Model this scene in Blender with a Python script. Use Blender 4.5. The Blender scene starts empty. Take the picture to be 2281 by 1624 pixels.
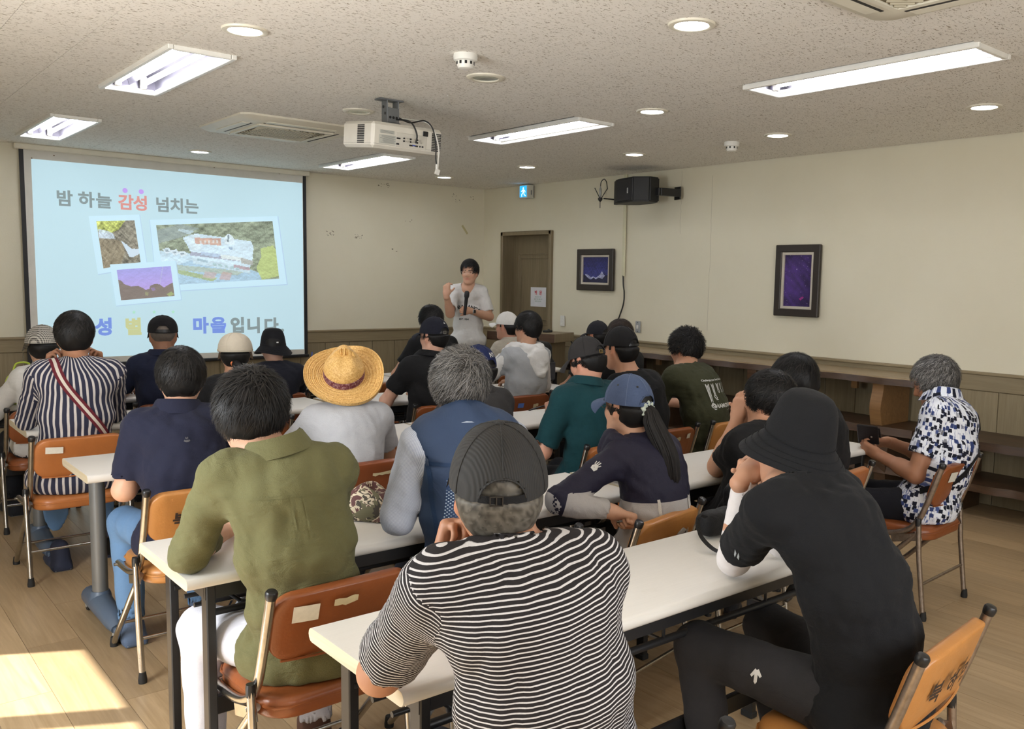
import bpy, bmesh, math, random
import numpy as np
from mathutils import Vector, Matrix, Euler
from mathutils.bvhtree import BVHTree
random.seed(7); np.random.seed(7)
PI = math.pi
SC = bpy.context.scene
COL = SC.collection

# ---------------------------------------------------------------- camera
H_CAM = 1.55
F, CX, CY = 1983.45, 1283.49, 827.17
YAW, PITCH, ROLL = math.radians(41.14082), math.radians(5.90445), math.radians(-1.17172)
def cam_axes():
    fwd = Vector((math.sin(YAW), math.cos(YAW), 0)); right = Vector((math.cos(YAW), -math.sin(YAW), 0)); down = Vector((0, 0, -1))
    f2 = math.cos(PITCH)*fwd + math.sin(PITCH)*down; d2 = math.cos(PITCH)*down - math.sin(PITCH)*fwd
    r3 = math.cos(ROLL)*right + math.sin(ROLL)*d2; d3 = math.cos(ROLL)*d2 - math.sin(ROLL)*right
    return r3, d3, f2
cd = bpy.data.cameras.new('camera'); cam = bpy.data.objects.new('camera', cd); COL.objects.link(cam)
r3, d3, f3 = cam_axes()
m = Matrix((r3, -d3, -f3)).transposed().to_4x4(); m.translation = (0, 0, H_CAM)
cam.matrix_world = m
cd.sensor_width = 36.0; cd.lens = F/2281*36.0
cd.shift_x = (1140.5-CX)/2281; cd.shift_y = (CY-812)/2281
cd.clip_start = 0.05; cd.clip_end = 100
SC.camera = cam

# ---------------------------------------------------------------- light, sky, exposure
SC.view_settings.view_transform = 'Standard'; SC.view_settings.look = 'None'
SC.view_settings.gamma = 1.0; SC.view_settings.use_curve_mapping = False
SC.view_settings.exposure = 0.52
SUN_POWER, SKY_STRENGTH, WINDOW_POWER, BACK_POWER = 12.0, 0.6, 250.0, 55.0
TUBE_EMIT, DOWN_EMIT = 26.0, 30.0
w = bpy.data.worlds.new('sky'); SC.world = w; w.use_nodes = True
nt = w.node_tree; bg = nt.nodes['Background']
sky = nt.nodes.new('ShaderNodeTexSky'); sky.sky_type = 'HOSEK_WILKIE'; sky.turbidity = 4
sky.sun_direction = (-0.6, 0.33, 0.73)
nt.links.new(sky.outputs[0], bg.inputs[0]); bg.inputs[1].default_value = SKY_STRENGTH
sl = bpy.data.lights.new('sun', 'SUN'); sl.energy = SUN_POWER; sl.angle = math.radians(0.6); sl.color = (1, .95, .88)
so = bpy.data.objects.new('sun', sl); COL.objects.link(so); so.location = (-6, 6, 8)
_el = math.radians(44.0); _d = Vector((.876*math.cos(_el), -.48*math.cos(_el), -math.sin(_el)))
so.rotation_euler = _d.to_track_quat('-Z', 'Y').to_euler()
def area(name, loc, direction, sx, sy, power, color=(1, 1, 1)):
    l = bpy.data.lights.new(name, 'AREA'); l.shape = 'RECTANGLE'; l.size = sx; l.size_y = sy; l.energy = power; l.color = color
    o = bpy.data.objects.new(name, l); COL.objects.link(o); o.location = loc
    o.rotation_euler = Vector(direction).to_track_quat('-Z', 'Z').to_euler()
    return o
# daylight entering through the left-hand windows; the rear lamp is added fill
area('daylight_left', (-.98, 2.6, 1.45), (1, 0, .06), 4.6, 1.1, WINDOW_POWER, (.93, .97, 1))
area('rear_fill', (1.6, -1.22, 1.5), (0, 1, -.1), 3.4, 1.1, BACK_POWER, (.97, .98, 1))

# ---------------------------------------------------------------- materials
def sin_(c): return tuple(c)+(1,) if len(c) == 3 else tuple(c)
class NT:
    def __init__(s, name):
        s.m = bpy.data.materials.new(name); s.m.use_nodes = True; s.t = s.m.node_tree
        s.b = s.t.nodes['Principled BSDF']
    def n(s, typ, **kw):
        nd = s.t.nodes.new(typ)
        for k, v in kw.items():
            if k == 'ins':
                for a, b in v.items(): nd.inputs[a].default_value = b
            else: setattr(nd, k, v)
        return nd
    def l(s, a, b): s.t.links.new(a, b)
    def ramp(s, src, stops, interp='LINEAR'):
        r = s.n('ShaderNodeValToRGB'); r.color_ramp.interpolation = interp
        e = r.color_ramp.elements
        while len(e) < len(stops): e.new(.5)
        for x, (p, c) in zip(e, stops): x.position = p; x.color = sin_(c)
        s.l(src, r.inputs[0]); return r.outputs[0]
    def coord(s, kind='Object', scale=(1, 1, 1), rot=(0, 0, 0), rnd=False):
        tc = s.n('ShaderNodeTexCoord'); mp = s.n('ShaderNodeMapping'); mp.inputs['Scale'].default_value = scale; mp.inputs['Rotation'].default_value = rot
        s.l(tc.outputs[kind], mp.inputs['Vector'])
        if rnd:
            oi = s.n('ShaderNodeObjectInfo'); mu = s.n('ShaderNodeVectorMath', operation='SCALE'); mu.inputs[0].default_value = (37, 53, 71)
            s.l(oi.outputs['Random'], mu.inputs['Scale']); s.l(mu.outputs[0], mp.inputs['Location'])
        return mp.outputs[0]
    def noise(s, vec, scale=5, detail=3, rough=.5, dist=0):
        n = s.n('ShaderNodeTexNoise'); n.inputs['Scale'].default_value = scale; n.inputs['Detail'].default_value = detail
        n.inputs['Roughness'].default_value = rough; n.inputs['Distortion'].default_value = dist
        s.l(vec, n.inputs['Vector']); return n.outputs['Fac']
    def mix(s, f, a, b, mode='MIX'):
        x = s.n('ShaderNodeMix', data_type='RGBA', blend_type=mode)
        for v, i in ((f, 0), (a, 6), (b, 7)):
            if hasattr(v, 'links') or hasattr(v, 'is_linked'): s.l(v, x.inputs[i])
            else: x.inputs[i].default_value = v if i == 0 else sin_(v)
        return x.outputs[2]
    def math(s, op, a, b=0.0):
        x = s.n('ShaderNodeMath', operation=op)
        for v, i in ((a, 0), (b, 1)):
            if hasattr(v, 'is_linked'): s.l(v, x.inputs[i])
            else: x.inputs[i].default_value = v
        return x.outputs[0]
    def bump(s, h, strength=.2, dist=.01):
        b = s.n('ShaderNodeBump'); b.inputs['Strength'].default_value = strength; b.inputs['Distance'].default_value = dist
        s.l(h, b.inputs['Height']); s.l(b.outputs[0], s.b.inputs['Normal'])
    def set(s, col=None, rough=.5, metal=0., spec=None):
        if col is not None:
            if hasattr(col, 'is_linked'): s.l(col, s.b.inputs['Base Color'])
            else: s.b.inputs['Base Color'].default_value = sin_(col)
        if hasattr(rough, 'is_linked'): s.l(rough, s.b.inputs['Roughness'])
        else: s.b.inputs['Roughness'].default_value = rough
        s.b.inputs['Metallic'].default_value = metal
        if spec is not None: s.b.inputs['Specular IOR Level'].default_value = spec
        return s.m
MC = {}
def plain(name, col, rough=.5, metal=0., spec=None, var=.12, vs=9., bump=.0, bs=120.):
    """a solid colour with faint mottling and grain"""
    if name in MC: return MC[name]
    t = NT(name); v = t.coord('Object')
    n = t.noise(v, vs, 4, .6)
    c = t.mix(n, [x*(1-var) for x in col], [min(1, x*(1+var)) for x in col])
    if bump: t.bump(t.noise(v, bs, 2), bump, .004)
    MC[name] = t.set(c, rough, metal, spec); return MC[name]
def emit(name, col, strength):
    if name in MC: return MC[name]
    t = NT(name); t.b.inputs['Emission Color'].default_value = sin_(col); t.b.inputs['Emission Strength'].default_value = strength
    MC[name] = t.set(col, .4); return MC[name]

# ---------------------------------------------------------------- mesh helpers
class MB:
    """collects simple solids into one mesh"""
    def __init__(s): s.v = []; s.f = []; s.mi = []; s.cur = 0
    def add(s, vs, fs, mat=None):
        o = len(s.v); s.v.extend([tuple(x) for x in vs])
        for f in fs: s.f.append(tuple(i+o for i in f)); s.mi.append(s.cur if mat is None else mat)
        return s
    def box(s, c, d, rot=None, bev=0., mat=None):
        x, y, z = d[0]/2, d[1]/2, d[2]/2
        if bev <= 0:
            vs = [Vector((a*x, b*y, e*z)) for a in (-1, 1) for b in (-1, 1) for e in (-1, 1)]
            fs = [(0, 1, 3, 2), (4, 6, 7, 5), (0, 4, 5, 1), (2, 3, 7, 6), (0, 2, 6, 4), (1, 5, 7, 3)]
        else:
            b = min(bev, x*.98, y*.98, z*.98); vs = []; ix = {}
            for sx in (-1, 1):
                for sy in (-1, 1):
                    for sz in (-1, 1):
                        for ax in range(3):
                            p = [sx*(x-b), sy*(y-b), sz*(z-b)]; p[ax] = (sx*x, sy*y, sz*z)[ax]
                            ix[(sx, sy, sz, ax)] = len(vs); vs.append(Vector(p))
            fs = []
            def q(ax, sgn):
                o = [a for a in range(3) if a != ax]; r = []
                for (p, r2) in ((-1, -1), (1, -1), (1, 1), (-1, 1)):
                    k = [0, 0, 0]; k[ax] = sgn; k[o[0]] = p; k[o[1]] = r2; r.append(ix[(k[0], k[1], k[2], ax)])
                return r if (sgn > 0) == (ax != 1) else r[::-1]
            for ax in range(3):
                for sg in (-1, 1): fs.append(q(ax, sg))
            for ax in range(3):
                o = [a for a in range(3) if a != ax]
                for p in (-1, 1):
                    for r2 in (-1, 1):
                        k0 = [0, 0, 0]; k0[o[0]] = p; k0[o[1]] = r2; k1 = list(k0); k0[ax] = -1; k1[ax] = 1
                        fs.append([ix[(*k0, o[0])], ix[(*k1, o[0])], ix[(*k1, o[1])], ix[(*k0, o[1])]])
            for sx in (-1, 1):
                for sy in (-1, 1):
                    for sz in (-1, 1): fs.append([ix[(sx, sy, sz, a)] for a in range(3)])
        if rot is not None: vs = [rot @ v for v in vs]
        vs = [v+Vector(c) for v in vs]
        return s.add(vs, fs, mat)
    def tube(s, pts, r, n=10, mat=None, cap=True):
        pts = [Vector(p) for p in pts]; rr = r if isinstance(r, (list, tuple)) else [r]*len(pts)
        vs = []; up = None
        for i, p in enumerate(pts):
            t = (pts[min(i+1, len(pts)-1)]-pts[max(i-1, 0)]).normalized()
            if up is None:
                a = Vector((0, 0, 1)) if abs(t.z) < .9 else Vector((1, 0, 0)); up = (a-t*a.dot(t)).normalized()
            else: up = (up-t*up.dot(t)).normalized()
            sd = t.cross(up)
            for k in range(n):
                a = 2*PI*k/n; vs.append(p+(up*math.cos(a)+sd*math.sin(a))*rr[i])
        fs = []
        for i in range(len(pts)-1):
            for k in range(n):
                k2 = (k+1) % n; fs.append((i*n+k, i*n+k2, (i+1)*n+k2, (i+1)*n+k))
        if cap:
            fs.append(tuple(range(n))[::-1]); fs.append(tuple((len(pts)-1)*n+k for k in range(n)))
        return s.add(vs, fs, mat)
    def lathe(s, prof, c=(0, 0, 0), n=24, rot=None, sx=1., sy=1., mat=None, closed=False):
        vs = []; fs = []
        for (r, z) in prof:
            for k in range(n):
                a = 2*PI*k/n; v = Vector((r*math.cos(a)*sx, r*math.sin(a)*sy, z))
                if rot is not None: v = rot @ v
                vs.append(v+Vector(c))
        L = len(prof)
        for i in range(L-1 if not closed else L):
            for k in range(n):
                k2 = (k+1) % n; j = (i+1) % L; fs.append((i*n+k, i*n+k2, j*n+k2, j*n+k))
        if not closed:
            fs.append(tuple(range(n))[::-1]); fs.append(tuple((L-1)*n+k for k in range(n)))
        return s.add(vs, fs, mat)
    def extrude(s, poly, axis, a, b, mat=None):
        """closed 2-D polygon (list of pairs) swept along one axis from a to b"""
        n = len(poly)
        def P(p, h):
            q = [0, 0, 0]; o = [i for i in range(3) if i != axis]; q[axis] = h; q[o[0]] = p[0]; q[o[1]] = p[1]; return q
        vs = [P(p, a) for p in poly]+[P(p, b) for p in poly]
        fs = [(i, (i+1) % n, n+(i+1) % n, n+i) for i in range(n)]+[tuple(range(n))[::-1], tuple(range(n, 2*n))]
        return s.add(vs, fs, mat)
    def mesh(s, name):
        me = bpy.data.meshes.new(name); me.from_pydata(s.v, [], s.f)
        me.polygons.foreach_set('material_index', s.mi); return me
def fixn(me):
    bm = bmesh.new(); bm.from_mesh(me); bmesh.ops.recalc_face_normals(bm, faces=bm.faces); bm.to_mesh(me); bm.free()
def link(name, me, mats=None, parent=None, loc=None, smooth=None, fix=False, **props):
    if isinstance(me, MB): me = me.mesh(name); fixn(me)
    if mats is not None and len(me.materials) == 0:
        for x in (mats if isinstance(mats, (list, tuple)) else [mats]): me.materials.append(x)
    if smooth is not None:
        me.polygons.foreach_set('use_smooth', [True]*len(me.polygons))
        if smooth > 0: me.set_sharp_from_angle(angle=math.radians(smooth))
    o = bpy.data.objects.new(name, me); COL.objects.link(o)
    if parent is not None: o.parent = parent
    if loc is not None: o.location = loc
    for k, v in props.items(): o[k] = v
    return o
def thing(name, label, cat, loc=(0, 0, 0), rz=0., group=None):
    o = bpy.data.objects.new(name, None); COL.objects.link(o); o.empty_display_size = .1
    o.location = loc; o.rotation_euler = (0, 0, rz); o['label'] = label; o['category'] = cat
    if group: o['group'] = group
    return o
def tag(o, label, cat, group=None):
    o['label'] = label; o['category'] = cat
    if group: o['group'] = group
    return o
def dup(root, loc, rz=0., label=None, group=None):
    def cp(o, par):
        c = o.copy(); COL.objects.link(c)
        if par is not None: c.parent = par
        for ch in o.children: cp(ch, c)
        return c
    r = cp(root, None); r.location = loc; r.rotation_euler = (0, 0, rz)
    if label: r['label'] = label
    if group: r['group'] = group
    return r
def text_mesh(txt, size=1., ext=0., bold=0., align='CENTER', spacing=1.):
    """lettering as a flat mesh in the XY plane (built-in font)"""
    cu = bpy.data.curves.new('lettering', 'FONT'); cu.body = txt; cu.size = size; cu.extrude = ext; cu.offset = bold
    cu.align_x = align; cu.align_y = 'CENTER'; cu.resolution_u = 3; cu.space_character = spacing
    o = bpy.data.objects.new('lettering', cu); COL.objects.link(o)
    dg = bpy.context.evaluated_depsgraph_get(); dg.update()
    me = bpy.data.meshes.new_from_object(o.evaluated_get(dg)); bpy.data.objects.remove(o); bpy.data.curves.remove(cu)
    me.materials.clear()
    return me
def mesh_of(me): return [v.co.copy() for v in me.vertices], [tuple(p.vertices) for p in me.polygons]
# ================================================================ the room
XL, XR, YB, YF, HC = -.9, 6.354, -1.25, 9.042, 2.61
def seen(p, pad=.04):
    d = Vector(p)-Vector((0, 0, H_CAM)); z = d.dot(f3)
    if z < .2: return False
    u = (CX+F*d.dot(r3)/z)/2281; v = (CY+F*d.dot(d3)/z)/1624
    return -pad < u < 1+pad and -pad < v < 1+pad

def wall_mat():
    t = NT('cream_paint'); v = t.coord('Object')
    a = t.noise(v, 1.1, 4, .6); b = t.noise(v, 7, 5, .65)
    c = t.mix(a, (.68, .625, .46), (.80, .755, .60)); c = t.mix(t.math('MULTIPLY', b, .35), c, (.74, .70, .58))
    t.bump(t.noise(v, 90, 3), .12, .004)
    return t.set(c, .62)
M_WALL = wall_mat()
def oak_mat(name, a, b, axis=2, rough=.5, scale=1., var=.25, rnd=True, grain=1.):
    t = NT(name); sc = [26*scale]*3; sc[axis] = 1.6*scale
    v = t.coord('Object', tuple(sc), rnd=rnd); n = t.noise(v, 1.0, 6, .62, 1.4)
    sc2 = [90*scale]*3; sc2[axis] = 3*scale
    n2 = t.noise(t.coord('Object', tuple(sc2), rnd=rnd), 1.0, 3, .6)
    c = t.ramp(n, [(.25, a), (.55, [(x+y)/2 for x, y in zip(a, b)]), (.8, b)])
    c = t.mix(t.math('MULTIPLY', n2, .5*grain), c, [x*.62 for x in a])
    if rnd:
        oi = t.n('ShaderNodeObjectInfo'); hs = t.n('ShaderNodeHueSaturation')
        mr = t.n('ShaderNodeMapRange'); mr.inputs[3].default_value = 1-var; mr.inputs[4].default_value = 1+var
        t.l(oi.outputs['Random'], mr.inputs[0]); t.l(mr.outputs[0], hs.inputs['Value']); t.l(c, hs.inputs['Color']); c = hs.outputs[0]
    t.bump(n2, .12, .003)
    return t.set(c, rough)
M_FLOOR = oak_mat('laminate_oak', (.38, .26, .135), (.60, .44, .265), axis=1, rough=.36, var=.13)
M_PANEL = oak_mat('wainscot_oak', (.235, .185, .105), (.36, .295, .185), axis=2, rough=.5, var=.10)
M_RAIL = oak_mat('wainscot_rail_oak', (.25, .195, .11), (.37, .30, .185), axis=0, rough=.5, var=.08)
M_RAILY = oak_mat('wainscot_rail_oak_side', (.25, .195, .11), (.37, .30, .185), axis=1, rough=.5, var=.08)
M_DARK = plain('dark_gap', (.03, .027, .022), .8)

def struct(name, mb, mat, parent=None, **k):
    o = link(name, mb, mat, parent, **k)
    if parent is None: o['kind'] = 'structure'
    return o
# floor and its planks
fl = struct('floor', MB().box(((XL+XR)/2, (YB+YF)/2, -.06), (XR-XL+.4, YF-YB+.4, .1)), M_DARK)
PW, PL = .19, 1.2
me = MB().box((0, 0, -.006), (PW-.0016, PL-.0016, .012)).mesh('plank'); fixn(me); me.materials.append(M_FLOOR)
rest = MB(); cnt = 0
nx0 = math.floor((XL-4.05)/PW); nx1 = math.ceil((XR-4.05)/PW)
for i in range(nx0, nx1):
    x = 4.05+PW*(i+.5); off = (1.97 + (i % 2)*0.0 + ((i*7) % 5)*.24) % PL
    if 2.9 > x > .0: off = (4.34+((i*7) % 5)*.24) % PL
    j = math.floor((YB-off)/PL)
    while off+j*PL < YF:
        y = off+PL*(j+.5); j += 1
        if any(seen((x, y+dy, 0)) for dy in (-.6, -.3, 0, .3, .6)) and cnt < 300:
            link('plank', me, parent=fl, loc=(x, y, 0)); cnt += 1
        else: rest.box((x, y, -.006), (PW-.0016, PL-.0016, .012))
o = link('planks_beyond', rest, M_FLOOR, fl); o['kind'] = 'stuff'

# ceiling: staggered mineral-fibre tiles
def tile_mat():
    t = NT('fissured_mineral_tile')
    base = (.86, .825, .76)
    def pits(rot, seed):
        v = t.coord('Object', (46, 120, 60), (0, 0, rot), rnd=True)
        ad = t.n('ShaderNodeVectorMath', operation='ADD'); ad.inputs[1].default_value = (seed, seed*2, 0); t.l(v, ad.inputs[0])
        n = t.noise(ad.outputs[0], 1.0, 2, .5, .6)
        r = t.n('ShaderNodeMapRange'); r.inputs[1].default_value = .648; r.inputs[2].default_value = .69; t.l(n, r.inputs[0]); return r.outputs[0]
    p = t.math('MAXIMUM', t.math('MAXIMUM', pits(.5, 3), pits(-.7, 11)), pits(1.6, 23))
    c = t.mix(t.noise(t.coord('Object', rnd=True), 5, 3), [x*.95 for x in base], [min(1, x*1.04) for x in base])
    c = t.mix(t.math('MULTIPLY', p, .85), c, (.24, .18, .11))
    t.bump(t.math('MULTIPLY', p, -1.), .5, .004)
    return t.set(c, .85)
M_TILE = tile_mat()
ce = struct('ceiling', MB().box(((XL+XR)/2, (YB+YF)/2, HC+.17), (XR-XL+.4, YF-YB+.4, .1)), M_DARK)
TW, TL = .315, .63
me_t = MB().box((0, 0, .008), (TW-.0022, TL-.0022, .016)).mesh('ceiling_tile'); fixn(me_t); me_t.materials.append(M_TILE)
FIX = [(1.53, 5.165), (1.53, 7.755), (4.08, 2.52), (4.09, 5.165), (4.08, 7.745)]           # twin-tube troffers, x and y of the middle
FW, FL = .30, 1.26
cnt = 0; restc = MB()
for i in range(-9, 18):
    x = 1.53+TW*i
    if x-TW/2 > XR or x+TW/2 < XL: continue
    x0, x1 = max(XL, x-TW/2), min(XR, x+TW/2)
    off = 4.535+(TL/2 if i % 2 else 0); j = math.floor((YB-off)/TL)
    while off+j*TL < YF:
        y0, y1 = max(YB, off+j*TL), min(YF, off+(j+1)*TL); j += 1
        cuts = [(fy-FL/2, fy+FL/2) for fx, fy in FIX if abs(fx-x) < TW*.55]
        segs = [(y0, y1)]
        for a, b in cuts:
            ns = []
            for p, q in segs:
                if q <= a or p >= b: ns.append((p, q)); continue
                if p < a-.004: ns.append((p, a))
                if q > b+.004: ns.append((b, q))
            segs = ns
        for p, q in segs:
            full = abs(q-p-TL) < 1e-6 and x1-x0 > TW-.001
            if any(seen((x, yy, HC)) for yy in (p, (p+q)/2, q)) and cnt < 298:
                if full: link('ceiling_tile', me_t, parent=ce, loc=(x, (p+q)/2, HC))
                else: link('ceiling_tile', MB().box((0, 0, .008), (x1-x0-.0022, q-p-.0022, .016)), M_TILE, ce, ((x0+x1)/2, (p+q)/2, HC))
                cnt += 1
            else: restc.box(((x0+x1)/2, (p+q)/2, HC+.008), (x1-x0-.0022, q-p-.0022, .016))
        # slots beside a troffer are closed by its flange
o = link('ceiling_tiles_beyond', restc, M_TILE, ce); o['kind'] = 'stuff'

# walls
WT = .16; WH = .95
struct('wall_front', MB().box(((XL+XR)/2, YF+WT/2+.012, HC/2+.05), (XR-XL+2*WT, WT, HC+.1)), M_WALL)
wf = bpy.data.objects['wall_front']
DY0, DY1, DH = 7.72, 8.66, 2.085          # door opening in the right wall
wr = MB(); xw = XR+.012
def wall_seg(mb, y0, y1, z0, z1): mb.box((xw+WT/2, (y0+y1)/2, (z0+z1)/2), (WT, y1-y0, z1-z0))
wall_seg(wr, YB-.2, DY0, 0, HC+.1); wall_seg(wr, DY1, YF+.15, 0, HC+.1); wall_seg(wr, DY0, DY1, DH, HC+.1)
struct('wall_right', wr, M_WALL); wrt = bpy.data.objects['wall_right']
# left wall with a band of windows
WY0, WZ0, WZ1 = .2, .86, 2.05
PANES = [(4.28, 4.95), (3.5, 4.18), (2.72, 3.4), (1.94, 2.62), (1.16, 1.84), (.38, 1.06)]
wl = MB()
wl.box((XL-WT/2, (YB+YF)/2, WZ0/2), (WT, YF-YB+.4, WZ0)); wl.box((XL-WT/2, (YB+YF)/2, (WZ1+HC+.1)/2), (WT, YF-YB+.4, HC+.1-WZ1))
wl.box((XL-WT/2, (4.97+YF+.2)/2, (WZ0+WZ1)/2), (WT, YF+.2-4.97, WZ1-WZ0)); wl.box((XL-WT/2, (YB-.2+.36)/2, (WZ0+WZ1)/2), (WT, .36-YB+.2, WZ1-WZ0))
struct('wall_left', wl, M_WALL)
win = struct('window_1', MB().box((XL-.08, 2.665, WZ0+.015), (.1, 4.63, .03)).box((XL-.08, 2.665, WZ1-.012), (.1, 4.63, .024)), plain('white_sash', (.8, .8, .78), .4))
for k in range(len(PANES)+1):
    ya = PANES[k-1][0] if k else PANES[0][1]+.02; yb = PANES[k][1] if k < len(PANES) else PANES[-1][0]-.02
    lo, hi = min(ya, yb), max(ya, yb)
    link('mullion', MB().box((XL-.08, (lo+hi)/2, (WZ0+WZ1)/2), (.06, max(.02, hi-lo), WZ1-WZ0-.05)), MC['white_sash'], win)
# rear wall with a wide unseen window, added to let fill light in
wb = MB(); RX0, RX1, RZ0, RZ1 = -.1, 3.3, .9, 2.1
wb.box(((XL+XR)/2, YB-WT/2, RZ0/2), (XR-XL+.4, WT, RZ0)); wb.box(((XL+XR)/2, YB-WT/2, (RZ1+HC+.1)/2), (XR-XL+.4, WT, HC+.1-RZ1))
wb.box(((XL-.2+RX0)/2, YB-WT/2, (RZ0+RZ1)/2), (RX0-XL+.2, WT, RZ1-RZ0)); wb.box(((XR+.2+RX1)/2, YB-WT/2, (RZ0+RZ1)/2), (XR+.2-RX1, WT, RZ1-RZ0))
struct('wall_back', wb, M_WALL)
w2 = struct('rear_fill_window', MB().box(((RX0+RX1)/2, YB-.08, RZ0+.02), (RX1-RX0, .1, .04)).box(((RX0+RX1)/2, YB-.08, RZ1-.02), (RX1-RX0, .1, .04)), MC['white_sash'])
for k in range(5): link('mullion', MB().box((RX0+(RX1-RX0)*k/4, YB-.08, (RZ0+RZ1)/2), (.06, .06, RZ1-RZ0-.08)), MC['white_sash'], w2)

# wainscot: separate boards under a cap rail
CAPH = .135
def board(name, mb, mat, par): return link(name, mb, mat, par, smooth=20)
x = 4.28-.282*18
while x < XR-.02:
    x0, x1 = max(x, XL+.01), min(x+.282, XR-.004); x += .282
    if x1-x0 < .03: continue
    board('wainscot_panel', MB().box(((x0+x1)/2, YF+.006, (WH-CAPH)/2), (x1-x0-.005, .018, WH-CAPH-.004), bev=.003), M_PANEL, wf)
board('cap_rail', MB().box(((XL+XR)/2, YF+.002, WH-CAPH/2), (XR-XL-.02, .026, CAPH), bev=.004), M_RAIL, wf)
board('cap_moulding', MB().box(((XL+XR)/2, YF-.006, WH-.012), (XR-XL-.02, .036, .02), bev=.005), M_RAIL, wf)
y = YB+.02
ys = []
yy = 7.53
while yy > YB: ys.append((yy-.282, yy)); yy -= .282
ys += [(7.53, DY0-.045), (DY1+.045, YF-.02)]
for y0, y1 in ys:
    board('wainscot_panel', MB().box((XR+.006, (y0+y1)/2, (WH-CAPH)/2), (.018, y1-y0-.005, WH-CAPH-.004), bev=.003), M_PANEL, wrt)
for y0, y1 in ((YB, DY0-.045), (DY1+.045, YF-.02)):
    board('cap_rail', MB().box((XR+.002, (y0+y1)/2, WH-CAPH/2), (.026, y1-y0, CAPH), bev=.004), M_RAILY, wrt)
    board('cap_moulding', MB().box((XR-.006, (y0+y1)/2, WH-.012), (.036, y1-y0, .02), bev=.005), M_RAILY, wrt)

# door in its deep frame
M_DOOR = oak_mat('door_oak', (.20, .155, .085), (.30, .24, .15), axis=2, rough=.45, var=.05)
dr = struct('door_1', MB(), M_DOOR) if False else None
mb = MB().box((XR+.16, (DY0+DY1)/2, DH/2), (.036, DY1-DY0-.07, DH-.03), bev=.004)
dr = link('door_1', mb, M_DOOR, smooth=20, kind='structure')
for z0, z1 in ((1.02, 1.83), (.12, .86)):
    for a, b in ((.0, .03), (.05, .012)):
        f = MB(); ya, yb, za, zb = DY0+.15+a, DY1-.15-a, z0+a, z1-a
        f.box((XR+.14, (ya+yb)/2, za), (.012, yb-ya, b*.6), bev=.003).box((XR+.14, (ya+yb)/2, zb), (.012, yb-ya, b*.6), bev=.003)
        f.box((XR+.14, ya, (za+zb)/2), (.012, b*.6, zb-za), bev=.003).box((XR+.14, yb, (za+zb)/2), (.012, b*.6, zb-za), bev=.003)
        link('panel_moulding', f, M_DOOR, dr, smooth=20)
fr = MB().box((XR+.07, DY0+.02, DH/2), (.19, .045, DH), bev=.004).box((XR+.07, DY1-.02, DH/2), (.19, .045, DH), bev=.004).box((XR+.07, (DY0+DY1)/2, DH-.02), (.19, DY1-DY0, .045), bev=.004)
link('door_frame', fr, M_DOOR, dr, smooth=20)
kn = MB().lathe([(.012, 0), (.012, .03), (.026, .045), (.028, .06), (.018, .072)], (XR+.142, DY0+.12, .98), 16, Matrix.Rotation(-PI/2, 3, 'Y'))
link('door_knob', kn, plain('brushed_steel', (.6, .58, .54), .3, 1.), dr, smooth=40)
# outside ground seen only as bounce through the windows
struct('ground', MB().box((-8, 3, -.6), (14, 30, .1)).box((2, -8, -.6), (30, 13, .1)), plain('concrete_yard', (.42, .40, .37), .9))
# ================================================================ ceiling fixtures
M_WENAM = plain('white_enamel', (.80, .79, .74), .35)
M_CREAMP = plain('cream_plastic', (.74, .70, .58), .4)
M_REFL = plain('aluminium_reflector', (.20, .19, .22), .35, .9)
M_BLACK = plain('black_plastic', (.012, .012, .013), .35)
M_TUBE = emit('fluorescent_tube_light', (.93, .95, 1.0), TUBE_EMIT)
M_GREY = plain('grey_metal', (.21, .22, .23), .45, .6)
FIXL = ['twin-tube ceiling light above the left tables, nearer of the left two', 'twin-tube ceiling light by the top left of the projection screen',
        'long twin-tube ceiling light near the grey air vent, nearest on the right', 'twin-tube ceiling light just right of the projector', 'twin-tube ceiling light farthest along, beside the screen under the projector']
def troffer(loc, label):
    t = thing('ceiling_light', label, 'ceiling light', loc, 0, 'twin-tube ceiling lights')
    a, b = FW/2, FL/2; fw = .026
    f = MB()
    for sx in (-1, 1): f.box((sx*(a-fw/2+.012), 0, -.006), (fw, FL+.03, .03), bev=.004)
    for sy in (-1, 1): f.box((0, sy*(b-fw/2+.012), -.006), (FW-.03, fw, .03), bev=.004)
    link('frame', f, M_WENAM, t, smooth=20)
    h = MB()
    h.box((0, 0, .095), (FW-.004, FL-.004, .01)).box((-a+.004, 0, .045), (.006, FL-.006, .1)).box((a-.004, 0, .045), (.006, FL-.006, .1)).box((0, -b+.004, .045), (FW-.006, .006, .1)).box((0, b-.004, .045), (FW-.006, .006, .1))
    h.add([(-.022, -b+.01, .088), (.022, -b+.01, .088), (0, -b+.01, .02), (-.022, b-.01, .088), (.022, b-.01, .088), (0, b-.01, .02)], [(0, 1, 2), (3, 5, 4), (0, 3, 4, 1), (1, 4, 5, 2), (2, 5, 3, 0)])
    link('reflector', h, M_REFL, t)
    for s in (-1, 1):
        tu = link('tube', MB().tube([(s*.068, -b+.055, .032), (s*.068, b-.055, .032)], .0145, 10), M_TUBE, t, smooth=40)
        for e in (-1, 1):
            link('lamp_holder', MB().box((s*.068, e*(b-.038), .04), (.034, .034, .075), bev=.006), M_WENAM, tu, smooth=20)
    for e in (-1, 1): link('clip', MB().box((a+.006, e*.42, -.012), (.016, .04, .02), bev=.003), M_WENAM, t, smooth=20)
    return t
t0 = None
for k, (x, y) in enumerate(FIX):
    if t0 is None: t0 = troffer((x, y, HC), FIXL[0])
    else: dup(t0, (x, y, HC), 0, FIXL[k])

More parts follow.
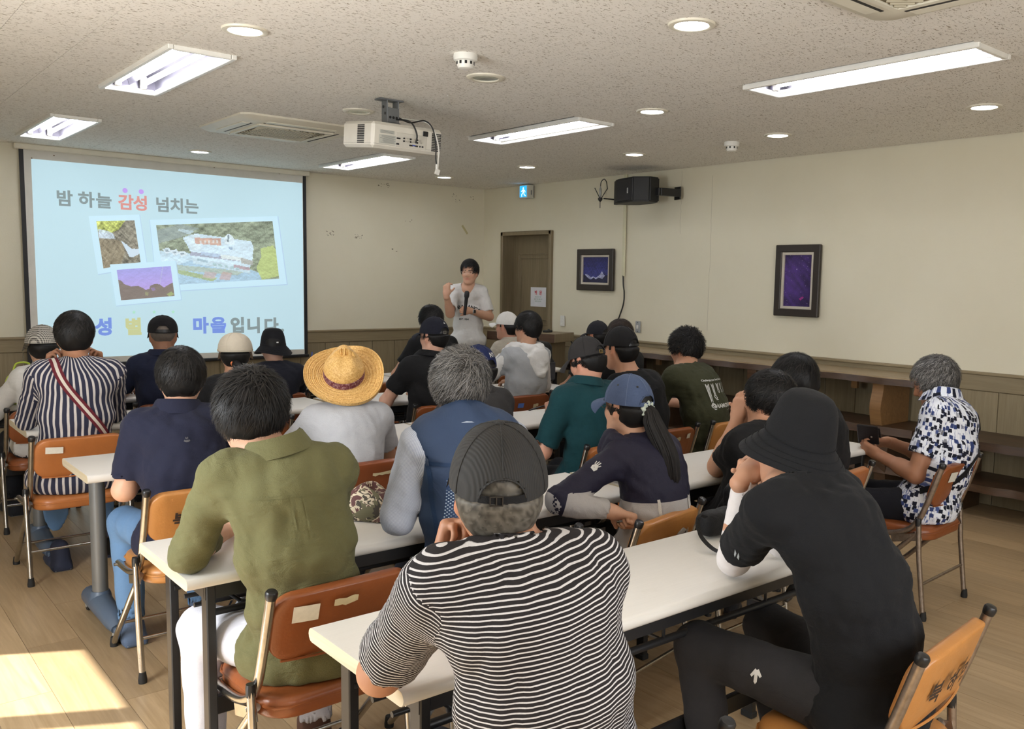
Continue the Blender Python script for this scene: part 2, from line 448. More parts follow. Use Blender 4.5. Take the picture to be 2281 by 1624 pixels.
M_DOWN = emit('downlight_glow', (.95, .96, 1.0), DOWN_EMIT)
M_DOFF = plain('unlit_reflector', (.55, .60, .56), .2, .8)
def downlight(loc, label, on=True):
    t = thing('downlight', label, 'downlight', loc, 0, 'round recessed downlights')
    link('ring', MB().lathe([(.068, .004), (.072, -.008), (.082, -.012), (.096, -.008), (.100, .002), (.085, .004)], n=32, closed=True), M_CREAMP, t, smooth=40)
    if on: link('lens', MB().lathe([(.0, -.004), (.067, -.002), (.069, .006), (0, .008)], n=32), M_DOWN, t, smooth=40)
    else: link('reflector', MB().lathe([(.069, .0), (.058, .05), (.03, .075), (0, .08), (0, .085), (.062, .055), (.0715, .0)], n=32), M_DOFF, t, smooth=40)
    return t
DL = [((1.54, 4.02), 'lit round downlight between the two near twin-tube lights, at the top left'), ((2.85, 2.58), 'lit round downlight nearest of all, at the top centre right'),
      ((2.75, 8.28), 'lit round downlight above the middle of the projection screen'), ((5.28, 8.25), 'lit round downlight farthest away, by the corner of the room'),
      ((5.31, 6.85), 'lit round downlight above the exit sign, second from the corner'), ((5.38, 5.47), 'lit round downlight above the black wall speaker'),
      ((4.10, 4.02), 'lit round downlight between the two right-hand twin-tube lights'), ((5.32, 2.49), 'lit round downlight at the far right edge of the photo'),
      ((5.36, 3.99), 'lit round downlight above the tall purple picture')]
for (x, y), lab in DL: downlight((x, y, HC), lab)
# ceiling pieces below an unlit can are left out of the tile so the can shows as a shallow dish
for (x, y), lab in [((2.82, 4.01), 'unlit round downlight behind the smoke detector'), ((2.81, 5.42), 'unlit round downlight just behind the projector')]:
    t = thing('downlight', lab, 'downlight', (x, y, HC), 0, 'round recessed downlights')
    link('ring', MB().lathe([(.066, .0), (.072, -.010), (.086, -.013), (.100, -.006), (.103, .002), (.085, .004)], n=32, closed=True), M_CREAMP, t, smooth=40)
    link('reflector', MB().lathe([(.0, -.0015), (.03, -.003), (.067, -.006), (.067, .0), (0, .001)], n=32), M_DOFF, t, smooth=40)

def smoke(loc, label, slots):
    t = thing('smoke_detector', label, 'smoke detector', loc, .4, 'smoke detectors')
    link('base', MB().lathe([(0, 0), (.056, 0), (.058, -.012), (.056, -.03), (.05, -.034), (0, -.034)], n=32), M_WENAM, t, smooth=35)
    hd = link('head', MB().lathe([(0, -.034), (.042, -.034), (.042, -.05), (.034, -.066), (.02, -.07), (0, -.07)], n=32), M_WENAM, t, smooth=35)
    mb = MB()
    for k in range(slots):
        a = 2*PI*k/slots; mb.box((.0405*math.cos(a), .0405*math.sin(a), -.043), (.006, .011, .014), Matrix.Rotation(a, 3, 'Z'))
    link('vents', mb, M_BLACK, hd)
smoke((2.47, 3.68, HC), 'white smoke detector with dark slots in front of the unlit downlight', 10)
smoke((5.41, 4.45, HC), 'white smoke detector on the ceiling right of the speaker', 8)

# cassette air conditioners
M_ACG = plain('air_grille', (.50, .45, .33), .5)
def cassette(loc, rz, label):
    t = thing('ceiling_air_conditioner', label, 'air conditioner', loc, rz, 'ceiling cassette air conditioners')
    h = .45
    mb = MB()
    prof = [(h, 0), (h, -.012), (h-.03, -.03), (h-.14, -.038)]
    n = 4
    rings = []
    for r, z in prof:
        c = .05 if r > .4 else .03
        rings.append([(r-c, r, z), (-(r-c), r, z), (-r, r-c, z), (-r, -(r-c), z), (-(r-c), -r, z), (r-c, -r, z), (r, -(r-c), z), (r, r-c, z)])
    vs = [p for r in rings for p in r]; fs = []
    for i in range(len(rings)-1):
        for k in range(8): fs.append((i*8+k, i*8+(k+1) % 8, (i+1)*8+(k+1) % 8, (i+1)*8+k))
    fs.append(tuple(range(8))); fs.append(tuple(len(vs)-8+k for k in range(8)))
    mb.add(vs, fs); link('panel', mb, M_CREAMP, t, smooth=25)
    for k in range(4):
        R = Matrix.Rotation(k*PI/2, 3, 'Z')
        lv = link('louvre', MB().box(R @ Vector((0, .355, -.036)), (.5, .06, .008) if k % 2 == 0 else (.06, .5, .008), bev=.003), M_CREAMP, t, smooth=20)
        link('slot', MB().box(R @ Vector((0, .32, -.0365)), (.52, .014, .006) if k % 2 == 0 else (.014, .52, .006)), M_DARK, lv)
    g = MB()
    g.box((0, 0, -.034), (.52, .52, .012))
    link('grille_back', g, plain('filter_dark', (.16, .13, .08), .8), t)
    g = MB()
    for k in range(-12, 13):
        d = k*.0425; L = (.255*2-abs(d))*.70
        for s in (-1, 1):
            R = Matrix.Rotation(s*PI/4, 3, 'Z'); c = R @ Vector((d*.7071, 0, 0))
            g.box((c.x, c.y, -.043), (.009, max(.02, L*2*.72), .008), R)
    o = link('grille', g, M_ACG, t)
    link('grille_frame', MB().box((0, .265, -.042), (.55, .024, .012)).box((0, -.265, -.042), (.55, .024, .012)).box((.265, 0, -.042), (.024, .51, .012)).box((-.265, 0, -.042), (.024, .51, .012)), M_CREAMP, t)
cassette((2.73, 6.46, HC), 0, 'square cream ceiling air conditioner behind the projector')
cassette((2.86, 1.55, HC), 0, 'cream ceiling air conditioner cut off by the top edge at the right')

# ================================================================ projector
pj = thing('projector', 'white ceiling projector with rear sockets and dangling cables', 'projector', (2.765, 4.9, 2.375), 0)
M_PJ = plain('projector_shell', (.70, .665, .58), .42)
RT = Matrix.Rotation(math.radians(6), 3, 'X')
def pjm(name, mb, mat, par=pj, sm=25):
    mb.v = [tuple(RT @ Vector(v)) for v in mb.v]; return link(name, mb, mat, par, smooth=sm)
body = pjm('body', MB().box((0, 0, .0), (.47, .37, .15), bev=.016), M_PJ)
for sx, ny in ((1, 0), (-1, 1)):
    mb = MB()
    for i in range(7):
        for k in range(11):
            if sx > 0: mb.box((.165+i*.0092, -.186, -.052+k*.0098), (.0068, .004, .0066))
            else: mb.box((-.236, -.115+i*.012+.03, -.048+k*.0098), (.004, .009, .0066))
    o = pjm('vent_grille', mb, M_BLACK, body, None); o['kind'] = 'stuff'
pjm('seam', MB().box((0, -.1855, -.05), (.45, .002, .0015)).box((-.2355, 0, -.05), (.002, .35, .0015)), plain('seam_grey', (.3, .28, .24), .6), body, None)
sp = pjm('socket_panel', MB().box((.02, -.186, -.014), (.205, .004, .082), bev=.0015), plain('socket_panel_cream', (.60, .57, .50), .5), body)
mb = MB(); rg = MB()
random.seed(3)
for k in range(9):
    for r in range(2):
        x, z = -.03+k*.015, -.002-r*.016
        if (k, r) in ((8, 0),): continue
        (mb if (k*r+k) % 3 == 0 else rg).lathe([(0, 0), (.0052, 0), (.0052, .004), (.0026, .004), (.0022, .001)], (x, -.188, z), 10, Matrix.Rotation(PI/2, 3, 'X'))
pjm('round_socket', rg, plain('chrome_ring', (.7, .68, .62), .3, .7), sp, 30)['kind'] = 'stuff'
for x, w_ in ((-.066, .026), (-.07, .02), (.02, .026), (.055, .024), (.08, .01), (.098, .012)): mb.box((x, -.189, -.038 if x != -.066 else -.006), (w_, .005, .009), bev=.002)
pjm('dark_socket', mb, M_BLACK, sp, 30)['kind'] = 'stuff'
pjm('vga_socket', MB().box((.038, -.189, -.036), (.024, .006, .008), bev=.002), plain('vga_blue', (.08, .12, .45), .5), sp)
pjm('power_inlet', MB().box((.115, -.187, .04), (.036, .006, .03), bev=.003), M_BLACK, body)
pjm('rating_label', MB().box((-.14, -.1862, .022), (.095, .002, .02)).box((-.13, -.1862, -.02), (.12, .002, .05)), plain('label_grey', (.50, .50, .44), .6), body, None)
mb = MB()
for k in range(9): mb.box((-.13+random.uniform(-.004, .004), -.1876, -.001-k*.0048), (.06+.05*random.random(), .001, .0016))
for k in range(3): mb.box((-.14, -.1876, .028-k*.006), (.08, .001, .0018))
pjm('fine_print', mb, plain('ink_grey', (.2, .2, .19), .7), body, None)['kind'] = 'stuff'
mt = link('ceiling_mount', MB().box((0, .04, .229), (.16, .07, .008)).box((-.03, .04, .16), (.006, .07, .13), bev=.002).box((.045, .04, .16), (.006, .07, .13), bev=.002).box((.008, .005, .14), (.08, .004, .085), bev=.001).box((.008, .04, .09), (.09, .09, .012), bev=.003), M_GREY, pj, smooth=20)
mb = MB()
for p in ((-.033, .05, .19), (-.033, .03, .15)): mb.lathe([(0, 0), (.009, 0), (.009, .002), (0, .002)], p, 12, Matrix.Rotation(-PI/2, 3, 'Y'))
for x in (-.014, .008, .03): mb.lathe([(0, 0), (.008, 0), (.008, .002), (0, .002)], (x, .003, .125), 12, Matrix.Rotation(PI/2, 3, 'X'))
link('bolt_hole', mb, M_BLACK, mt)
M_CABLE = plain('black_cable', (.015, .015, .015), .45); M_WCAB = plain('white_cable', (.70, .68, .62), .5)
def curve(pts, n=8):
    """Catmull-Rom through the points"""
    P = [Vector(p) for p in pts]; P = [P[0]*2-P[1]]+P+[P[-1]*2-P[-2]]; out = []
    for i in range(1, len(P)-2):
        for k in range(n):
            t = k/n; a, b, c, d = P[i-1:i+3]
            out.append(.5*((2*b)+(c-a)*t+(2*a-5*b+4*c-d)*t*t+(3*b-a-3*c+d)*t**3))
    return out+[P[-2]]
link('cable', MB().tube(curve([(.03, .03, .12), (.03, -.1, .1), (.02, -.2, .065), (.035, -.225, .0), (.035, -.21, -.045)]), .005, 8), M_CABLE, pj, smooth=60)
link('cable', MB().tube(curve([(.04, .03, .14), (.09, -.05, .10), (.12, -.17, .10), (.15, -.215, .05), (.165, -.225, -.05), (.165, -.225, -.12), (.17, -.225, -.155)]), .0045, 8), M_CABLE, pj, smooth=60)
wc = link('cable', MB().tube(curve([(.05, .03, .13), (.10, -.06, .115), (.13, -.18, .09), (.16, -.22, .03), (.185, -.225, -.06), (.182, -.225, -.13), (.178, -.225, -.19)]), .005, 8), M_WCAB, pj, smooth=60)
link('plug', MB().box((.176, -.225, -.2), (.03, .014, .035), Matrix.Rotation(.35, 3, 'Y'), bev=.003), M_WCAB, wc, smooth=20)
link('cable_tip', MB().lathe([(.004, 0), (.006, -.02), (.004, -.045)], (.17, -.225, -.15), 10), M_WENAM, pj, smooth=50)
tag(link('loose_ceiling_wire', MB().tube(curve([(2.93, 4.55, HC-.004), (2.99, 4.62, HC-.02), (3.05, 4.72, HC-.006), (3.12, 4.8, HC-.004)]), .003, 6), M_WCAB, smooth=60), 'thin loose wire taped to the ceiling right of the projector mount', 'wire')

# ================================================================ projection screen with the slide
sc = thing('projection_screen', 'wide white pull-down projection screen showing a slide with three photographs', 'projection screen', (2.765, YF-.062, 0))
X0 = 2.765
M_SCR = plain('screen_fabric', (.66, .64, .58), .7)
link('fabric', MB().box((0, 0, 1.65), (2.56, .004, 1.9)), M_SCR, sc)
link('edge_strip', MB().box((-1.268, -.003, 1.64), (.034, .006, 1.92)), plain('black_border', (.012, .012, .013), .6), sc)
link('edge_strip', MB().box((1.268, -.003, 1.64), (.034, .006, 1.92)), MC['black_border'], sc)
link('bottom_bar', MB().box((0, -.002, .685), (2.6, .03, .035), bev=.008), M_BLACK, sc, smooth=30)
link('top_case', MB().box((0, .01, 2.585), (2.64, .08, .05), bev=.008), M_CREAMP, sc, smooth=30)
def slide_mat(name, col, e=.5):  # emission in the slide colours stands in for the projector's beam
    t = NT(name); t.b.inputs['Emission Color'].default_value = sin_(col); t.b.inputs['Emission Strength'].default_value = e
    return t.set([c*.5 for c in col], .8)
M_SL = slide_mat('projected_slide', (.50, .70, .78), .56)
sl_ = link('slide', MB().box((2.79-X0, -.0035, 1.62), (2.44, .003, 1.73)), M_SL, sc)
def slide_quad(name, pts, mat, lift, par):
    return link(name, MB().add([(x-X0, -lift, z) for x, z in pts], [(0, 3, 2, 1)]), mat, par)
class Paint:
    """small numpy canvas turned into a coloured grid of flat print"""
    def __init__(s, w, h, col): s.w = w; s.h = h; s.a = np.zeros((h, w, 3)); s.a[:] = col; s.X, s.Y = np.meshgrid((np.arange(w)+.5)/w, (np.arange(h)+.5)/h)
    def poly(s, pts, col, al=1.):
        m = np.zeros(s.X.shape, bool); n = len(pts)
        for i in range(n):
            (x1, y1), (x2, y2) = pts[i], pts[(i+1) % n]
            c = ((y1 > s.Y) != (y2 > s.Y)) & (s.X < (x2-x1)*(s.Y-y1)/((y2-y1) or 1e-9)+x1); m ^= c
        s.a[m] = s.a[m]*(1-al)+np.array(col)*al; return s
    def noise(s, amp, freq, seed, mask=None):
        r = np.random.RandomState(seed); n = np.zeros(s.X.shape)
        for k in range(14):
            f = freq*(.5+1.5*r.rand()); a = r.rand()*6.28; n += np.sin(f*(s.X*np.cos(a)+s.Y*np.sin(a)*s.h/s.w)+r.rand()*6.28+2*np.sin(f*.6*(s.X*np.sin(a*2)+s.Y)))
        n = n/4+r.randn(*s.X.shape)*.35; m = 1 if mask is None else mask
        s.a = np.clip(s.a*(1+amp*(n*m)[..., None]), 0, 1); return s
    def grid(s, corners):
        """corners TL TR BR BL as 3-D points"""
        tl, tr, br, bl = [np.array(c, float) for c in corners]
        u, v = np.meshgrid(np.linspace(0, 1, s.w+1), np.linspace(0, 1, s.h+1))
        P = (tl*(1-u)[..., None]*(1-v)[..., None]+tr*u[..., None]*(1-v)[..., None]+br*u[..., None]*v[..., None]+bl*(1-u)[..., None]*v[..., None]).reshape(-1, 3)
        i = np.arange(s.w)[None, :]+np.arange(s.h)[:, None]*(s.w+1)
        q = np.stack([i, i+s.w+1, i+s.w+2, i+1], -1).reshape(-1, 4)
        me = bpy.data.meshes.new('print'); me.from_pydata(P.tolist(), [], q.tolist())
        c = np.ones((s.w*s.h, 4), np.float32); c[:, :3] = s.a.reshape(-1, 3)
        at = me.color_attributes.new('print', 'FLOAT_COLOR', 'CORNER'); at.data.foreach_set('color', np.repeat(c, 4, 0).ravel())
        return me
def print_mat(name, e=0., rough=.5, base=1.):
    t = NT(name); a = t.n('ShaderNodeVertexColor'); a.layer_name = 'print'
    if e:
        t.l(a.outputs[0], t.b.inputs['Emission Color']); t.b.inputs['Emission Strength'].default_value = e
    c = t.mix(1.0, a.outputs[0], (base, base, base), 'MULTIPLY')
    return t.set(c, rough)
M_PSL = print_mat('projected_photo', .56, .8, .5)  # photos glow by themselves too, in place of projected light
def sl3(pts, lift=.0075): return [(x-X0, -lift, z) for x, z in pts]
M_SLF = slide_mat('projected_photo_border', (.54, .75, .86), .58); M_SLS = slide_mat('projected_border_shadow', (.44, .62, .78), .54)
def photo(corners, frame, P, k, lift):
    off = [(x+.008, z-.008) for x, z in frame]; big = []
    cxx = sum(x for x, z in frame)/4; czz = sum(z for x, z in frame)/4
    slide_quad('photo_border_shadow', [(cxx+(x-cxx)*1.012+.004, czz+(z-czz)*1.012-.005) for x, z in frame], M_SLS, lift, sl_)
    slide_quad('photo_border', frame, M_SLF, lift+.0008, sl_)
    link('photo', P.grid(sl3(corners, lift+.0016)), M_PSL, sl_)
# waterfall
p = Paint(64, 74, (.26, .25, .20)); p.poly([(0, .0), (.75, 0), (.55, .2), (.3, .28), (0, .22)], (.46, .52, .16)); p.noise(.3, 26, 1)
p.poly([(.02, .17), (.2, .2), (.38, .27), (.42, .4), (.2, .38), (.02, .36)], (.55, .66, .76), .85).poly([(0, .38), (.45, .42), (.6, .5), (.62, .72), (.45, 1), (0, 1)], (.32, .27, .18), .6).noise(.22, 40, 2)
p.poly([(.56, .45), (.7, .55), (.82, .66), (1, .68), (1, .8), (.82, .86), (.72, .84), (.66, .68)], (.60, .73, .84), .95)
photo([(2.06, 1.983), (2.379, 2.008), (2.422, 1.626), (2.105, 1.56)], [(1.999, 2.023), (2.423, 2.064), (2.477, 1.594), (2.059, 1.507)], p, 1, .006)
# building from above
p = Paint(128, 74, (.27, .32, .24)); p.noise(.3, 40, 5)
p.poly([(0, .08), (.2, .0), (.35, .08), (.18, .22), (.0, .3)], (.30, .37, .38), .7)
p.poly([(.18, .07), (.3, .12), (.26, .18), (.17, .1)], (.5, .64, .70), .8)
p.poly([(0, .42), (.3, .5), (.27, .62), (0, .5)], (.50, .66, .76)).poly([(0, .5), (.28, .62), (.15, .78), (0, .75)], (.55, .72, .82))
for k in range(3): p.poly([(.02+.06*k, .39+.03*k), (.08+.06*k, .38+.03*k), (.1+.06*k, .45+.03*k), (.05+.06*k, .48+.03*k)], (.62, .73, .80)).poly([(.04+.06*k, .41+.03*k), (.07+.06*k, .41+.03*k), (.075+.06*k, .44+.03*k), (.05+.06*k, .45+.03*k)], (.3, .38, .44))
p.poly([(0, .75), (.25, .6), (.7, .78), (.85, .9), (.85, 1), (0, 1)], (.38, .55, .68)).poly([(.05, .77), (.12, .74), (.45, .93), (.4, .98)], (.36, .46, .28)).poly([(.0, .72), (.1, .66), (.7, .84), (.62, .9)], (.40, .50, .46))
p.poly([(.2, .22), (.31, .16), (.78, .33), (.8, .42), (.77, .7), (.74, .78), (.26, .56), (.25, .46)], (.58, .73, .82)).poly([(.22, .24), (.31, .16), (.34, .2), (.34, .42), (.27, .45)], (.63, .77, .84))
p.poly([(.3, .23), (.52, .26), (.515, .38), (.3, .33)], (.58, .40, .34)).poly([(.33, .26), (.5, .29), (.5, .36), (.33, .32)], (.62, .46, .36), .6)
for k in range(5): p.poly([(.34+.035*k, .28), (.355+.035*k, .29), (.35+.035*k, .34), (.335+.035*k, .33)], (.68, .74, .76), .7)
p.poly([(.25, .46), (.68, .62), (.68, .67), (.24, .52)], (.36, .40, .50)).poly([(.34, .47), (.5, .53), (.48, .58), (.33, .52)], (.42, .54, .68)).poly([(.5, .53), (.68, .6), (.68, .66), (.5, .6)], (.66, .76, .78)).poly([(.67, .6), (.78, .67), (.77, .74), (.67, .7)], (.42, .44, .42))
p.poly([(.26, .56), (.74, .78), (.74, .88), (.26, .66)], (.52, .66, .74)).poly([(.3, .58), (.38, .62), (.38, .66), (.3, .62)], (.34, .48, .56)).poly([(.6, .71), (.74, .78), (.74, .83), (.6, .77)], (.46, .38, .42))
for k in range(5): p.poly([(.42+.05*k, .66+.025*k), (.45+.05*k, .675+.025*k), (.45+.05*k, .72+.025*k), (.42+.05*k, .705+.025*k)], (.38, .54, .58))
a = [(.59+.042*math.cos(t_), .30-.11*math.sin(t_)) for t_ in np.linspace(0, PI, 12)]; p.poly(a+[(.548, .36), (.632, .38)], (.66, .78, .84)).poly([(.583, .2), (.595, .2), (.585, .33), (.57, .33)], (.2, .27, .3))
p.poly([(.58, .41), (.61, .42), (.61, .46), (.58, .45)], (.3, .42, .56)).poly([(.35, .8), (.45, .84), (.42, .94), (.32, .9)], (.50, .42, .42), .8).poly([(.5, .82), (.58, .86), (.55, .98), (.46, .95)], (.52, .38, .36), .7)
p.poly([(.86, .46), (.98, .42), (1, .5), (1, .96), (.84, 1), (.8, .8), (.86, .6)], (.46, .56, .24)).noise(.10, 60, 8)
photo([(2.566, 1.974), (3.684, 2.076), (3.746, 1.494), (2.623, 1.411)], [(2.512, 2.02), (3.737, 2.129), (3.827, 1.438), (2.561, 1.351)], p, 2, .009)
# violet night sky over dark hills
p = Paint(84, 54, (.40, .36, .72)); p.a[:] = (np.array((.36, .36, .74))*(1-p.Y)[..., None]+np.array((.52, .38, .78))*p.Y[..., None])
p.poly([(.84, 0), (.86, 0), (.75, .62), (.735, .62)], (.50, .55, .72), .5)
p.poly([(0, .32), (.05, .36), (.1, .48), (.22, .58), (.34, .57), (.42, .65), (.47, .72), (.54, .7), (.57, .6), (.66, .55), (.74, .57), (.82, .7), (.9, .62), (1, .55), (1, 1), (0, 1)], (.235, .20, .18))
p.poly([(.56, .68), (.64, .66), (.66, .76), (.6, .78)], (.32, .24, .46), .7).poly([(.85, .92), (.95, .84), (1, .95), (.9, 1)], (.38, .46, .2), .8).poly([(.46, .78), (.52, .82), (.5, .92), (.45, .9)], (.36, .38, .2), .6).noise(.05, 40, 9)
photo([(2.214, 1.55), (2.685, 1.596), (2.713, 1.313), (2.243, 1.271)], [(2.159, 1.598), (2.731, 1.647), (2.774, 1.279), (2.2, 1.222)], p, 3, .012)
RX = Matrix.Rotation(PI/2, 4, 'X')
def wall_text(par, txt, x, z, size, mat, lift, name='lettering', yrot=0., bold=.0, sx=1.):
    me = text_mesh(txt, size, 0, bold); me.transform(Matrix.Diagonal((sx, 1, 1, 1))); me.transform(Matrix.Rotation(PI/2, 4, 'X'))
    if yrot: me.transform(Matrix.Rotation(yrot, 4, 'Y'))
    return link(name, me, mat, par, (x, -lift, z))
def sl_text(txt, x, z, size, col, bold=.004):
    mat = slide_mat('slide_ink_%d' % len(MC), col, .48); MC['k%d' % len(MC)] = mat
    return wall_text(sl_, txt, x-X0, z, size, mat, .0072, bold=bold*size/.13)
GREYI, REDI, BLUEI, YELI = (.26, .33, .34), (.74, .33, .30), (.20, .32, .80), (.62, .66, .34)
for txt, x, c in (('밤', 1.812, GREYI), ('하', 1.985, GREYI), ('늘', 2.128, GREYI), ('감', 2.311, REDI), ('성', 2.438, REDI), ('넘', 2.630, GREYI), ('치', 2.760, GREYI), ('는', 2.893, GREYI)): sl_text(txt, x, 2.158, .145, c)
for txt, x, z, c in (('성', 2.095, 1.018, BLUEI), ('별', 2.344, 1.015, YELI), ('마', 2.95, 1.015, BLUEI), ('을', 3.122, 1.015, BLUEI), ('입', 3.313, 1.01, GREYI), ('니', 3.476, 1.005, GREYI), ('다', 3.655, 1.0, GREYI), ('.', 3.775, 1.0, GREYI)): sl_text(txt, x, z, .165, c, .006)
M_DOTI = slide_mat('slide_violet', (.46, .30, .74), .65); M_STARI = slide_mat('slide_green', (.36, .66, .52), .65)
for x in (2.307, 2.445): link('dot', MB().add([(x-X0+.022*math.cos(a), -.0075, 2.274+.022*math.sin(a)) for a in np.linspace(0, 2*PI, 20, False)], [tuple(range(20))[::-1]]), M_DOTI, sl_)
for x in (2.351, 2.528, 2.698): link('star', MB().add([(x-X0+(.02 if k % 2 == 0 else .009)*math.sin(k*PI/5), -.0075, 1.16+(.02 if k % 2 == 0 else .009)*math.cos(k*PI/5)) for k in range(10)], [tuple(range(10))]), M_STARI, sl_)
mb = MB()
for x, z in ((-1.19, 2.49), (-1.02, 2.53), (.35, 2.56), (1.0, 2.56)): mb.lathe([(0, 0), (.006, 0), (.006, .001), (0, .001)], (x, -.003, z), 8, Matrix.Rotation(PI/2, 3, 'X'))
link('spot', mb, plain('rust_spot', (.2, .12, .06), .8), sc)

# ================================================================ things on the walls
# pictures
def picture(yc, zc, w_, h_, label, P):
    t = thing('framed_picture', label, 'picture', (XR, yc, zc), 0)
    fwid = .062
    f = MB()
    for s in (-1, 1):
        f.box((-.018, s*(w_/2-fwid/2), 0), (.036, fwid, h_), bev=.006).box((-.018, 0, s*(h_/2-fwid/2)), (.0365, w_-.004, fwid), bev=.006)
    link('frame', f, plain('dark_wood_frame', (.028, .02, .015), .4, bump=.1, bs=60), t, smooth=20)
    a, b = w_/2-fwid, h_/2-fwid; l = MB()
    for s in (-1, 1): l.box((-.014, s*(a-.011), 0), (.022, .024, 2*b+.004), bev=.003).box((-.014, 0, s*(b-.011)), (.0222, 2*a, .024), bev=.003)
    link('liner', l, plain('cream_liner', (.55, .50, .42), .5), t, smooth=20)
    a -= .02; b -= .02
    link('print', P.grid([(-.01, a, b), (-.01, -a, b), (-.01, -a, -b), (-.01, a, -b)]), M_PRINT, t)
M_PRINT = print_mat('paper_print', 0, .35)
p = Paint(70, 76, (.02, .02, .16)); p.a[:] = np.array((.012, .012, .10))*(1-p.Y)[..., None]+np.array((.05, .06, .30))*p.Y[..., None]
p.poly([(.08, .66), (.2, .7), (.3, .78), (.4, .76), (.5, .8), (.6, .74), (.67, .66), (.72, .56), (.75, .57), (.8, .68), (.9, .78), (.9, .85), (.1, .85)], (.42, .44, .66)).noise(.35, 50, 3, (p.Y > .6) & (p.a[..., 0] > .2))
p.poly([(0, .68), (.1, .72), (.22, .84), (.3, .88), (.42, .8), (.5, .86), (.62, .8), (.75, .84), (.85, .72), (1, .66), (1, 1), (0, 1)], (.012, .012, .05)).noise(.3, 40, 4)
picture(6.98, 1.652, .565, .435, 'small square picture of snowy peaks under a deep blue sky', p)
p = Paint(50, 90, (.03, .012, .09)); p.noise(.5, 9, 6); m = np.exp(-((p.X-.3)**2*5+(p.Y-.55)**2*4)); p.a += m[..., None]*np.array((.04, .02, .10)); r = np.random.RandomState(5)
for k in range(70): p.a[r.randint(90), r.randint(50)] = np.array((.35, .3, .5))*r.rand()
p.a[25, 22] = (.9, .9, .95); p.poly([(.58, .84), (.7, .8), (.74, .82), (.62, .88)], (.35, .03, .25), .9)
picture(4.455, 1.575, .44, .60, 'tall purple night-sky picture in a wide dark frame', p)
# door notice
nt_ = link('paper_notice', MB().box((0, 0, 0), (.002, .285, .225)), plain('white_paper', (.76, .77, .82), .7), None, (XR+.1395, 8.13, 1.335)); tag(nt_, 'white paper notice with red heading taped to the brown door', 'notice')
def side_text(par, txt, y, z, size, mat, bold=.0):
    me = text_mesh(txt, size, 0, bold); me.transform(Matrix.Rotation(PI/2, 4, 'X')); me.transform(Matrix.Rotation(-PI/2, 4, 'Z'))
    return link('lettering', me, mat, par, (-.0016, y, z))
M_RED = plain('red_ink', (.60, .03, .06), .6); M_GRN = plain('green_ink', (.10, .26, .16), .6)
side_text(nt_, '폐', .045, .045, .055, M_RED, .0015); side_text(nt_, '문', -.045, .045, .055, M_RED, .0015)
for k, tx in enumerate(('볼 일 있으시면', '앞문 이용 바랍니다', '폐문 협조 부탁')): side_text(nt_, tx, 0, -.0-k*.026, .019, M_GRN)
# switches
t = thing('light_switch', 'white triple rocker light switch right of the door', 'switch', (XR, 7.515, 1.09))
link('plate', MB().box((-.006, 0, 0), (.012, .072, .118), bev=.004), M_WENAM, t, smooth=20)
for k in range(3): link('rocker', MB().box((-.013, 0, .032-k*.032), (.006, .046, .027), Matrix.Rotation(.08, 3, 'Y'), bev=.002), M_WENAM, t, smooth=20)
t = thing('wall_socket_plate', 'grey steel wall plate with one white switch', 'switch', (XR, 6.34, 1.085))
link('plate', MB().box((-.004, 0, 0), (.008, .066, .115), bev=.002), plain('steel_plate', (.42, .43, .44), .4, .5), t, smooth=20)
link('toggle', MB().box((-.012, 0, 0), (.014, .018, .036), bev=.003), M_WENAM, t, smooth=20)
for z in (.045, -.045): link('screw', MB().lathe([(0, 0), (.005, 0), (.004, .002), (0, .002)], (-.0085, 0, z), 10, Matrix.Rotation(-PI/2, 3, 'Y')), M_BLACK, t)
# exit sign
t = thing('exit_sign', 'lit blue-green running-man exit sign above the door', 'exit sign', (XR, 8.13, 2.525))
link('housing', MB().box((-.052, 0, 0), (.1, .15, .15), bev=.006), plain('pale_housing', (.62, .60, .52), .5), t, smooth=20)
fa = link('lit_face', MB().box((-.1035, .0, .0), (.004, .125, .125)), emit('exit_glow', (.02, .30, .62), 1.1), t)
fig = MB(); wv = emit('exit_figure_glow', (.62, .80, 1.), 1.1)
def pl2(pts): fig.add([(-.1065, y, z) for y, z in pts], [tuple(range(len(pts)))])
pl2([(.012*math.cos(a)-.005, .036+.012*math.sin(a)) for a in np.linspace(0, 2*PI, 12, False)])
pl2([(.012, .02), (-.016, .022), (-.02, -.012), (.004, -.014)]); pl2([(.012, .02), (.036, .002), (.031, -.005), (.008, .01)]); pl2([(-.016, .02), (-.036, .012), (-.046, -.01), (-.036, -.012), (-.03, .002), (-.014, .008)])
pl2([(.006, -.01), (.03, -.032), (.026, -.058), (.015, -.058), (.018, -.038), (-.006, -.014)]); pl2([(-.006, -.01), (-.02, -.01), (-.028, -.034), (-.052, -.046), (-.048, -.054), (-.018, -.042)])
link('running_figure', fig, wv, fa)
link('side_seam', MB().box((-.012, -.0765, 0), (.006, .003, .13)).box((-.045, -.0765, -.01), (.014, .003, .05)), M_GREY, t)
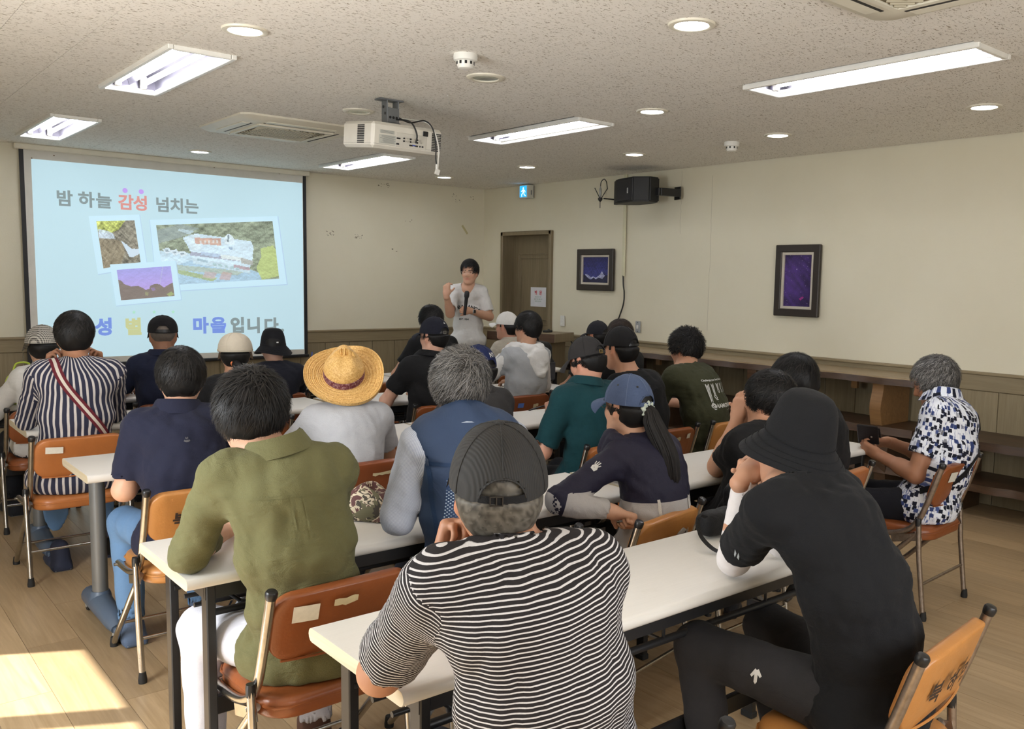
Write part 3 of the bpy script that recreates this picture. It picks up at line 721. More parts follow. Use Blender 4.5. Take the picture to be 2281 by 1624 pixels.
# loudspeaker
t = thing('loudspeaker', 'black loudspeaker on a bracket high on the right wall', 'loudspeaker', (6.09, 6.12, 2.405), math.radians(-14))
pl = [(-.13, .25), (-.165, .13), (-.165, -.16), (-.04, -.27), (.08, -.24), (.12, -.13), (.12, .16), (.03, .25)]
b_ = MB().extrude(pl, 2, -.125, .105); me = b_.mesh('cabinet'); fixn(me); bm = bmesh.new(); bm.from_mesh(me); bmesh.ops.bevel(bm, geom=bm.edges[:], offset=.012, segments=2, affect='EDGES'); bm.to_mesh(me); bm.free()
cb = link('cabinet', me, plain('black_speaker_shell', (.010, .010, .010), .55, bump=.3, bs=300), t, smooth=30)
link('grille', MB().box((-.170, -.015, -.01), (.008, .27, .195), bev=.003), plain('speaker_mesh', (.012, .012, .015), .6, bump=.6, bs=500), t, smooth=20)
link('badge', MB().box((-.176, -.09, -.02), (.004, .018, .05), bev=.001), plain('badge_steel', (.45, .45, .44), .35, .7), t)
link('bracket', MB().box((.05, -.22, -.03), (.05, .14, .07), Matrix.Rotation(.25, 3, 'Z'), bev=.004).box((.18, -.27, -.03), (.22, .05, .07), bev=.004).box((.285, -.24, -.03), (.012, .1, .12), bev=.003), M_BLACK, t, smooth=20)
# wireless microphone antenna
t = thing('antenna', 'black wall antenna with looped cable left of the loudspeaker', 'antenna', (6.195, 6.775, 2.365))
link('hub', MB().lathe([(.004, -.03), (.02, -.012), (.024, 0), (.022, .012), (.008, .016)], n=14), M_BLACK, t, smooth=40)
link('rod', MB().tube([(0, 0, 0), (0, .085, .115)], .004, 8), M_BLACK, t); link('rod', MB().tube([(0, -.02, .01), (0, -.10, .095)], .004, 8), M_BLACK, t); link('rod', MB().tube([(0, 0, 0), (0, 0, -.09)], .0035, 8), M_BLACK, t)
link('capsule', MB().lathe([(.004, .015), (.013, .03), (.013, .1), (.006, .115), (.005, .13)], n=12), plain('grey_capsule', (.4, .4, .39), .4, .4), t, smooth=40)
link('cable', MB().tube(curve([(0, 0, .12), (0, -.01, .17), (0, -.05, .195), (0, -.085, .17), (0, -.10, .12), (0, -.105, .09)]), .0045, 8), M_CABLE, t, smooth=60)
link('bracket', MB().box((.06, -.07, .0), (.15, .012, .012)).box((.13, -.115, -.02), (.04, .06, .07), bev=.003), M_BLACK, t)
link('backplate', MB().box((.146, -.14, .05), (.01, .13, .17), bev=.003), plain('clear_backplate', (.60, .57, .45), .4), t)
# conduit and cable
t = thing('cable_conduit', 'cream surface conduit with black cable running down the wall', 'conduit', (XR, 6.565, 0))
link('duct', MB().box((-.009, 0, 2.1), (.018, .04, 1.02), bev=.004), plain('cream_duct', (.66, .63, .44), .5), t, smooth=20)
link('cable', MB().tube(curve([(-.012, 0, 1.6), (-.014, -.01, 1.5), (-.014, -.025, 1.42), (-.014, -.015, 1.30), (-.014, .06, 1.13), (-.014, .13, .98)]), .007, 8), M_CABLE, t, smooth=60)
# tape, scuffs and cracks
tp = link('tape_strip', MB().box((0, 0, 0), (.026, .002, .125), Matrix.Rotation(-.66, 3, 'Y')), plain('yellowed_tape', (.52, .46, .24), .5), None, (6.085, YF+.0105, 2.115)); tag(tp, 'strip of yellowed tape on the cream wall left of the corner', 'tape')
random.seed(11)
M_SCUFF = plain('scuff_mark', (.16, .13, .09), .9)
for (x, z, n_) in ((4.355, 1.986, 7), (4.40, 1.99, 5), (4.688, 1.968, 14), (4.97, 2.553, 7), (5.03, 2.553, 8), (5.319, 2.18, 3), (5.925, 2.51, 4), (5.995, 2.452, 7), (6.168, 2.502, 4), (5.133, 1.832, 3)):
    mb = MB()
    for k in range(n_):
        a, b = random.uniform(-.045, .045), random.uniform(-.022, .022); mb.box((a, 0, b), (random.uniform(.004, .02), .0008, random.uniform(.002, .007)), Matrix.Rotation(random.uniform(-1, 1), 3, 'Y'))
    link('scuff', mb, M_SCUFF, wf, (x, YF+.0112, z))
for y, z0, z1 in ((5.825, 2.0, 2.59), (5.442, 1.1, 2.52)):
    pts = [(XR+.0112, y+random.uniform(-.006, .006), z0+(z1-z0)*k/14) for k in range(15)]
    link('hairline_crack', MB().tube(pts, .0009, 4), plain('crack', (.36, .33, .25), .9), wrt)
# ================================================================ tables
def laminate():
    t = NT('white_laminate'); v = t.coord('Object', (3, 60, 60), rnd=True); n = t.noise(v, 3, 4, .6)
    c = t.mix(n, (.66, .635, .585), (.74, .715, .665))
    d = t.noise(t.coord('Object', rnd=True), 4, 5, .7)
    r = t.n('ShaderNodeMapRange'); r.inputs[1].default_value = .62; r.inputs[2].default_value = .8; t.l(d, r.inputs[0])
    c = t.mix(t.math('MULTIPLY', r.outputs[0], .45), c, (.52, .48, .41))
    return t.set(c, .42)
M_LAM = laminate()
M_EDGE = oak_mat('raw_board_edge', (.50, .42, .28), (.68, .60, .46), axis=1, rough=.75, var=.05)
M_STEEL = plain('black_steel', (.014, .014, .015), .42)
M_CHROME = plain('worn_chrome', (.50, .49, .47), .22, 1., var=.3, vs=40)
M_CHROMED = plain('rusty_chrome', (.36, .30, .25), .36, .9, var=.5, vs=55)
M_RUBBER = plain('black_rubber', (.012, .012, .012), .7)
TH = .72
def table_mesh(L, D):
    """top with rounded long edges; raw ends"""
    r = .016; prof = []
    h = .034
    for cy_, s in ((D/2-r, 1), (-D/2+r, -1)):
        for k in range(7):
            a = (-PI/2+PI*k/6) if s > 0 else (PI/2+PI*k/6); prof.append((cy_+r*math.cos(a), TH-h/2+(h/2)*math.sin(a)))
    mb = MB().extrude(prof, 0, -L/2, L/2); n = len(prof)
    for i in range(len(mb.f)):
        if len(mb.f[i]) == n: mb.mi[i] = 1
    return mb
def folding_table(name, cx_, cy_, L, D, label, rz=0.):
    t = thing(name, label, 'table', (cx_, cy_, 0), rz, 'white seminar tables')
    link('tabletop', table_mesh(L, D), [M_LAM, M_EDGE], t, smooth=40)
    a = L/2-.075; b = D/2-.06
    link('apron', MB().box((0, -D/2+.05, TH-.058), (L-.12, .018, .045)).box((0, D/2-.05, TH-.058), (L-.12, .018, .045)).box((-a, 0, TH-.06), (.03, D-.1, .04)).box((a, 0, TH-.06), (.03, D-.1, .04)), M_STEEL, t)
    for sx in (-1, 1):
        for sy in (-1, 1):
            lg = link('leg', MB().box((sx*a, sy*b, (TH-.04)/2+.01), (.026, .044, TH-.06), bev=.003), M_STEEL, t, smooth=20)
            link('foot', MB().box((sx*a, sy*b, .012), (.034, .052, .024), bev=.004), M_RUBBER, lg, smooth=20)
        link('crossbar', MB().box((sx*a, 0, .1), (.022, 2*b, .03)), M_STEEL, t)
        sp = link('brace', MB().tube([(sx*a, b*.2, .35), (sx*(a-.26), b*.2, TH-.07)], .008, 8), M_GREY, t)
        link('lever', MB().tube([(sx*(a-.02), -b*.5, TH-.05), (sx*(a-.13), -b*.55, TH-.15)], .006, 8).lathe([(.006, 0), (.013, .012), (.015, .05), (.009, .066), (0, .068)], (sx*(a-.115), -b*.543, TH-.137), 12, Matrix.Rotation(-sx*2.35, 3, 'Y')), M_STEEL, t, smooth=50)
    link('stretcher', MB().box((0, -b+.04, .30), (2*a, .02, .055), bev=.003), M_STEEL, t, smooth=20)
    for yy in (-.13, -.04, .05, .14): link('shelf_bar', MB().tube([(-a, yy, TH-.14), (a, yy, TH-.14)], .0075 if yy > -.1 else .011, 8), M_STEEL, t, smooth=50)
    for xx in (-.45, 0, .45): link('shelf_hanger', MB().tube([(xx, -.13, TH-.14), (xx, .14, TH-.14)], .005, 6).tube([(xx, -.13, TH-.14), (xx, -.13, TH-.06)], .005, 6), M_STEEL, t, smooth=50)
    return t
M_BLUEG = plain('blue_grey_casting', (.07, .10, .15), .38)
M_GPOST = plain('grey_post', (.15, .155, .155), .4, .3)
def caster_table(cx_, cy_, L, D, label, rz=0.):
    t = thing('caster_table', label, 'table', (cx_, cy_, 0), rz, 'white seminar tables')
    link('tabletop', table_mesh(L, D), [M_LAM, M_EDGE], t, smooth=40)
    a = L/2-.09
    link('apron', MB().box((0, D/2-.08, TH-.07), (L-.2, .02, .06)).box((0, 0, TH-.05), (L-.2, .06, .03)), M_STEEL, t)
    for sx in (-1, 1):
        lg = link('leg', MB().lathe([(.032, .12), (.032, TH-.04)], (sx*a, .03, 0), 16), M_GPOST, t, smooth=40)
        link('bracket', MB().box((sx*a, .03, TH-.045), (.08, .3, .02), bev=.004), M_STEEL, lg, smooth=20)
        bs = link('base', MB().tube([(sx*a, -.24, .065), (sx*a, -.2, .085), (sx*a, .03, .1), (sx*a, .2, .085), (sx*a, .25, .065)], [.026, .042, .05, .042, .026], 14), M_BLUEG, t, smooth=50)
        link('collar', MB().lathe([(.05, .1), (.042, .14), (.036, .155), (.0, .155)], (sx*a, .03, 0), 16), M_BLUEG, bs, smooth=40)
        for sy in (-1, 1):
            w_ = link('caster', MB().lathe([(.0, -.012), (.03, -.012), (.033, -.006), (.033, .006), (.03, .012), (0, .012)], (sx*a, sy*.235+.01, .033), 18, Matrix.Rotation(PI/2, 3, 'Y')), M_RUBBER, t, smooth=40)
            link('hub', MB().lathe([(.0, -.0145), (.017, -.0145), (.017, .0145), (0, .0145)], (sx*a, sy*.235+.01, .033), 14, Matrix.Rotation(PI/2, 3, 'Y')), plain('caster_hub', (.42, .41, .38), .4), w_, smooth=40)
            link('fork', MB().box((sx*a, sy*.235, .06), (.036, .05, .03), bev=.006), M_BLUEG, w_, smooth=20)
    link('stretcher', MB().box((0, .05, .34), (2*a, .02, .08), bev=.003), M_STEEL, t, smooth=20)
    return t
LT = 1.705
folding_table('folding_table', .87+LT/2, 1.72, LT, .44, 'white table with a worn raw end, nearest the camera')
folding_table('folding_table', .75+LT/2, 2.66, LT, .45, 'white table in front of the man in the olive linen shirt', 0.0)
folding_table('folding_table', 2.475+LT/2, 2.63, LT, .46, 'white table with a paper sheet at its right end', -.012)
caster_table(.84+LT/2, 4.17, LT, .46, 'white caster table on a grey post, its end beside the navy shirt man')
folding_table('folding_table', 2.56+LT/2, 4.18, LT, .45, 'white table under the forearms of the teal polo man')
caster_table(.84+LT/2, 5.46, LT, .5, 'white caster table where the striped shirt man with a strap leans')
folding_table('folding_table', 2.58+1.9/2, 5.42, 1.9, .46, 'white table in front of the man in the white hooded top')
folding_table('folding_table', .1+1.8/2, 6.5, 1.8, .5, 'white front-row table at the left edge of the photo')
folding_table('folding_table', 1.93+LT/2, 6.52, LT, .48, 'white front-row table holding the drink cup with a blue straw')
folding_table('folding_table', 3.66+LT/2, 6.54, LT, .48, 'white front-row table before the man in the white cap')

# ================================================================ folding chairs
def vinyl(name, col, wear=.35):
    if name in MC: return MC[name]
    t = NT(name); v = t.coord('Object', rnd=True)
    n = t.noise(v, 7, 6, .65); c = t.mix(n, [x*.72 for x in col], [min(1, x*1.22) for x in col])
    n2 = t.noise(v, 38, 4, .7); r = t.n('ShaderNodeMapRange'); r.inputs[1].default_value = .66; r.inputs[2].default_value = .78; t.l(n2, r.inputs[0])
    c = t.mix(t.math('MULTIPLY', r.outputs[0], wear), c, [min(1, x*1.9+.05) for x in col])
    t.bump(t.noise(v, 130, 3), .18, .003)
    MC[name] = t.set(c, .34); return MC[name]
V_BROWN = vinyl('brown_vinyl', (.255, .075, .022)); V_TAN = vinyl('tan_vinyl', (.46, .20, .055), .5); V_ORNG = vinyl('orange_brown_vinyl', (.42, .145, .04)); V_DARK = vinyl('dark_brown_vinyl', (.15, .05, .022)); V_RED = vinyl('red_brown_vinyl', (.22, .062, .022))
def pad(w_, h_, th, r, bow=0., n=28, bulge=.4):
    """soft rounded-rectangle cushion, in X (width) and Z (height), thickness along Y; back face towards -Y"""
    def outline(ins):
        pts = []; a, b = w_/2-ins, h_/2-ins; rr = max(.004, r-ins)
        for cx_, cz_, a0 in ((a-rr, b-rr, 0), (-(a-rr), b-rr, PI/2), (-(a-rr), -(b-rr), PI), (a-rr, -(b-rr), 3*PI/2)):
            for k in range(8): t_ = a0+PI/2*k/7; pts.append((cx_+rr*math.cos(t_), cz_+rr*math.sin(t_)))
        return pts
    rings = [(.030, -.5*th), (.006, -.5*th), (.0015, -.44*th), (0, -.3*th), (0, .15*th), (.004, .34*th), (.016, .47*th), (.04, .55*th), (.075, .6*th)]
    vs = []; fs = []
    for ins, y in rings:
        for x, z in outline(ins): vs.append((x, y+bow*(1-(2*x/w_)**2)*-1, z))
    N = 32; L = len(rings)
    for i in range(L-1):
        for k in range(N): fs.append((i*N+k, (i+1)*N+k, (i+1)*N+(k+1) % N, i*N+(k+1) % N))
    for base, flip in ((0, False), ((L-1)*N, True)):
        m_ = 8   # close with strips so the bow is kept
        top = list(range(base, base+N))
        for k in range(15):
            a, b, c, d = top[(N-1-k+16) % N], top[(16-0+k-16) % N], top[(k+1) % N], top[(N-2-k+16) % N]
        # strips between matching points left and right of the middle
        for k in range(15):
            i0, i1 = (k+0) % N, (k+1) % N; j0, j1 = N-1-k, N-2-k
            if i1 == j1 or i0 == j0: continue
            if i1 >= j1: break
            f = (base+i0, base+i1, base+j1, base+j0); fs.append(f if not flip else f[::-1])
    mb = MB().add(vs, fs); return mb
CH_Y0 = -.22
def make_chair(label, vin, steel, stencil=None, stickers=(), loc=(0, 0), rz=0.):
    t = thing('folding_chair', label, 'chair', (loc[0], loc[1], 0), rz, 'steel folding chairs')
    hw = .213
    post = curve([(0, CH_Y0, .735), (0, CH_Y0+.03, .64), (0, CH_Y0+.06, .55), (0, CH_Y0+.095, .465), (0, CH_Y0+.15, .405), (0, CH_Y0+.25, .372), (0, CH_Y0+.42, .365)], 5)
    for s in (-1, 1):
        sx = s*hw
        p = link('back_post', MB().tube([(sx, q.y, q.z) for q in post], .0135, 10), steel, t, smooth=50)
        link('post_cap', MB().lathe([(.0, -.012), (.0145, -.012), (.0162, -.004), (.0162, .006), (.013, .011), (0, .013)], (sx, CH_Y0-.001, .736), 14, Matrix.Rotation(.3, 3, 'X')), M_BLACK, p, smooth=40)
        br = link('bracket', MB().box((sx-s*.03, CH_Y0+.037, .635), (.056, .004, .085), Matrix.Rotation(.32, 3, 'X'), bev=.0015), plain('zinc_bracket', (.52, .50, .45), .4, .6), p, smooth=20)
        for dz in (-.025, .025): link('screw', MB().lathe([(0, 0), (.007, 0), (.006, .004), (0, .005)], (sx-s*.036, CH_Y0+.034-dz*.32, .635+dz), 10, Matrix.Rotation(PI/2+.32, 3, 'X')), M_GREY if dz > 0 else M_BLACK, br, smooth=40)
        ox = sx+s*.022
        l1 = link('rear_leg', MB().tube([(ox, CH_Y0+.085, .455), (ox, CH_Y0+.075, .3), (ox, CH_Y0+.04, .02)], .0122, 10), steel, t, smooth=50)
        link('ring', MB().lathe([(.0, .02), (.012, .02), (.0135, .012), (.0135, -.014), (0, -.014)], (ox, CH_Y0+.086, .455), 12), M_BLACK, l1, smooth=40)
        link('foot_cap', MB().lathe([(.0, 0), (.0155, 0), (.0165, .012), (.0125, .042), (0, .042)], (ox, CH_Y0+.038, 0), 12), M_RUBBER, l1, smooth=40)
        l2 = link('front_leg', MB().tube([(ox-s*.02, CH_Y0+.1, .40), (ox-s*.012, CH_Y0+.2, .29), (ox-s*.006, CH_Y0+.46, .02)], .0122, 10), steel, t, smooth=50)
        link('foot_cap', MB().lathe([(.0, 0), (.0155, 0), (.0165, .012), (.0125, .04), (0, .04)], (ox-s*.006, CH_Y0+.466, 0), 12), M_RUBBER, l2, smooth=40)
        link('hinge_plate', MB().box((sx+s*.012, CH_Y0+.145, .372), (.004, .15, .035), Matrix.Rotation(-.25, 3, 'X'), bev=.001), steel, t, smooth=20)
    for nm, y, z in (('rear_rung', CH_Y0+.058, .165), ('front_rung', CH_Y0+.35, .135), ('seat_bar', CH_Y0+.41, .362), ('seat_bar', CH_Y0+.13, .385)):
        link(nm, MB().tube([(-hw-.02, y, z), (hw+.02, y, z)], .007, 8), steel, t, smooth=50)
    # back cushion
    bk = pad(.405, .205, .04, .062, bow=.022); R = Matrix.Rotation(.30, 3, 'X'); off = Vector((0, CH_Y0+.045, .632))
    bk.v = [tuple(R @ Vector(v)+off) for v in bk.v]
    back = link('backrest', bk, vin, t, smooth=50)
    we = []
    for k in range(13):
        a = -1+2*k/12; we.append(R @ Vector((a*.17, -.02-.022*(1-(a*.84)**2), -.0985+.0*abs(a)))+off)
    link('piping', MB().tube(we, .0035, 6), vin, back, smooth=50)
    st = pad(.40, .40, .06, .09); R2 = Matrix.Rotation(PI/2, 3, 'X')
    st.v = [tuple(R2 @ Vector(v)+Vector((0, CH_Y0+.245, .392))) for v in st.v]
    seat = link('seat', st, vin, t, smooth=50)
    sr = [(x*.198, y*.198) for x, y in [(math.copysign(min(1, abs(math.cos(a))*1.28), math.cos(a)), math.copysign(min(1, abs(math.sin(a))*1.28), math.sin(a))) for a in np.linspace(0, 2*PI, 33)]]
    link('piping', MB().tube([(x, y+CH_Y0+.245, .395) for x, y in sr], .004, 6), vin, seat, smooth=50)
    def on_back(u, v, lift=.0): # local sticker plane to chair space, seen from behind
        x = u; y = -.0205-.022*(1-(2*x/.405)**2)-lift; return R @ Vector((x, y, v))+off
    if stencil:
        for ch, u in zip('북하면', (-.09, 0, .085)):
            me = text_mesh(ch, .066, 0, .002); tv = [on_back(u+v.co.x, v.co.y-.012, .0012) for v in me.vertices]
            for v, q in zip(me.vertices, tv): v.co = q
            link('stencil', me, plain('black_stencil', (.025, .015, .012), .6), back)
    for (u, v, w_, h_, kind) in stickers:
        col = {'w': (.72, .70, .62), 'y': (.60, .53, .34), 'b': (.08, .18, .55)}[kind]
        mb = MB(); nx = 6; random.seed(int(1000*(u+v+3)))
        if kind == 'y':      # a torn label
            top = [v+h_/2*(1-.4*random.random()) for _ in range(nx+1)]; bot = [v-h_/2*(1-.7*random.random()) for _ in range(nx+1)]
        else: top = [v+h_/2]*(nx+1); bot = [v-h_/2]*(nx+1)
        vs = [on_back(u-w_/2+w_*k/nx, top[k], .0012) for k in range(nx+1)]+[on_back(u-w_/2+w_*k/nx, bot[k], .0012) for k in range(nx+1)]
        mb.add(vs, [(k, nx+1+k, nx+2+k, k+1) for k in range(nx)])
        link('sticker', mb, plain('sticker_'+kind, col, .55, var=.2, vs=60), back)
    return t
CH = [  # x, y of the back, turn, vinyl, steel, stencil, stickers, label
 (1.08, 2.16, .03, V_BROWN, M_CHROME, None, [(-.12, .045, .07, .05, 'w'), (-.01, .06, .07, .03, 'y')], 'brown vinyl folding chair holding the man in the olive linen shirt'),
 (2.03, .93, .1, V_TAN, M_CHROMED, 1, [], 'worn tan folding chair with rusty posts under the black bucket hat man'),
 (1.14, 3.45, 0, V_TAN, M_CHROME, 1, [], 'tan folding chair with black lettering behind the navy shirt man'),
 (1.02, 4.88, 0, V_ORNG, M_CHROME, None, [(-.12, .05, .075, .035, 'w')], 'orange-brown folding chair under the vertically striped shirt man'),
 (2.30, 2.1, .2, V_TAN, M_CHROME, 1, [], 'tan lettered folding chair behind the ponytail woman'),
 (1.69, 2.15, 0, V_TAN, M_CHROME, None, [], 'tan folding chair behind the man in the blue mesh vest'),
 (4.11, 1.92, .06, V_BROWN, M_CHROMED, None, [(-.10, .05, .06, .05, 'w')], 'brown folding chair standing alone under the blue and white patterned shirt man'),
 (1.04, 1.00, -.04, V_TAN, M_CHROME, None, [], 'tan folding chair cut off at the bottom under the horizontally striped man'),
 (3.64, 3.34, 0, V_BROWN, M_CHROME, None, [(.03, .05, .06, .035, 'y'), (.13, .06, .03, .03, 'w')], 'brown folding chair with a yellow label right of the denim cap'),
 (4.20, 3.33, -.05, V_TAN, M_CHROME, 1, [], 'tan lettered folding chair under the olive T-shirt man'),
 (3.48, 2.12, .1, V_ORNG, M_CHROME, None, [], 'orange-brown folding chair at the right end of the table with the paper'),
 (3.08, 3.19, 0, V_ORNG, M_CHROME, None, [(-.13, .05, .06, .05, 'w')], 'orange-brown folding chair with a white label under the teal polo man'),
 (1.84, 3.52, 0, V_RED, M_CHROME, None, [(.09, .05, .1, .02, 'y')], 'red-brown folding chair under the straw hat wearer'),
 (2.51, 3.42, 0, V_BROWN, M_CHROME, None, [], 'brown folding chair under the dark grey shirt person in a navy cap'),
 (3.11, 4.85, 0, V_BROWN, M_CHROME, None, [(-.11, .04, .06, .05, 'y')], 'brown folding chair under the black shirt man in a navy cap with white mark'),
 (3.87, 4.93, .05, V_RED, M_CHROME, None, [(-.08, .04, .05, .035, 'b'), (.06, .03, .05, .035, 'y')], 'red-brown folding chair with a blue sticker behind the white hooded top'),
 (3.35, 6.1, 0, V_BROWN, M_CHROME, None, [], 'empty brown folding chair in the front row right of the straw hat'),
 (2.45, 5.88, 0, V_RED, M_CHROME, None, [], 'red-brown folding chair under the front-row person in a black bucket hat'),
 (1.73, 5.82, 0, V_DARK, M_CHROME, None, [(-.1, .06, .08, .02, 'w')], 'dark brown folding chair under the navy polo man in a black cap'),
 (2.92, 2.13, .05, V_TAN, M_CHROME, None, [], 'tan folding chair draped with a black jacket'),
 (1.88, 4.86, 0, V_BROWN, M_CHROME, None, [], 'brown folding chair under the woman in a cream flat cap'),
 (1.08, 5.95, 0, V_BROWN, M_CHROME, None, [], 'brown folding chair under the person in a checked cap'),
 (3.92, 6.1, 0, V_BROWN, M_CHROME, None, [], 'brown folding chair under the front-row man with windswept black hair'),
 (4.66, 6.1, 0, V_BROWN, M_CHROME, None, [], 'brown folding chair under the front-row man in a white cap'),
 (4.66, 4.72, .1, V_BROWN, M_CHROME, None, [], 'brown folding chair under the dark-haired man by the long bench'),
 (4.95, 5.35, .1, V_BROWN, M_CHROME, None, [], 'brown folding chair under the half-hidden person in a dark cap'),
]
for (x, y, rz, vin, steel, st_, stick, lab) in CH:
    make_chair(lab, vin, steel, st_, stick, (x+math.sin(rz)*CH_Y0, y-math.cos(rz)*CH_Y0), rz)

# ================================================================ benches along the right wall
def plank_wood(name, a, b):
    return oak_mat(name, a, b, axis=1, rough=.42, var=.2, scale=.7)
M_BENCH = plank_wood('dark_bench_wood', (.040, .020, .010), (.115, .060, .028))
M_BTOP = plank_wood('pale_bench_top', (.27, .19, .10), (.42, .32, .19))
M_LIVE = plank_wood('live_edge_wood', (.22, .11, .04), (.40, .22, .085))
def live_board(L, D, th, seed, n=40):
    r = random.Random(seed); vs = []; fs = []
    e = [0]*(n+1)
    for k in range(n+1): e[k] = .012*math.sin(k*.7+seed)+.008*math.sin(k*1.9+seed*2)+r.uniform(-.003, .003)
    for k in range(n+1):
        y = -L/2+L*k/n
        vs += [(-D/2+e[k], y, -th/2), (-D/2+e[k]+.012*(1+math.sin(k*1.3)), y, th/2), (D/2, y, th/2), (D/2, y, -th/2)]
    for k in range(n):
        for j in range(4): fs.append((k*4+j, k*4+(j+1) % 4, (k+1)*4+(j+1) % 4, (k+1)*4+j))
    fs += [(3, 2, 1, 0), tuple(n*4+j for j in range(4))]
    return MB().add(vs, fs)
def bench_leg(y, z0, z1, D, mat, par, live=True, notch=False):
    pts = []; n = 10
    for k in range(n+1):
        z = z0+(z1-z0)*k/n; pts.append((-D/2+(.015*math.sin(k*.6+y*3) if live else 0), z))
    if notch: poly = pts+[(D/2, z1), (D/2, z0), (D/2-.05, z0)]+[(.02+.1*math.cos(a), z0+.09*math.sin(a)) for a in np.linspace(0, PI, 8)]
    else: poly = pts+[(D/2, z1), (D/2, z0)]
    mb = MB().extrude(poly, 1, y-.045, y+.045)
    return link('leg', mb, mat, par, smooth=30)
XC = 6.105
def bench(label, y0, y1, z0, z1, D, mats, legs, shelf=None, seed=1):
    yc = (y0+y1)/2; t = thing('long_bench', label, 'bench', (XC, yc, 0))
    link('seat_board', MB(), mats[0], t) if False else None
    b = live_board(y1-y0, D, .055, seed); o = link('seat_board', b, mats[0], t, (0, 0, z1-.0275), smooth=25)
    if shelf: link('shelf_board', live_board(y1-y0-.02, D, .05, seed+5), mats[1], t, (0, 0, shelf-.025), smooth=25)
    for y, lm, nt__ in legs: bench_leg(y-yc, z0, z1-.056, D-.05, lm, t, True, nt__)
    return t
bench('long dark two-tier bench along the right wall, farther one', 3.12, 6.6, 0, .53, .47, [M_BENCH, M_BENCH], [(3.35, M_BENCH, 0), (4.4, M_BENCH, 0), (5.5, M_BENCH, 0), (6.4, M_BENCH, 0)], .24, 1)
bench('dark two-tier bench beside the patterned shirt man, running out of the photo', .4, 3.1, 0, .53, .47, [M_BENCH, M_BENCH], [(.6, M_BENCH, 0), (1.7, M_BENCH, 0), (2.85, M_BENCH, 0)], .24, 2)
bench('pale-topped bench stacked on the farther dark bench by the wall', 3.12, 6.45, .531, .895, .44, [M_BTOP, M_BENCH], [(3.42, M_LIVE, 0), (4.55, M_BENCH, 0), (5.35, M_LIVE, 0), (6.2, M_BENCH, 0)], None, 3)
# a thin dark underside board so the pale top keeps its dark front edge
for o in bpy.data.objects:
    if o.name.startswith('long_bench') and 'pale-topped' in o['label']:
        link('edge_strip', live_board(3.33, .442, .045, 3), M_BENCH, o, (-.004, 0, .862), smooth=25)
        for y in (3.75, 5.85): link('brace', MB().box((.05, y-4.785, .80), (.03, .05, .09)), M_LIVE, o)

# ================================================================ lectern
LX, LY, LZ, LR = 5.72, 7.28, 1.0, math.radians(-68)
t = thing('lectern', 'brown wooden lectern with a dark front edge beside the standing speaker', 'lectern', (LX, LY, 0), LR)
M_LEC = oak_mat('lectern_oak', (.22, .165, .095), (.33, .26, .165), axis=2, rough=.45, var=.02)
M_LECD = oak_mat('lectern_dark', (.075, .04, .025), (.14, .08, .05), axis=0, rough=.4, var=.02)
link('top', MB().box((0, 0, LZ-.045), (.80, .42, .09), bev=.004), M_LEC, t, smooth=20)
link('front_edge', MB().box((0, -.212, LZ-.045), (.79, .012, .085), bev=.002), M_LECD, t, smooth=20)
link('body', MB().box((0, .03, (LZ-.09)/2+.03), (.62, .32, LZ-.15), bev=.004), M_LEC, t, smooth=20)
link('plinth', MB().box((0, .03, .03), (.7, .38, .06), bev=.006), M_LECD, t, smooth=20)
link('front_panel', MB().box((0, -.135, .5), (.44, .014, .6), bev=.004), M_LEC, t, smooth=20)
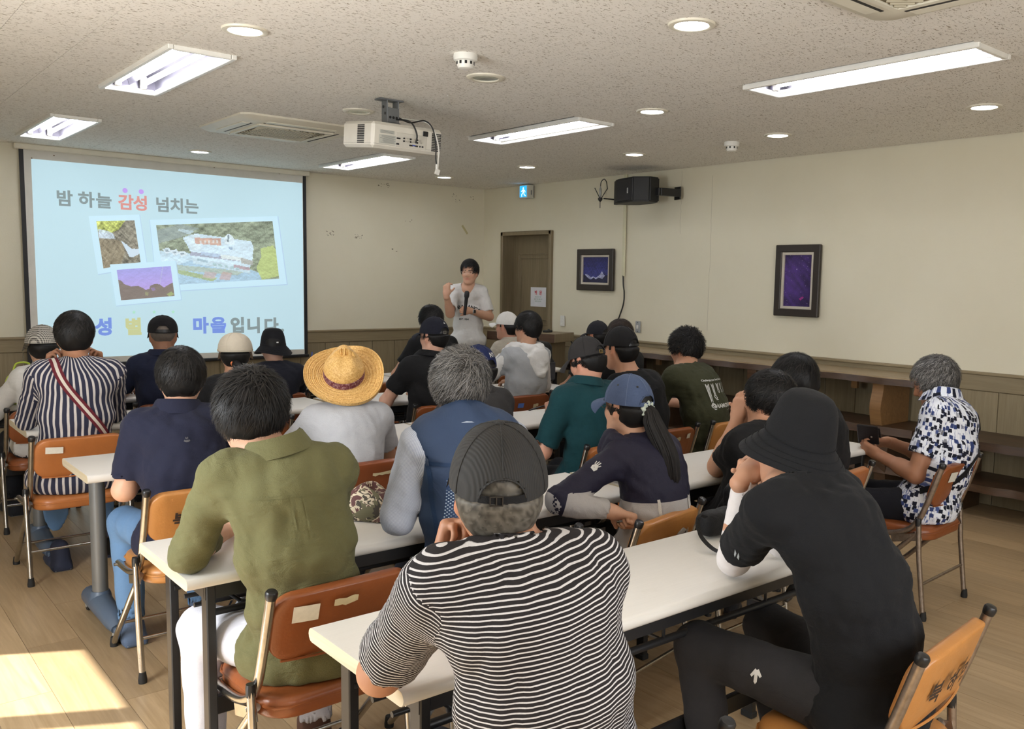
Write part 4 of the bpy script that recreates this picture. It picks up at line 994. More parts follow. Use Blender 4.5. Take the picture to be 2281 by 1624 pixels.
# ================================================================ people: smooth-blended distance fields meshed with surface nets
f32 = np.float32
class Vol:
    def __init__(s, lo, hi, h):
        s.h = h; s.lo = np.array(lo, float)
        s.ax = [np.arange(lo[i], hi[i]+h, h).astype(f32) for i in range(3)]
        s.a = np.full([len(x) for x in s.ax], 1., f32)
    def _sl(s, lo, hi):
        sl = []
        for i in range(3):
            n = len(s.ax[i]); a = int(max(0, math.floor((lo[i]-s.lo[i])/s.h))); b = int(min(n, math.ceil((hi[i]-s.lo[i])/s.h)+1)); sl.append((a, max(a, b)))
        return sl
    def _do(s, lo, hi, fn, k, op):
        m = max(k, 0)+3*s.h; sl = s._sl(np.array(lo)-m, np.array(hi)+m)
        if any(b <= a for a, b in sl): return
        g = [s.ax[i][sl[i][0]:sl[i][1]] for i in range(3)]
        X, Y, Z = g[0][:, None, None], g[1][None, :, None], g[2][None, None, :]
        d = fn(X, Y, Z).astype(f32); v = s.a[sl[0][0]:sl[0][1], sl[1][0]:sl[1][1], sl[2][0]:sl[2][1]]
        if op == 'u':
            r = np.minimum(v, d)
            if k > 0: q = np.maximum(k-np.abs(v-d), 0)/k; r = r-q*q*(k/4)
        else:
            d = -d if op == 's' else d; r = np.maximum(v, d)
            if k > 0: q = np.maximum(k-np.abs(v-d), 0)/k; r = r+q*q*(k/4)
        v[...] = r
    def cap(s, a, b, ra, rb=None, k=.02, op='u', wide=None, flat=False):
        """tapered limb from a to b; wide=(vector, factor) makes the section oval; flat cuts the b end square"""
        rb = ra if rb is None else rb; a = np.array(a, float); b = np.array(b, float); ab = b-a; L2 = max(1e-9, ab @ ab); L = math.sqrt(L2)
        ex = max(ra, rb)*(wide[1] if wide else 1); lo = np.minimum(a, b)-ex; hi = np.maximum(a, b)+ex
        def fn(X, Y, Z):
            x, y, z = X-a[0], Y-a[1], Z-a[2]; t = (x*ab[0]+y*ab[1]+z*ab[2])/L2; tc = np.maximum(t, 0) if flat else np.clip(t, 0, 1)
            x = x-tc*ab[0]; y = y-tc*ab[1]; z = z-tc*ab[2]
            if wide:
                w = wide[0]; q = (x*w[0]+y*w[1]+z*w[2])*(1-1/wide[1]); x = x-q*w[0]; y = y-q*w[1]; z = z-q*w[2]
            d = np.sqrt(x*x+y*y+z*z)-(ra+(rb-ra)*np.clip(tc, 0, 1))
            if flat: d = np.maximum(d, (t-1)*L)
            return d
        s._do(lo, hi, fn, k, op); return s
    def ell(s, c, r, R=None, k=.02, op='u'):
        c = np.array(c, float); r = np.array(r, float); M = np.eye(3) if R is None else np.array(R, float)   # rows: local axes
        ex = np.sqrt(((M*r[:, None])**2).sum(0)); 
        def fn(X, Y, Z):
            x, y, z = X-c[0], Y-c[1], Z-c[2]
            u, v, w = [M[i, 0]*x+M[i, 1]*y+M[i, 2]*z for i in range(3)]
            k0 = np.sqrt((u/r[0])**2+(v/r[1])**2+(w/r[2])**2); k1 = np.sqrt((u/r[0]**2)**2+(v/r[1]**2)**2+(w/r[2]**2)**2)
            return k0*(k0-1)/np.maximum(k1, 1e-6)
        s._do(c-ex, c+ex, fn, k, op); return s
    def rbox(s, c, hf, R=None, r=.005, k=.01, op='u'):
        c = np.array(c, float); M = np.eye(3) if R is None else np.array(R, float); hf = np.array(hf, float)
        ex = (np.abs(M)*hf[:, None]).sum(0)
        def fn(X, Y, Z):
            x, y, z = X-c[0], Y-c[1], Z-c[2]; q = [np.abs(M[i, 0]*x+M[i, 1]*y+M[i, 2]*z)-(hf[i]-r) for i in range(3)]
            return np.sqrt(sum(np.maximum(t, 0)**2 for t in q))+np.minimum(np.maximum(np.maximum(q[0], q[1]), q[2]), 0)-r
        s._do(c-ex, c+ex, fn, k, op); return s
    def half(s, p, n, k=.0, lo=None, hi=None):
        """keep only the side of the plane that n points away from (inside a box, if given)"""
        p = np.array(p, float); n = np.array(n, float); n = n/np.linalg.norm(n)
        lo = s.lo if lo is None else lo; hi = s.lo+s.h*np.array(s.a.shape) if hi is None else hi
        s._do(lo, hi, lambda X, Y, Z: (X-p[0])*n[0]+(Y-p[1])*n[1]+(Z-p[2])*n[2], k, 'i'); return s
    def ripple(s, amp, freq, seed, stretch=(1, 1, 1)):
        m = np.abs(s.a) < amp*3+s.h*2; i = np.nonzero(m); P = np.stack([s.ax[j][i[j]]*stretch[j] for j in range(3)], 1)
        r = np.random.RandomState(seed); n = np.zeros(len(P), f32)
        for q in range(6):
            k = r.randn(3); k = k/np.linalg.norm(k)*freq*(.6+r.rand()); l = r.randn(3)*freq*.5
            n += (1-np.abs(np.sin(P @ k.astype(f32)+r.rand()*6.3+1.6*np.sin(P @ l.astype(f32)+r.rand()*6)))*1.6)*(.6 if q > 2 else 1)
        s.a[i] += (amp*n/2.6).astype(f32); return s
    def mesh(s):
        a = s.a; sh = a.shape; neg = a < 0; h = s.h
        ny, nz = sh[1]-1, sh[2]-1; ncell = (sh[0]-1)*ny*nz
        S = np.zeros((ncell, 3)); C = np.zeros(ncell); quads = []
        def cell(i, j, k): return (i*ny+j)*nz+k
        for ax in range(3):
            sl0 = [slice(None)]*3; sl1 = [slice(None)]*3; sl0[ax] = slice(0, -1); sl1[ax] = slice(1, None)
            A, B = a[tuple(sl0)], a[tuple(sl1)]; cr = np.nonzero(neg[tuple(sl0)] != neg[tuple(sl1)])
            if len(cr[0]) == 0: continue
            va, vb = A[cr], B[cr]; t = va/(va-vb); P = np.stack(cr, 1).astype(float); P[:, ax] += t
            o1, o2 = [(1, 2), (2, 0), (0, 1)][ax]
            ids = []; ok = np.ones(len(t), bool)
            for d1, d2 in ((0, 0), (-1, 0), (-1, -1), (0, -1)):
                I = [c.copy() for c in cr]; I[o1] = I[o1]+d1; I[o2] = I[o2]+d2
                good = (I[o1] >= 0) & (I[o2] >= 0) & (I[o1] < sh[o1]-1) & (I[o2] < sh[o2]-1); ok &= good
                ids.append(np.where(good, cell(I[0], I[1], I[2]), 0))
                g = cell(I[0], I[1], I[2])[good]
                for q in range(3): S[:, q] += np.bincount(g, P[good, q], ncell)
                C += np.bincount(g, None, ncell)
            Q = np.stack(ids, 1)[ok]; fl = (va > 0)[ok]; Q[fl] = Q[fl][:, ::-1]; quads.append(Q)
        act = np.nonzero(C > 0)[0]; mp = np.full(ncell, -1, np.int64); mp[act] = np.arange(len(act))
        V = S[act]/C[act, None]*h+s.lo; Q = mp[np.concatenate(quads)] if quads else np.zeros((0, 4), int)
        return V, Q
def np_mesh(name, V, Q, smooth=True):
    me = bpy.data.meshes.new(name); me.vertices.add(len(V)); me.vertices.foreach_set('co', np.asarray(V, f32).ravel())
    Q = np.asarray(Q); n = Q.shape[1]; me.loops.add(Q.size); me.loops.foreach_set('vertex_index', Q.astype(np.int32).ravel())
    me.polygons.add(len(Q)); me.polygons.foreach_set('loop_start', np.arange(0, Q.size, n, dtype=np.int32))
    me.polygons.foreach_set('use_smooth', np.full(len(Q), smooth)); me.update(calc_edges=True); me.validate(); return me
def vcol(me, name, col):
    at = me.color_attributes.new(name, 'FLOAT_COLOR', 'POINT'); c = np.ones((len(me.vertices), 4), f32); c[:, :3] = col; at.data.foreach_set('color', c.ravel())
def nrm(v): v = np.array(v, float); return v/max(1e-9, np.linalg.norm(v))
def rotm(yaw=0., pitch=0., roll=0.):
    """head axes as rows (right, forward, up): yaw turns left, pitch bows down, roll tips to the right"""
    R = Euler((-pitch, roll, yaw), 'XYZ').to_matrix() if False else (Matrix.Rotation(yaw, 3, 'Z') @ Matrix.Rotation(-pitch, 3, 'X') @ Matrix.Rotation(roll, 3, 'Y'))
    return np.array(R).T

# ---- materials of people
def skin_mat():
    t = NT('skin'); a = t.n('ShaderNodeVertexColor'); a.layer_name = 'tint'
    n = t.noise(t.coord('Object'), 45, 4, .6); c = t.mix(t.math('MULTIPLY', n, .35), a.outputs[0], t.mix(1., a.outputs[0], (.80, .62, .55), 'MULTIPLY'))
    t.bump(t.noise(t.coord('Object'), 320, 2), .10, .002)
    t.b.inputs['Subsurface Weight'].default_value = .06; t.b.inputs['Subsurface Radius'].default_value = (.012, .005, .003)
    return t.set(c, .52, spec=.4)
M_SKIN = skin_mat()
def hair_mat():
    t = NT('hair'); a = t.n('ShaderNodeVertexColor'); a.layer_name = 'tint'; t.b.inputs['Anisotropic'].default_value = .4
    return t.set(a.outputs[0], .5, spec=.22)
M_HAIR = hair_mat()
def cloth(name, col, rough=.85, fine=260, var=.16, bump=.22):
    if name in MC: return MC[name]
    t = NT(name); v = t.coord('Object'); n = t.noise(v, 9, 5, .65); n2 = t.noise(v, fine, 2)
    c = t.mix(n, [x*(1-var) for x in col], [min(1, x*(1+var)) for x in col]); c = t.mix(t.math('MULTIPLY', n2, .3), c, [x*.62 for x in col])
    h = t.math('ADD', t.math('MULTIPLY', n2, .35), t.math('MULTIPLY', t.noise(t.coord('Object', (1, 1, 2.2)), 11, 4, .55, 1.6), 1.6))
    t.bump(h, bump, .012)
    t.b.inputs['Sheen Weight'].default_value = .03
    MC[name] = t.set(c, rough, spec=.15); return MC[name]
def uvs(t): return t.n('ShaderNodeUVMap').outputs[0]
def stripe_cloth(name, a, b, period, frac, along, wob=.1):
    """woven stripes that follow the garment: along=1 rings the body, along=0 runs up and down"""
    t = NT(name); sp = t.n('ShaderNodeSeparateXYZ'); t.l(uvs(t), sp.inputs[0])
    u = sp.outputs[along]; v = t.coord('Object'); w = t.noise(v, 9, 2)
    u = t.math('ADD', u, t.math('MULTIPLY', t.math('SUBTRACT', w, .5), wob*period))
    fr = t.math('FRACT', t.math('DIVIDE', t.math('ADD', u, 10.), period)); r = t.n('ShaderNodeMapRange'); r.inputs[1].default_value = frac-.03; r.inputs[2].default_value = frac+.03; t.l(fr, r.inputs[0])
    c = t.mix(r.outputs[0], b, a); n2 = t.noise(v, 300, 2); c = t.mix(t.math('MULTIPLY', n2, .25), c, [x*.6 for x in a])
    t.bump(t.math('ADD', t.math('MULTIPLY', n2, .3), t.math('MULTIPLY', t.noise(v, 12, 4, .6, 1.2), 1.4)), .2, .010)
    return t.set(c, .85, spec=.2)
def patt_mat():
    t = NT('brushed_blue_print'); tc = uvs(t); mp = t.n('ShaderNodeMapping'); mp.inputs['Scale'].default_value = (52, 44, 1); t.l(tc, mp.inputs[0])
    nz = t.noise(mp.outputs[0], 1.2, 3); ad = t.n('ShaderNodeVectorMath', operation='ADD'); sc = t.n('ShaderNodeVectorMath', operation='SCALE'); sc.inputs['Scale'].default_value = .5
    cb = t.n('ShaderNodeCombineXYZ'); t.l(nz, cb.inputs[0]); t.l(nz, cb.inputs[1]); t.l(cb.outputs[0], sc.inputs[0]); t.l(mp.outputs[0], ad.inputs[0]); t.l(sc.outputs[0], ad.inputs[1])
    vo = t.n('ShaderNodeTexVoronoi'); vo.distance = 'CHEBYCHEV'; vo.inputs['Scale'].default_value = 1.0; vo.inputs['Randomness'].default_value = .75; t.l(ad.outputs[0], vo.inputs['Vector'])
    r = t.n('ShaderNodeMapRange'); r.inputs[1].default_value = .40; r.inputs[2].default_value = .47; t.l(vo.outputs['Distance'], r.inputs[0])
    sp = t.n('ShaderNodeSeparateColor'); t.l(vo.outputs['Color'], sp.inputs[0]); ink = t.ramp(sp.outputs[0], [(0, (.006, .008, .02)), (.5, (.006, .008, .02)), (.55, (.03, .05, .16)), (.78, (.06, .09, .25)), (.82, (.74, .78, .86))], 'CONSTANT')
    mp2 = t.n('ShaderNodeMapping'); mp2.inputs['Scale'].default_value = (120, 22, 1); t.l(tc, mp2.inputs[0]); s2 = t.noise(mp2.outputs[0], 1.0, 3, .6, .5)
    r2 = t.n('ShaderNodeMapRange'); r2.inputs[1].default_value = .54; r2.inputs[2].default_value = .64; t.l(s2, r2.inputs[0])
    base = t.mix(r2.outputs[0], (.76, .79, .86), (.10, .14, .34)); c = t.mix(r.outputs[0], ink, base)
    t.bump(t.noise(t.coord('Object'), 12, 4, .6, 1.2), .2, .01)
    return t.set(c, .75, spec=.25)
def meshpanel_mat(v0=.2, v1=.45, hw=.128):
    t = NT('blue_mesh_panel'); mp = t.n('ShaderNodeMapping'); mp.inputs['Scale'].default_value = (1, 1, 1); mp.inputs['Rotation'].default_value = (0, 0, PI/4); t.l(uvs(t), mp.inputs[0])
    sp = t.n('ShaderNodeSeparateXYZ'); t.l(mp.outputs[0], sp.inputs[0]); P = .0072
    def cellc(o): return t.math('SUBTRACT', t.math('FRACT', t.math('DIVIDE', t.math('ADD', o, 10.), P)), .5)
    a, b = cellc(sp.outputs[0]), cellc(sp.outputs[1]); d = t.math('SQRT', t.math('ADD', t.math('MULTIPLY', a, a), t.math('MULTIPLY', b, b)))
    r = t.n('ShaderNodeMapRange'); r.inputs[1].default_value = .24; r.inputs[2].default_value = .31; t.l(d, r.inputs[0])
    pat = t.noise(t.coord('Object', (1, 1, 1)), 9, 3, .5, .8); see = t.ramp(pat, [(.36, (.02, .05, .13)), (.56, (.55, .68, .82))])
    c = t.mix(r.outputs[0], see, (.016, .045, .125)); s0 = t.n('ShaderNodeSeparateXYZ'); t.l(uvs(t), s0.inputs[0])
    m = t.math('MULTIPLY', t.math('LESS_THAN', t.math('ABSOLUTE', s0.outputs[0]), hw), t.math('MULTIPLY', t.math('GREATER_THAN', s0.outputs[1], v0), t.math('LESS_THAN', s0.outputs[1], v1)))
    nv = t.mix(t.noise(t.coord('Object'), 9, 4, .6), (.015, .034, .082), (.021, .047, .11)); c = t.mix(m, nv, c); t.bump(t.math('ADD', t.math('MULTIPLY', r.outputs[0], t.math('MULTIPLY', m, .4)), t.noise(t.coord('Object'), 12, 4, .6, 1.3)), .3, .01)
    return t.set(c, .7)

class Person:
    def __init__(s, label, x, y, res=.010, group=None, cat='person'):
        s.t = thing('person', label, cat, (x, y, 0)); s.o = np.array((x, y, 0.)); s.h = res
    def loc(s, p): return np.array(p, float)-s.o
    def add(s, name, me, mat, parent=None, **k): return link(name, me, mat, parent or s.t, **k)

SKIN = {'light': (.60, .355, .24), 'mid': (.52, .285, .18), 'tan': (.40, .195, .11), 'dark': (.30, .145, .085)}

def hand_prims(V, W, d, n, left, curl, k=.006, sc=1., spread=0., thumb=None):
    """hand from wrist W: finger direction d, palm faces n"""
    d = nrm(d); n = nrm(np.array(n)-d*np.dot(n, d)); l = np.cross(d, n)*(1 if left else -1)   # l points to the thumb side
    V.cap(W-d*.03, W+d*.02, .025*sc, .025*sc, .015, wide=(l, 1.2))
    M = np.stack([l, d, n]); V.rbox(W+d*.052*sc, (.040*sc, .046*sc, .0145*sc), M, .013*sc, .016)
    V.ell(W+d*.03*sc+l*.024*sc+n*.008, (.018*sc, .03*sc, .014*sc), M, .012)
    for i, (o, L) in enumerate(((.029, .070), (.010, .078), (-.010, .072), (-.028, .056))):
        p = W+d*(.092-.006*abs(i-1.3))*sc+l*o*sc; L *= sc; ang = 0.; dr = d+l*(o*spread); r = .0088*sc if i < 3 else .0076*sc
        for q, fr in enumerate((.45, .32, .26)):
            ang += curl[q]*(1+.06*i); e = nrm(nrm(dr)*math.cos(ang)+n*math.sin(ang)); p2 = p+e*L*fr
            V.cap(p, p2, r*(1-.08*q), r*(.94-.08*q), .004 if q else .008); p = p2
    th = thumb or (.62, .70, .38); p = W+d*.022*sc+l*.026*sc+n*.008*sc; e = nrm(d*th[0]+l*th[1]+n*th[2]); p2 = p+e*.040*sc; V.cap(p, p2, .0125*sc, .0105*sc, .012)
    e2 = nrm(e+d*.5+n*.35*(curl[0]+.2)); V.cap(p2, p2+e2*.030*sc, .0102*sc, .0085*sc, .005)

def ik(S, W, hint, L1, L2):
    v = W-S; D = np.linalg.norm(v); u = v/D
    if D > (L1+L2)*.995: W = S+u*(L1+L2)*.995; D = np.linalg.norm(W-S)
    D = max(D, abs(L1-L2)+.01); a = (L1*L1-L2*L2+D*D)/(2*D); hgt = math.sqrt(max(1e-6, L1*L1-a*a)); hn = np.array(hint, float); hn = nrm(hn-u*np.dot(hn, u))
    return S+u*a+hn*hgt, W

def build_person(label, seat, head, yaw=0., pitch=.1, roll=0., hyaw=None, c7=None, lean=0., arms=(None, None), sleeve='short', skin='mid', shirt=None, pants=None, shoe=None,
                 hair=None, cap=None, res=.010, bulk=1., tyaw=None, sw=.17, legs=True, legdir=0., knees=None, stand=False, collar=None, smat2=None, wrinkle=.0055, glasses=None, face=False,
                 sleeve_len=None, hem=None, extra=None, hairline=0., neckline=.0, hands=True, feet_y=None, sc=.95, seed=1, name_parts=None, hand_h=.0042, shirt_cut=None):
    P = Person(label, seat[0], seat[1], res); h = res
    hyaw = yaw if hyaw is None else hyaw; tyaw = yaw if tyaw is None else tyaw
    Rt = rotm(tyaw); Lr, Fd, Up = Rt; Rh = rotm(hyaw, pitch, roll); hr, hf, hu = Rh
    Hd = P.loc(head); hs = sc
    hip = np.array((0, 0, .505 if not stand else seat[2]))
    C7 = P.loc(c7) if c7 is not None else Hd-hf*.075-np.array((0, 0, .135))
    sp = C7-hip; mid = hip+sp*.5-Fd*(.045+lean*.02)
    def spine(t): return (1-t)**2*hip+2*t*(1-t)*(mid*2-.5*(hip+C7))+t*t*C7
    def tang(t): return nrm(spine(t+.02)-spine(t-.02))
    sw = sw*.86; SL = C7-Lr*sw*bulk**.5+Fd*.035-tang(.9)*.055; SR = C7+Lr*sw*bulk**.5+Fd*.035-tang(.9)*.055
    L1, L2 = .285*sc/.95, .245*sc/.95
    A = []
    for side, S, spec in ((-1, SL, arms[0]), (1, SR, arms[1])):
        if spec is None: spec = dict(w=P.o+S+Fd*.30+Lr*side*-.06+np.array((0, 0, -.235)), hint=(Lr*side*.8+np.array((0, 0, -.8))-Fd*.2))
        spec = dict(spec)
        if 'e' in spec: E = P.loc(spec['e']); W = P.loc(spec['w'])
        else: E, W = ik(S, P.loc(spec['w']), spec.get('hint', Lr*side*.7+np.array((0, 0, -.9))), L1, L2)
        A.append((side, S, E, W, spec))
    inside = []   # records for colouring
    lo = np.minimum.reduce([hip-.26, Hd-.2, SL-.12, SR-.12]+[a[2]-.09 for a in A]+[a[3]-.12 for a in A]); hi = np.maximum.reduce([hip+.26, Hd+.2, SL+.12, SR+.12]+[a[2]+.09 for a in A]+[a[3]+.12 for a in A])
    lo[2] = max(lo[2], hip[2]-.14)
    b = bulk
    def torso(V, g, k=.06, low=True):
        st = [(0., .162, .115, .105), (.28, .146, .114, .12), (.55, .150, .115, .12), (.80, .146, .103, .10)]
        for t, rx, ry, rz in st:
            if t == 0. and not low: continue
            T = tang(t); f_ = nrm(Fd-T*np.dot(Fd, T)); V.ell(spine(t), (rx*b+g, ry*b+g, rz+g), np.stack([np.cross(f_, T), f_, T]), k)
        V.cap(SL-Lr*-.02, SR-Lr*.02, .056*b**.5+g, None, k)
        for S in (SL, SR): V.cap(C7-Up*.022+Fd*.02, C7*.42+S*.58-Up*.012, .044+g*.8, .046+g, .05)
    # ---- body (head, neck, trunk, arms, hands: one skin surface)
    V = Vol(lo, hi, h); torso(V, -.004)
    def H(p): return Hd+(hr*p[0]+hf*p[1]+hu*p[2])*hs
    nb = H((0, -.03, -.055)); V.cap(nb, C7+Fd*.045-Up*.02, .054*hs, .060*b**.4, .03); V.cap(H((0, -.005, -.07)), C7+Fd*.075-Up*.03, .042*hs, .05, .03)
    E3 = lambda c, r, k=.02, op='u': V.ell(H(c), np.array(r)*hs, Rh, k, op)
    E3((0, -.012, .03), (.076, .096, .088)); E3((0, .03, -.02), (.063, .066, .085)); E3((0, .035, -.075), (.048, .05, .042))
    for s in (-1, 1):
        V.cap(H((s*.052, -.005, -.045)), H((s*.022, .062, -.098)), .02*hs, .018*hs, .03)
        E3((s*.037, .058, -.028), (.026, .026, .026), .02)
        V.ell(H((s*.079, -.012, -.008)), np.array((.0095, .021, .034))*hs, rotm(hyaw-s*.35, pitch+.12, roll), .006); E3((s*.089, -.005, -.004), (.006, .011, .018), .006, 's')
        V.ell(H((s*.074, .002, -.034)), np.array((.011, .013, .014))*hs, Rh, .006)
    E3((0, .075, -.102), (.02, .018, .017), .025); V.cap(H((0, .088, .012)), H((0, .109, -.028)), .009*hs, .0135*hs, .014)
    for s in (-1, 1): E3((s*.013, .098, -.032), (.010, .012, .009), .008)
    V.cap(H((-.036, .08, .024)), H((.036, .08, .024)), .011*hs, None, .02)
    for s in (-1, 1): E3((s*.031, .098, .003), (.015, .014, .011), .012, 's'); E3((s*.031, .0755, .002), (.0145, .013, .012), .004)
    V.cap(H((-.018, .088, -.0585)), H((.018, .088, -.0585)), .0065*hs, None, .008); V.cap(H((-.016, .087, -.070)), H((.016, .087, -.070)), .0075*hs, None, .008)
    if face: E3((0, .099, -.0645), (.013, .012, .0045), .004, 's')
    for side, S, E, W, spec in A:
        V.cap(S, E, .050*b**.5, .040, .03); V.cap(E, W, .042, .027, .012); V.cap(E, E*.6+W*.4, .041, .039, .02)
    if stand is False or True: V.half((0, 0, hip[2]-.09), (0, 0, -1))
    Vb, Qb = V.mesh()
    allV, allQ = [Vb], [Qb]
    if hands:
        for side, S, E, W, spec in A:
            if spec.get('nohand'): continue
            fd = nrm(W-E); d = np.array(spec.get('d', fd)); n = np.array(spec.get('n', (0, 0, -1.))); cu = spec.get('curl', (.5, .6, .4)); hh = hand_h if res < .011 else .0062
            V2 = Vol(W-.16, W+.16, hh); V2.cap(E*.25+W*.75, W, .031, .0262, .01); hand_prims(V2, W, d, n, side < 0, cu, sc=.95, spread=spec.get('spread', 1.5), thumb=spec.get('thumb'))
            v2, q2 = V2.mesh(); allQ.append(q2+sum(len(x) for x in allV)); allV.append(v2)
    VV = np.concatenate(allV); me = np_mesh('body', VV, np.concatenate(allQ))
    base = np.array(SKIN[skin] if isinstance(skin, str) else skin); col = np.tile(base, (len(VV), 1))
    q = (VV-Hd) @ Rh.T/hs
    def blend(m, c): col[:] = col*(1-m[:, None])+np.array(c)*m[:, None]
    def gs(c, r): return np.exp(-(((q-np.array(c))/np.array(r))**2).sum(1))
    for s in (-1, 1):
        blend(.5*np.clip(gs((s*.083, -.012, -.008), (.014, .025, .036)), 0, 1), base*np.array((1.12, .72, .62)))
        if face or hair is None or True:
            br = (np.abs(q[:, 0]-s*.033) < .019) & (np.abs(q[:, 2]-(.0265-.2*np.abs(np.abs(q[:, 0])-.03))) < .0042) & (q[:, 1] > .05); col[br] = (.03, .022, .018)
            blend(.6*np.clip(gs((s*.031, .09, .003), (.012, .02, .005)), 0, 1), base*np.array((.32, .24, .22)))
        blend(.25*gs((s*.04, .07, -.03), (.02, .03, .02)), base*np.array((1.1, .75, .7)))
    blend(.75*np.clip(1.6*gs((0, .094, -.0645), (.022, .02, .010)), 0, 1), base*np.array((.78, .40, .40)))
    vcol(me, 'tint', np.clip(col, 0, 1)); body = P.add('body', me, M_SKIN)
    if face:
        for s in (-1, 1):
            e = H((s*.031, .0785, .0025)); mb = MB().lathe([(0, -.0085), (.006, -.006), (.0085, 0), (.006, .006), (0, .0085)], tuple(e), 12)
            eo = P.add('eye', mb, plain('eye_white', (.70, .68, .66), .3), smooth=60)
            e2 = H((s*.031-.002, .0862, .0015)); link('iris', MB().lathe([(0, -.003), (.0035, -.002), (.0042, 0), (.0035, .002), (0, .003)], tuple(e2), 10), plain('iris_dark', (.02, .012, .01), .2), eo, smooth=60)
    # ---- upper garment
    G = dict(P=P, C7=C7, hip=hip, spine=spine, tang=tang, Lr=Lr, Fd=Fd, Up=Up, SL=SL, SR=SR, A=A, H=H, Rh=Rh, Hd=Hd, hs=hs, body=body, b=b, sw=sw)
    if shirt is not None:
        V = Vol(lo-.03, hi+.03, h); g = .011; torso(V, g, .06)
        if hem:      # lower hem that falls over the hips
            V.ell(hip+Up*-.02, (.185*b+g, .135*b+g, .12), np.stack([Lr, Fd, Up]), .05)
        else: V.ell(hip+Up*.0, (.178*b+g, .126*b+g, .10), np.stack([Lr, Fd, Up]), .05)
        for side, S, E, W, spec in A:
            if sleeve == 'none': continue
            if sleeve == 'short': t_ = sleeve_len or .66; V.cap(S-Up*.002, S+(E-S)*t_, .054*b**.5+g*.55, .059+g*.4, .035, flat=True)
            else:
                V.cap(S, E, .055*b**.5+g*.5, .049+g*.3, .035); end = E+(W-E)*(sleeve_len or .93); V.cap(E, end, .052+g*.3, .036+g*.4, .012, flat=True)
        V.ripple(wrinkle, 26., seed, (1, 1, .75)); V.ripple(wrinkle*.45, 62., seed+9)
        for side, S, E, W, spec in A:     # hollow the cuffs
            if sleeve == 'short': e = S+(E-S)*(sleeve_len or .66); V.cap(e-nrm(E-S)*.02, e+nrm(E-S)*.03, .0465, None, .0, 's')
            elif sleeve == 'long': e = E+(W-E)*(sleeve_len or .93); V.cap(e-nrm(W-E)*.02, e+nrm(W-E)*.03, .029, None, 0, 's')
        V.cap(H((0, -.03, -.05)), C7+Fd*.045+Up*(.002-neckline), .062*hs, .066*b**.4+neckline, .006, 's')
        if not stand: V.half((0, 0, .425), (0, 0, -1), .01)
        else: V.half((0, 0, hip[2]-.045), (0, 0, -1), .0)
        if shirt_cut: shirt_cut(V, G)
        v, qd = V.mesh(); me = np_mesh('shirt', v, qd)
        set_uv(me, v, qd, G)
        so_ = P.add('shirt', me, shirt if not isinstance(shirt, (list, tuple)) else list(shirt)); G['shirt'] = so_
        if smat2:     # second cloth on part of the garment
            fi = np.array(smat2(v[qd].mean(1), G), int); me.polygons.foreach_set('material_index', fi.astype(np.int32))
    # ---- legs
    kk = []
    if legs:
        if stand:
            kn = [hip+Lr*s*.085-Up*.46*sc+Fd*.01 for s in (-1, 1)]; an = [hip*np.array((1, 1, 0))+Lr*s*.10+np.array((0, 0, .085))-Fd*.01 for s in (-1, 1)]
        else:
            ld = rotm(legdir if legdir else tyaw)[1]; lw = rotm(legdir if legdir else tyaw)[0]
            kn = [hip+lw*s*.13+ld*.40*sc+np.array((0, 0, -.035)) for s in (-1, 1)] if knees is None else [P.loc(k_) for k_ in knees]
            an = [k_*np.array((1, 1, 0))+ld*(feet_y if feet_y is not None else -.02)+np.array((0, 0, .10)) for k_ in kn]
        lo2 = np.minimum.reduce([hip-.24]+[k_-.12 for k_ in kn]+[a_-.12 for a_ in an]); hi2 = np.maximum.reduce([hip+.24]+[k_+.12 for k_ in kn]+[a_+.12 for a_ in an])
        V = Vol(lo2, hi2, h*1.1); V.ell(hip-Up*.01, (.176*b, .122*b, .10), np.stack([Lr, Fd, Up]), .03)
        for s, K, An in zip((-1, 1), kn, an):
            hj = hip+Lr*s*.085+Up*-.01; V.cap(hj, K, .088*b**.5, .066, .05); V.cap(K, An, .066, .052, .03, flat=True)
            V.cap(An-(K-An)*.05, An+(K-An)*.06, .045, None, 0, 's')
        V.ripple(.0035, 24., seed+3)
        if not stand: V.half((0, 0, .418), (0, 0, -1), .006, lo2, np.array((hi2[0], (hip+Fd*.12)[1], hi2[2])))
        v, qd = V.mesh(); G['trousers'] = P.add('trousers', np_mesh('trousers', v, qd), pants or cloth('dark_trousers', (.02, .021, .026)))
        for s, An in zip((-1, 1), an):
            fd = rotm((legdir if legdir else tyaw)-s*.12)[1]; sd = rotm((legdir if legdir else tyaw)-s*.12)[0]
            V = Vol(An-np.array((.2, .2, .11)), An+np.array((.2, .2, .08)), .008); B = An*np.array((1, 1, 0))
            M = np.stack([sd, fd, np.array((0, 0, 1.))]); V.rbox(B+fd*.055+np.array((0, 0, .016)), (.046, .135, .016), M, .012, .0); V.ell(B+fd*.10+np.array((0, 0, .04)), (.046, .085, .042), M, .03); V.cap(B-fd*.03+np.array((0, 0, .05)), An+np.array((0, 0, .01)), .046, .043, .03)
            V.half((0, 0, .002), (0, 0, -1)); v, qd = V.mesh(); so2 = P.add('shoe', np_mesh('shoe', v, qd), shoe or cloth('dark_shoe', (.02, .02, .024), .6))
            link('sole', MB().box(tuple(B+fd*.055+np.array((0, 0, .011))), (.088, .268, .02), Matrix.Rotation((legdir if legdir else tyaw)-s*.12, 3, 'Z'), bev=.009), plain('white_sole', (.62, .62, .60), .6), so2, smooth=30)
    G['kn'] = kn
    if hair: make_hair(G, hair, res, seed)
    if cap: cap(G)
    if collar: make_collar(G, **collar)
    if glasses: make_glasses(G, glasses)
    if extra: extra(G)
    return G

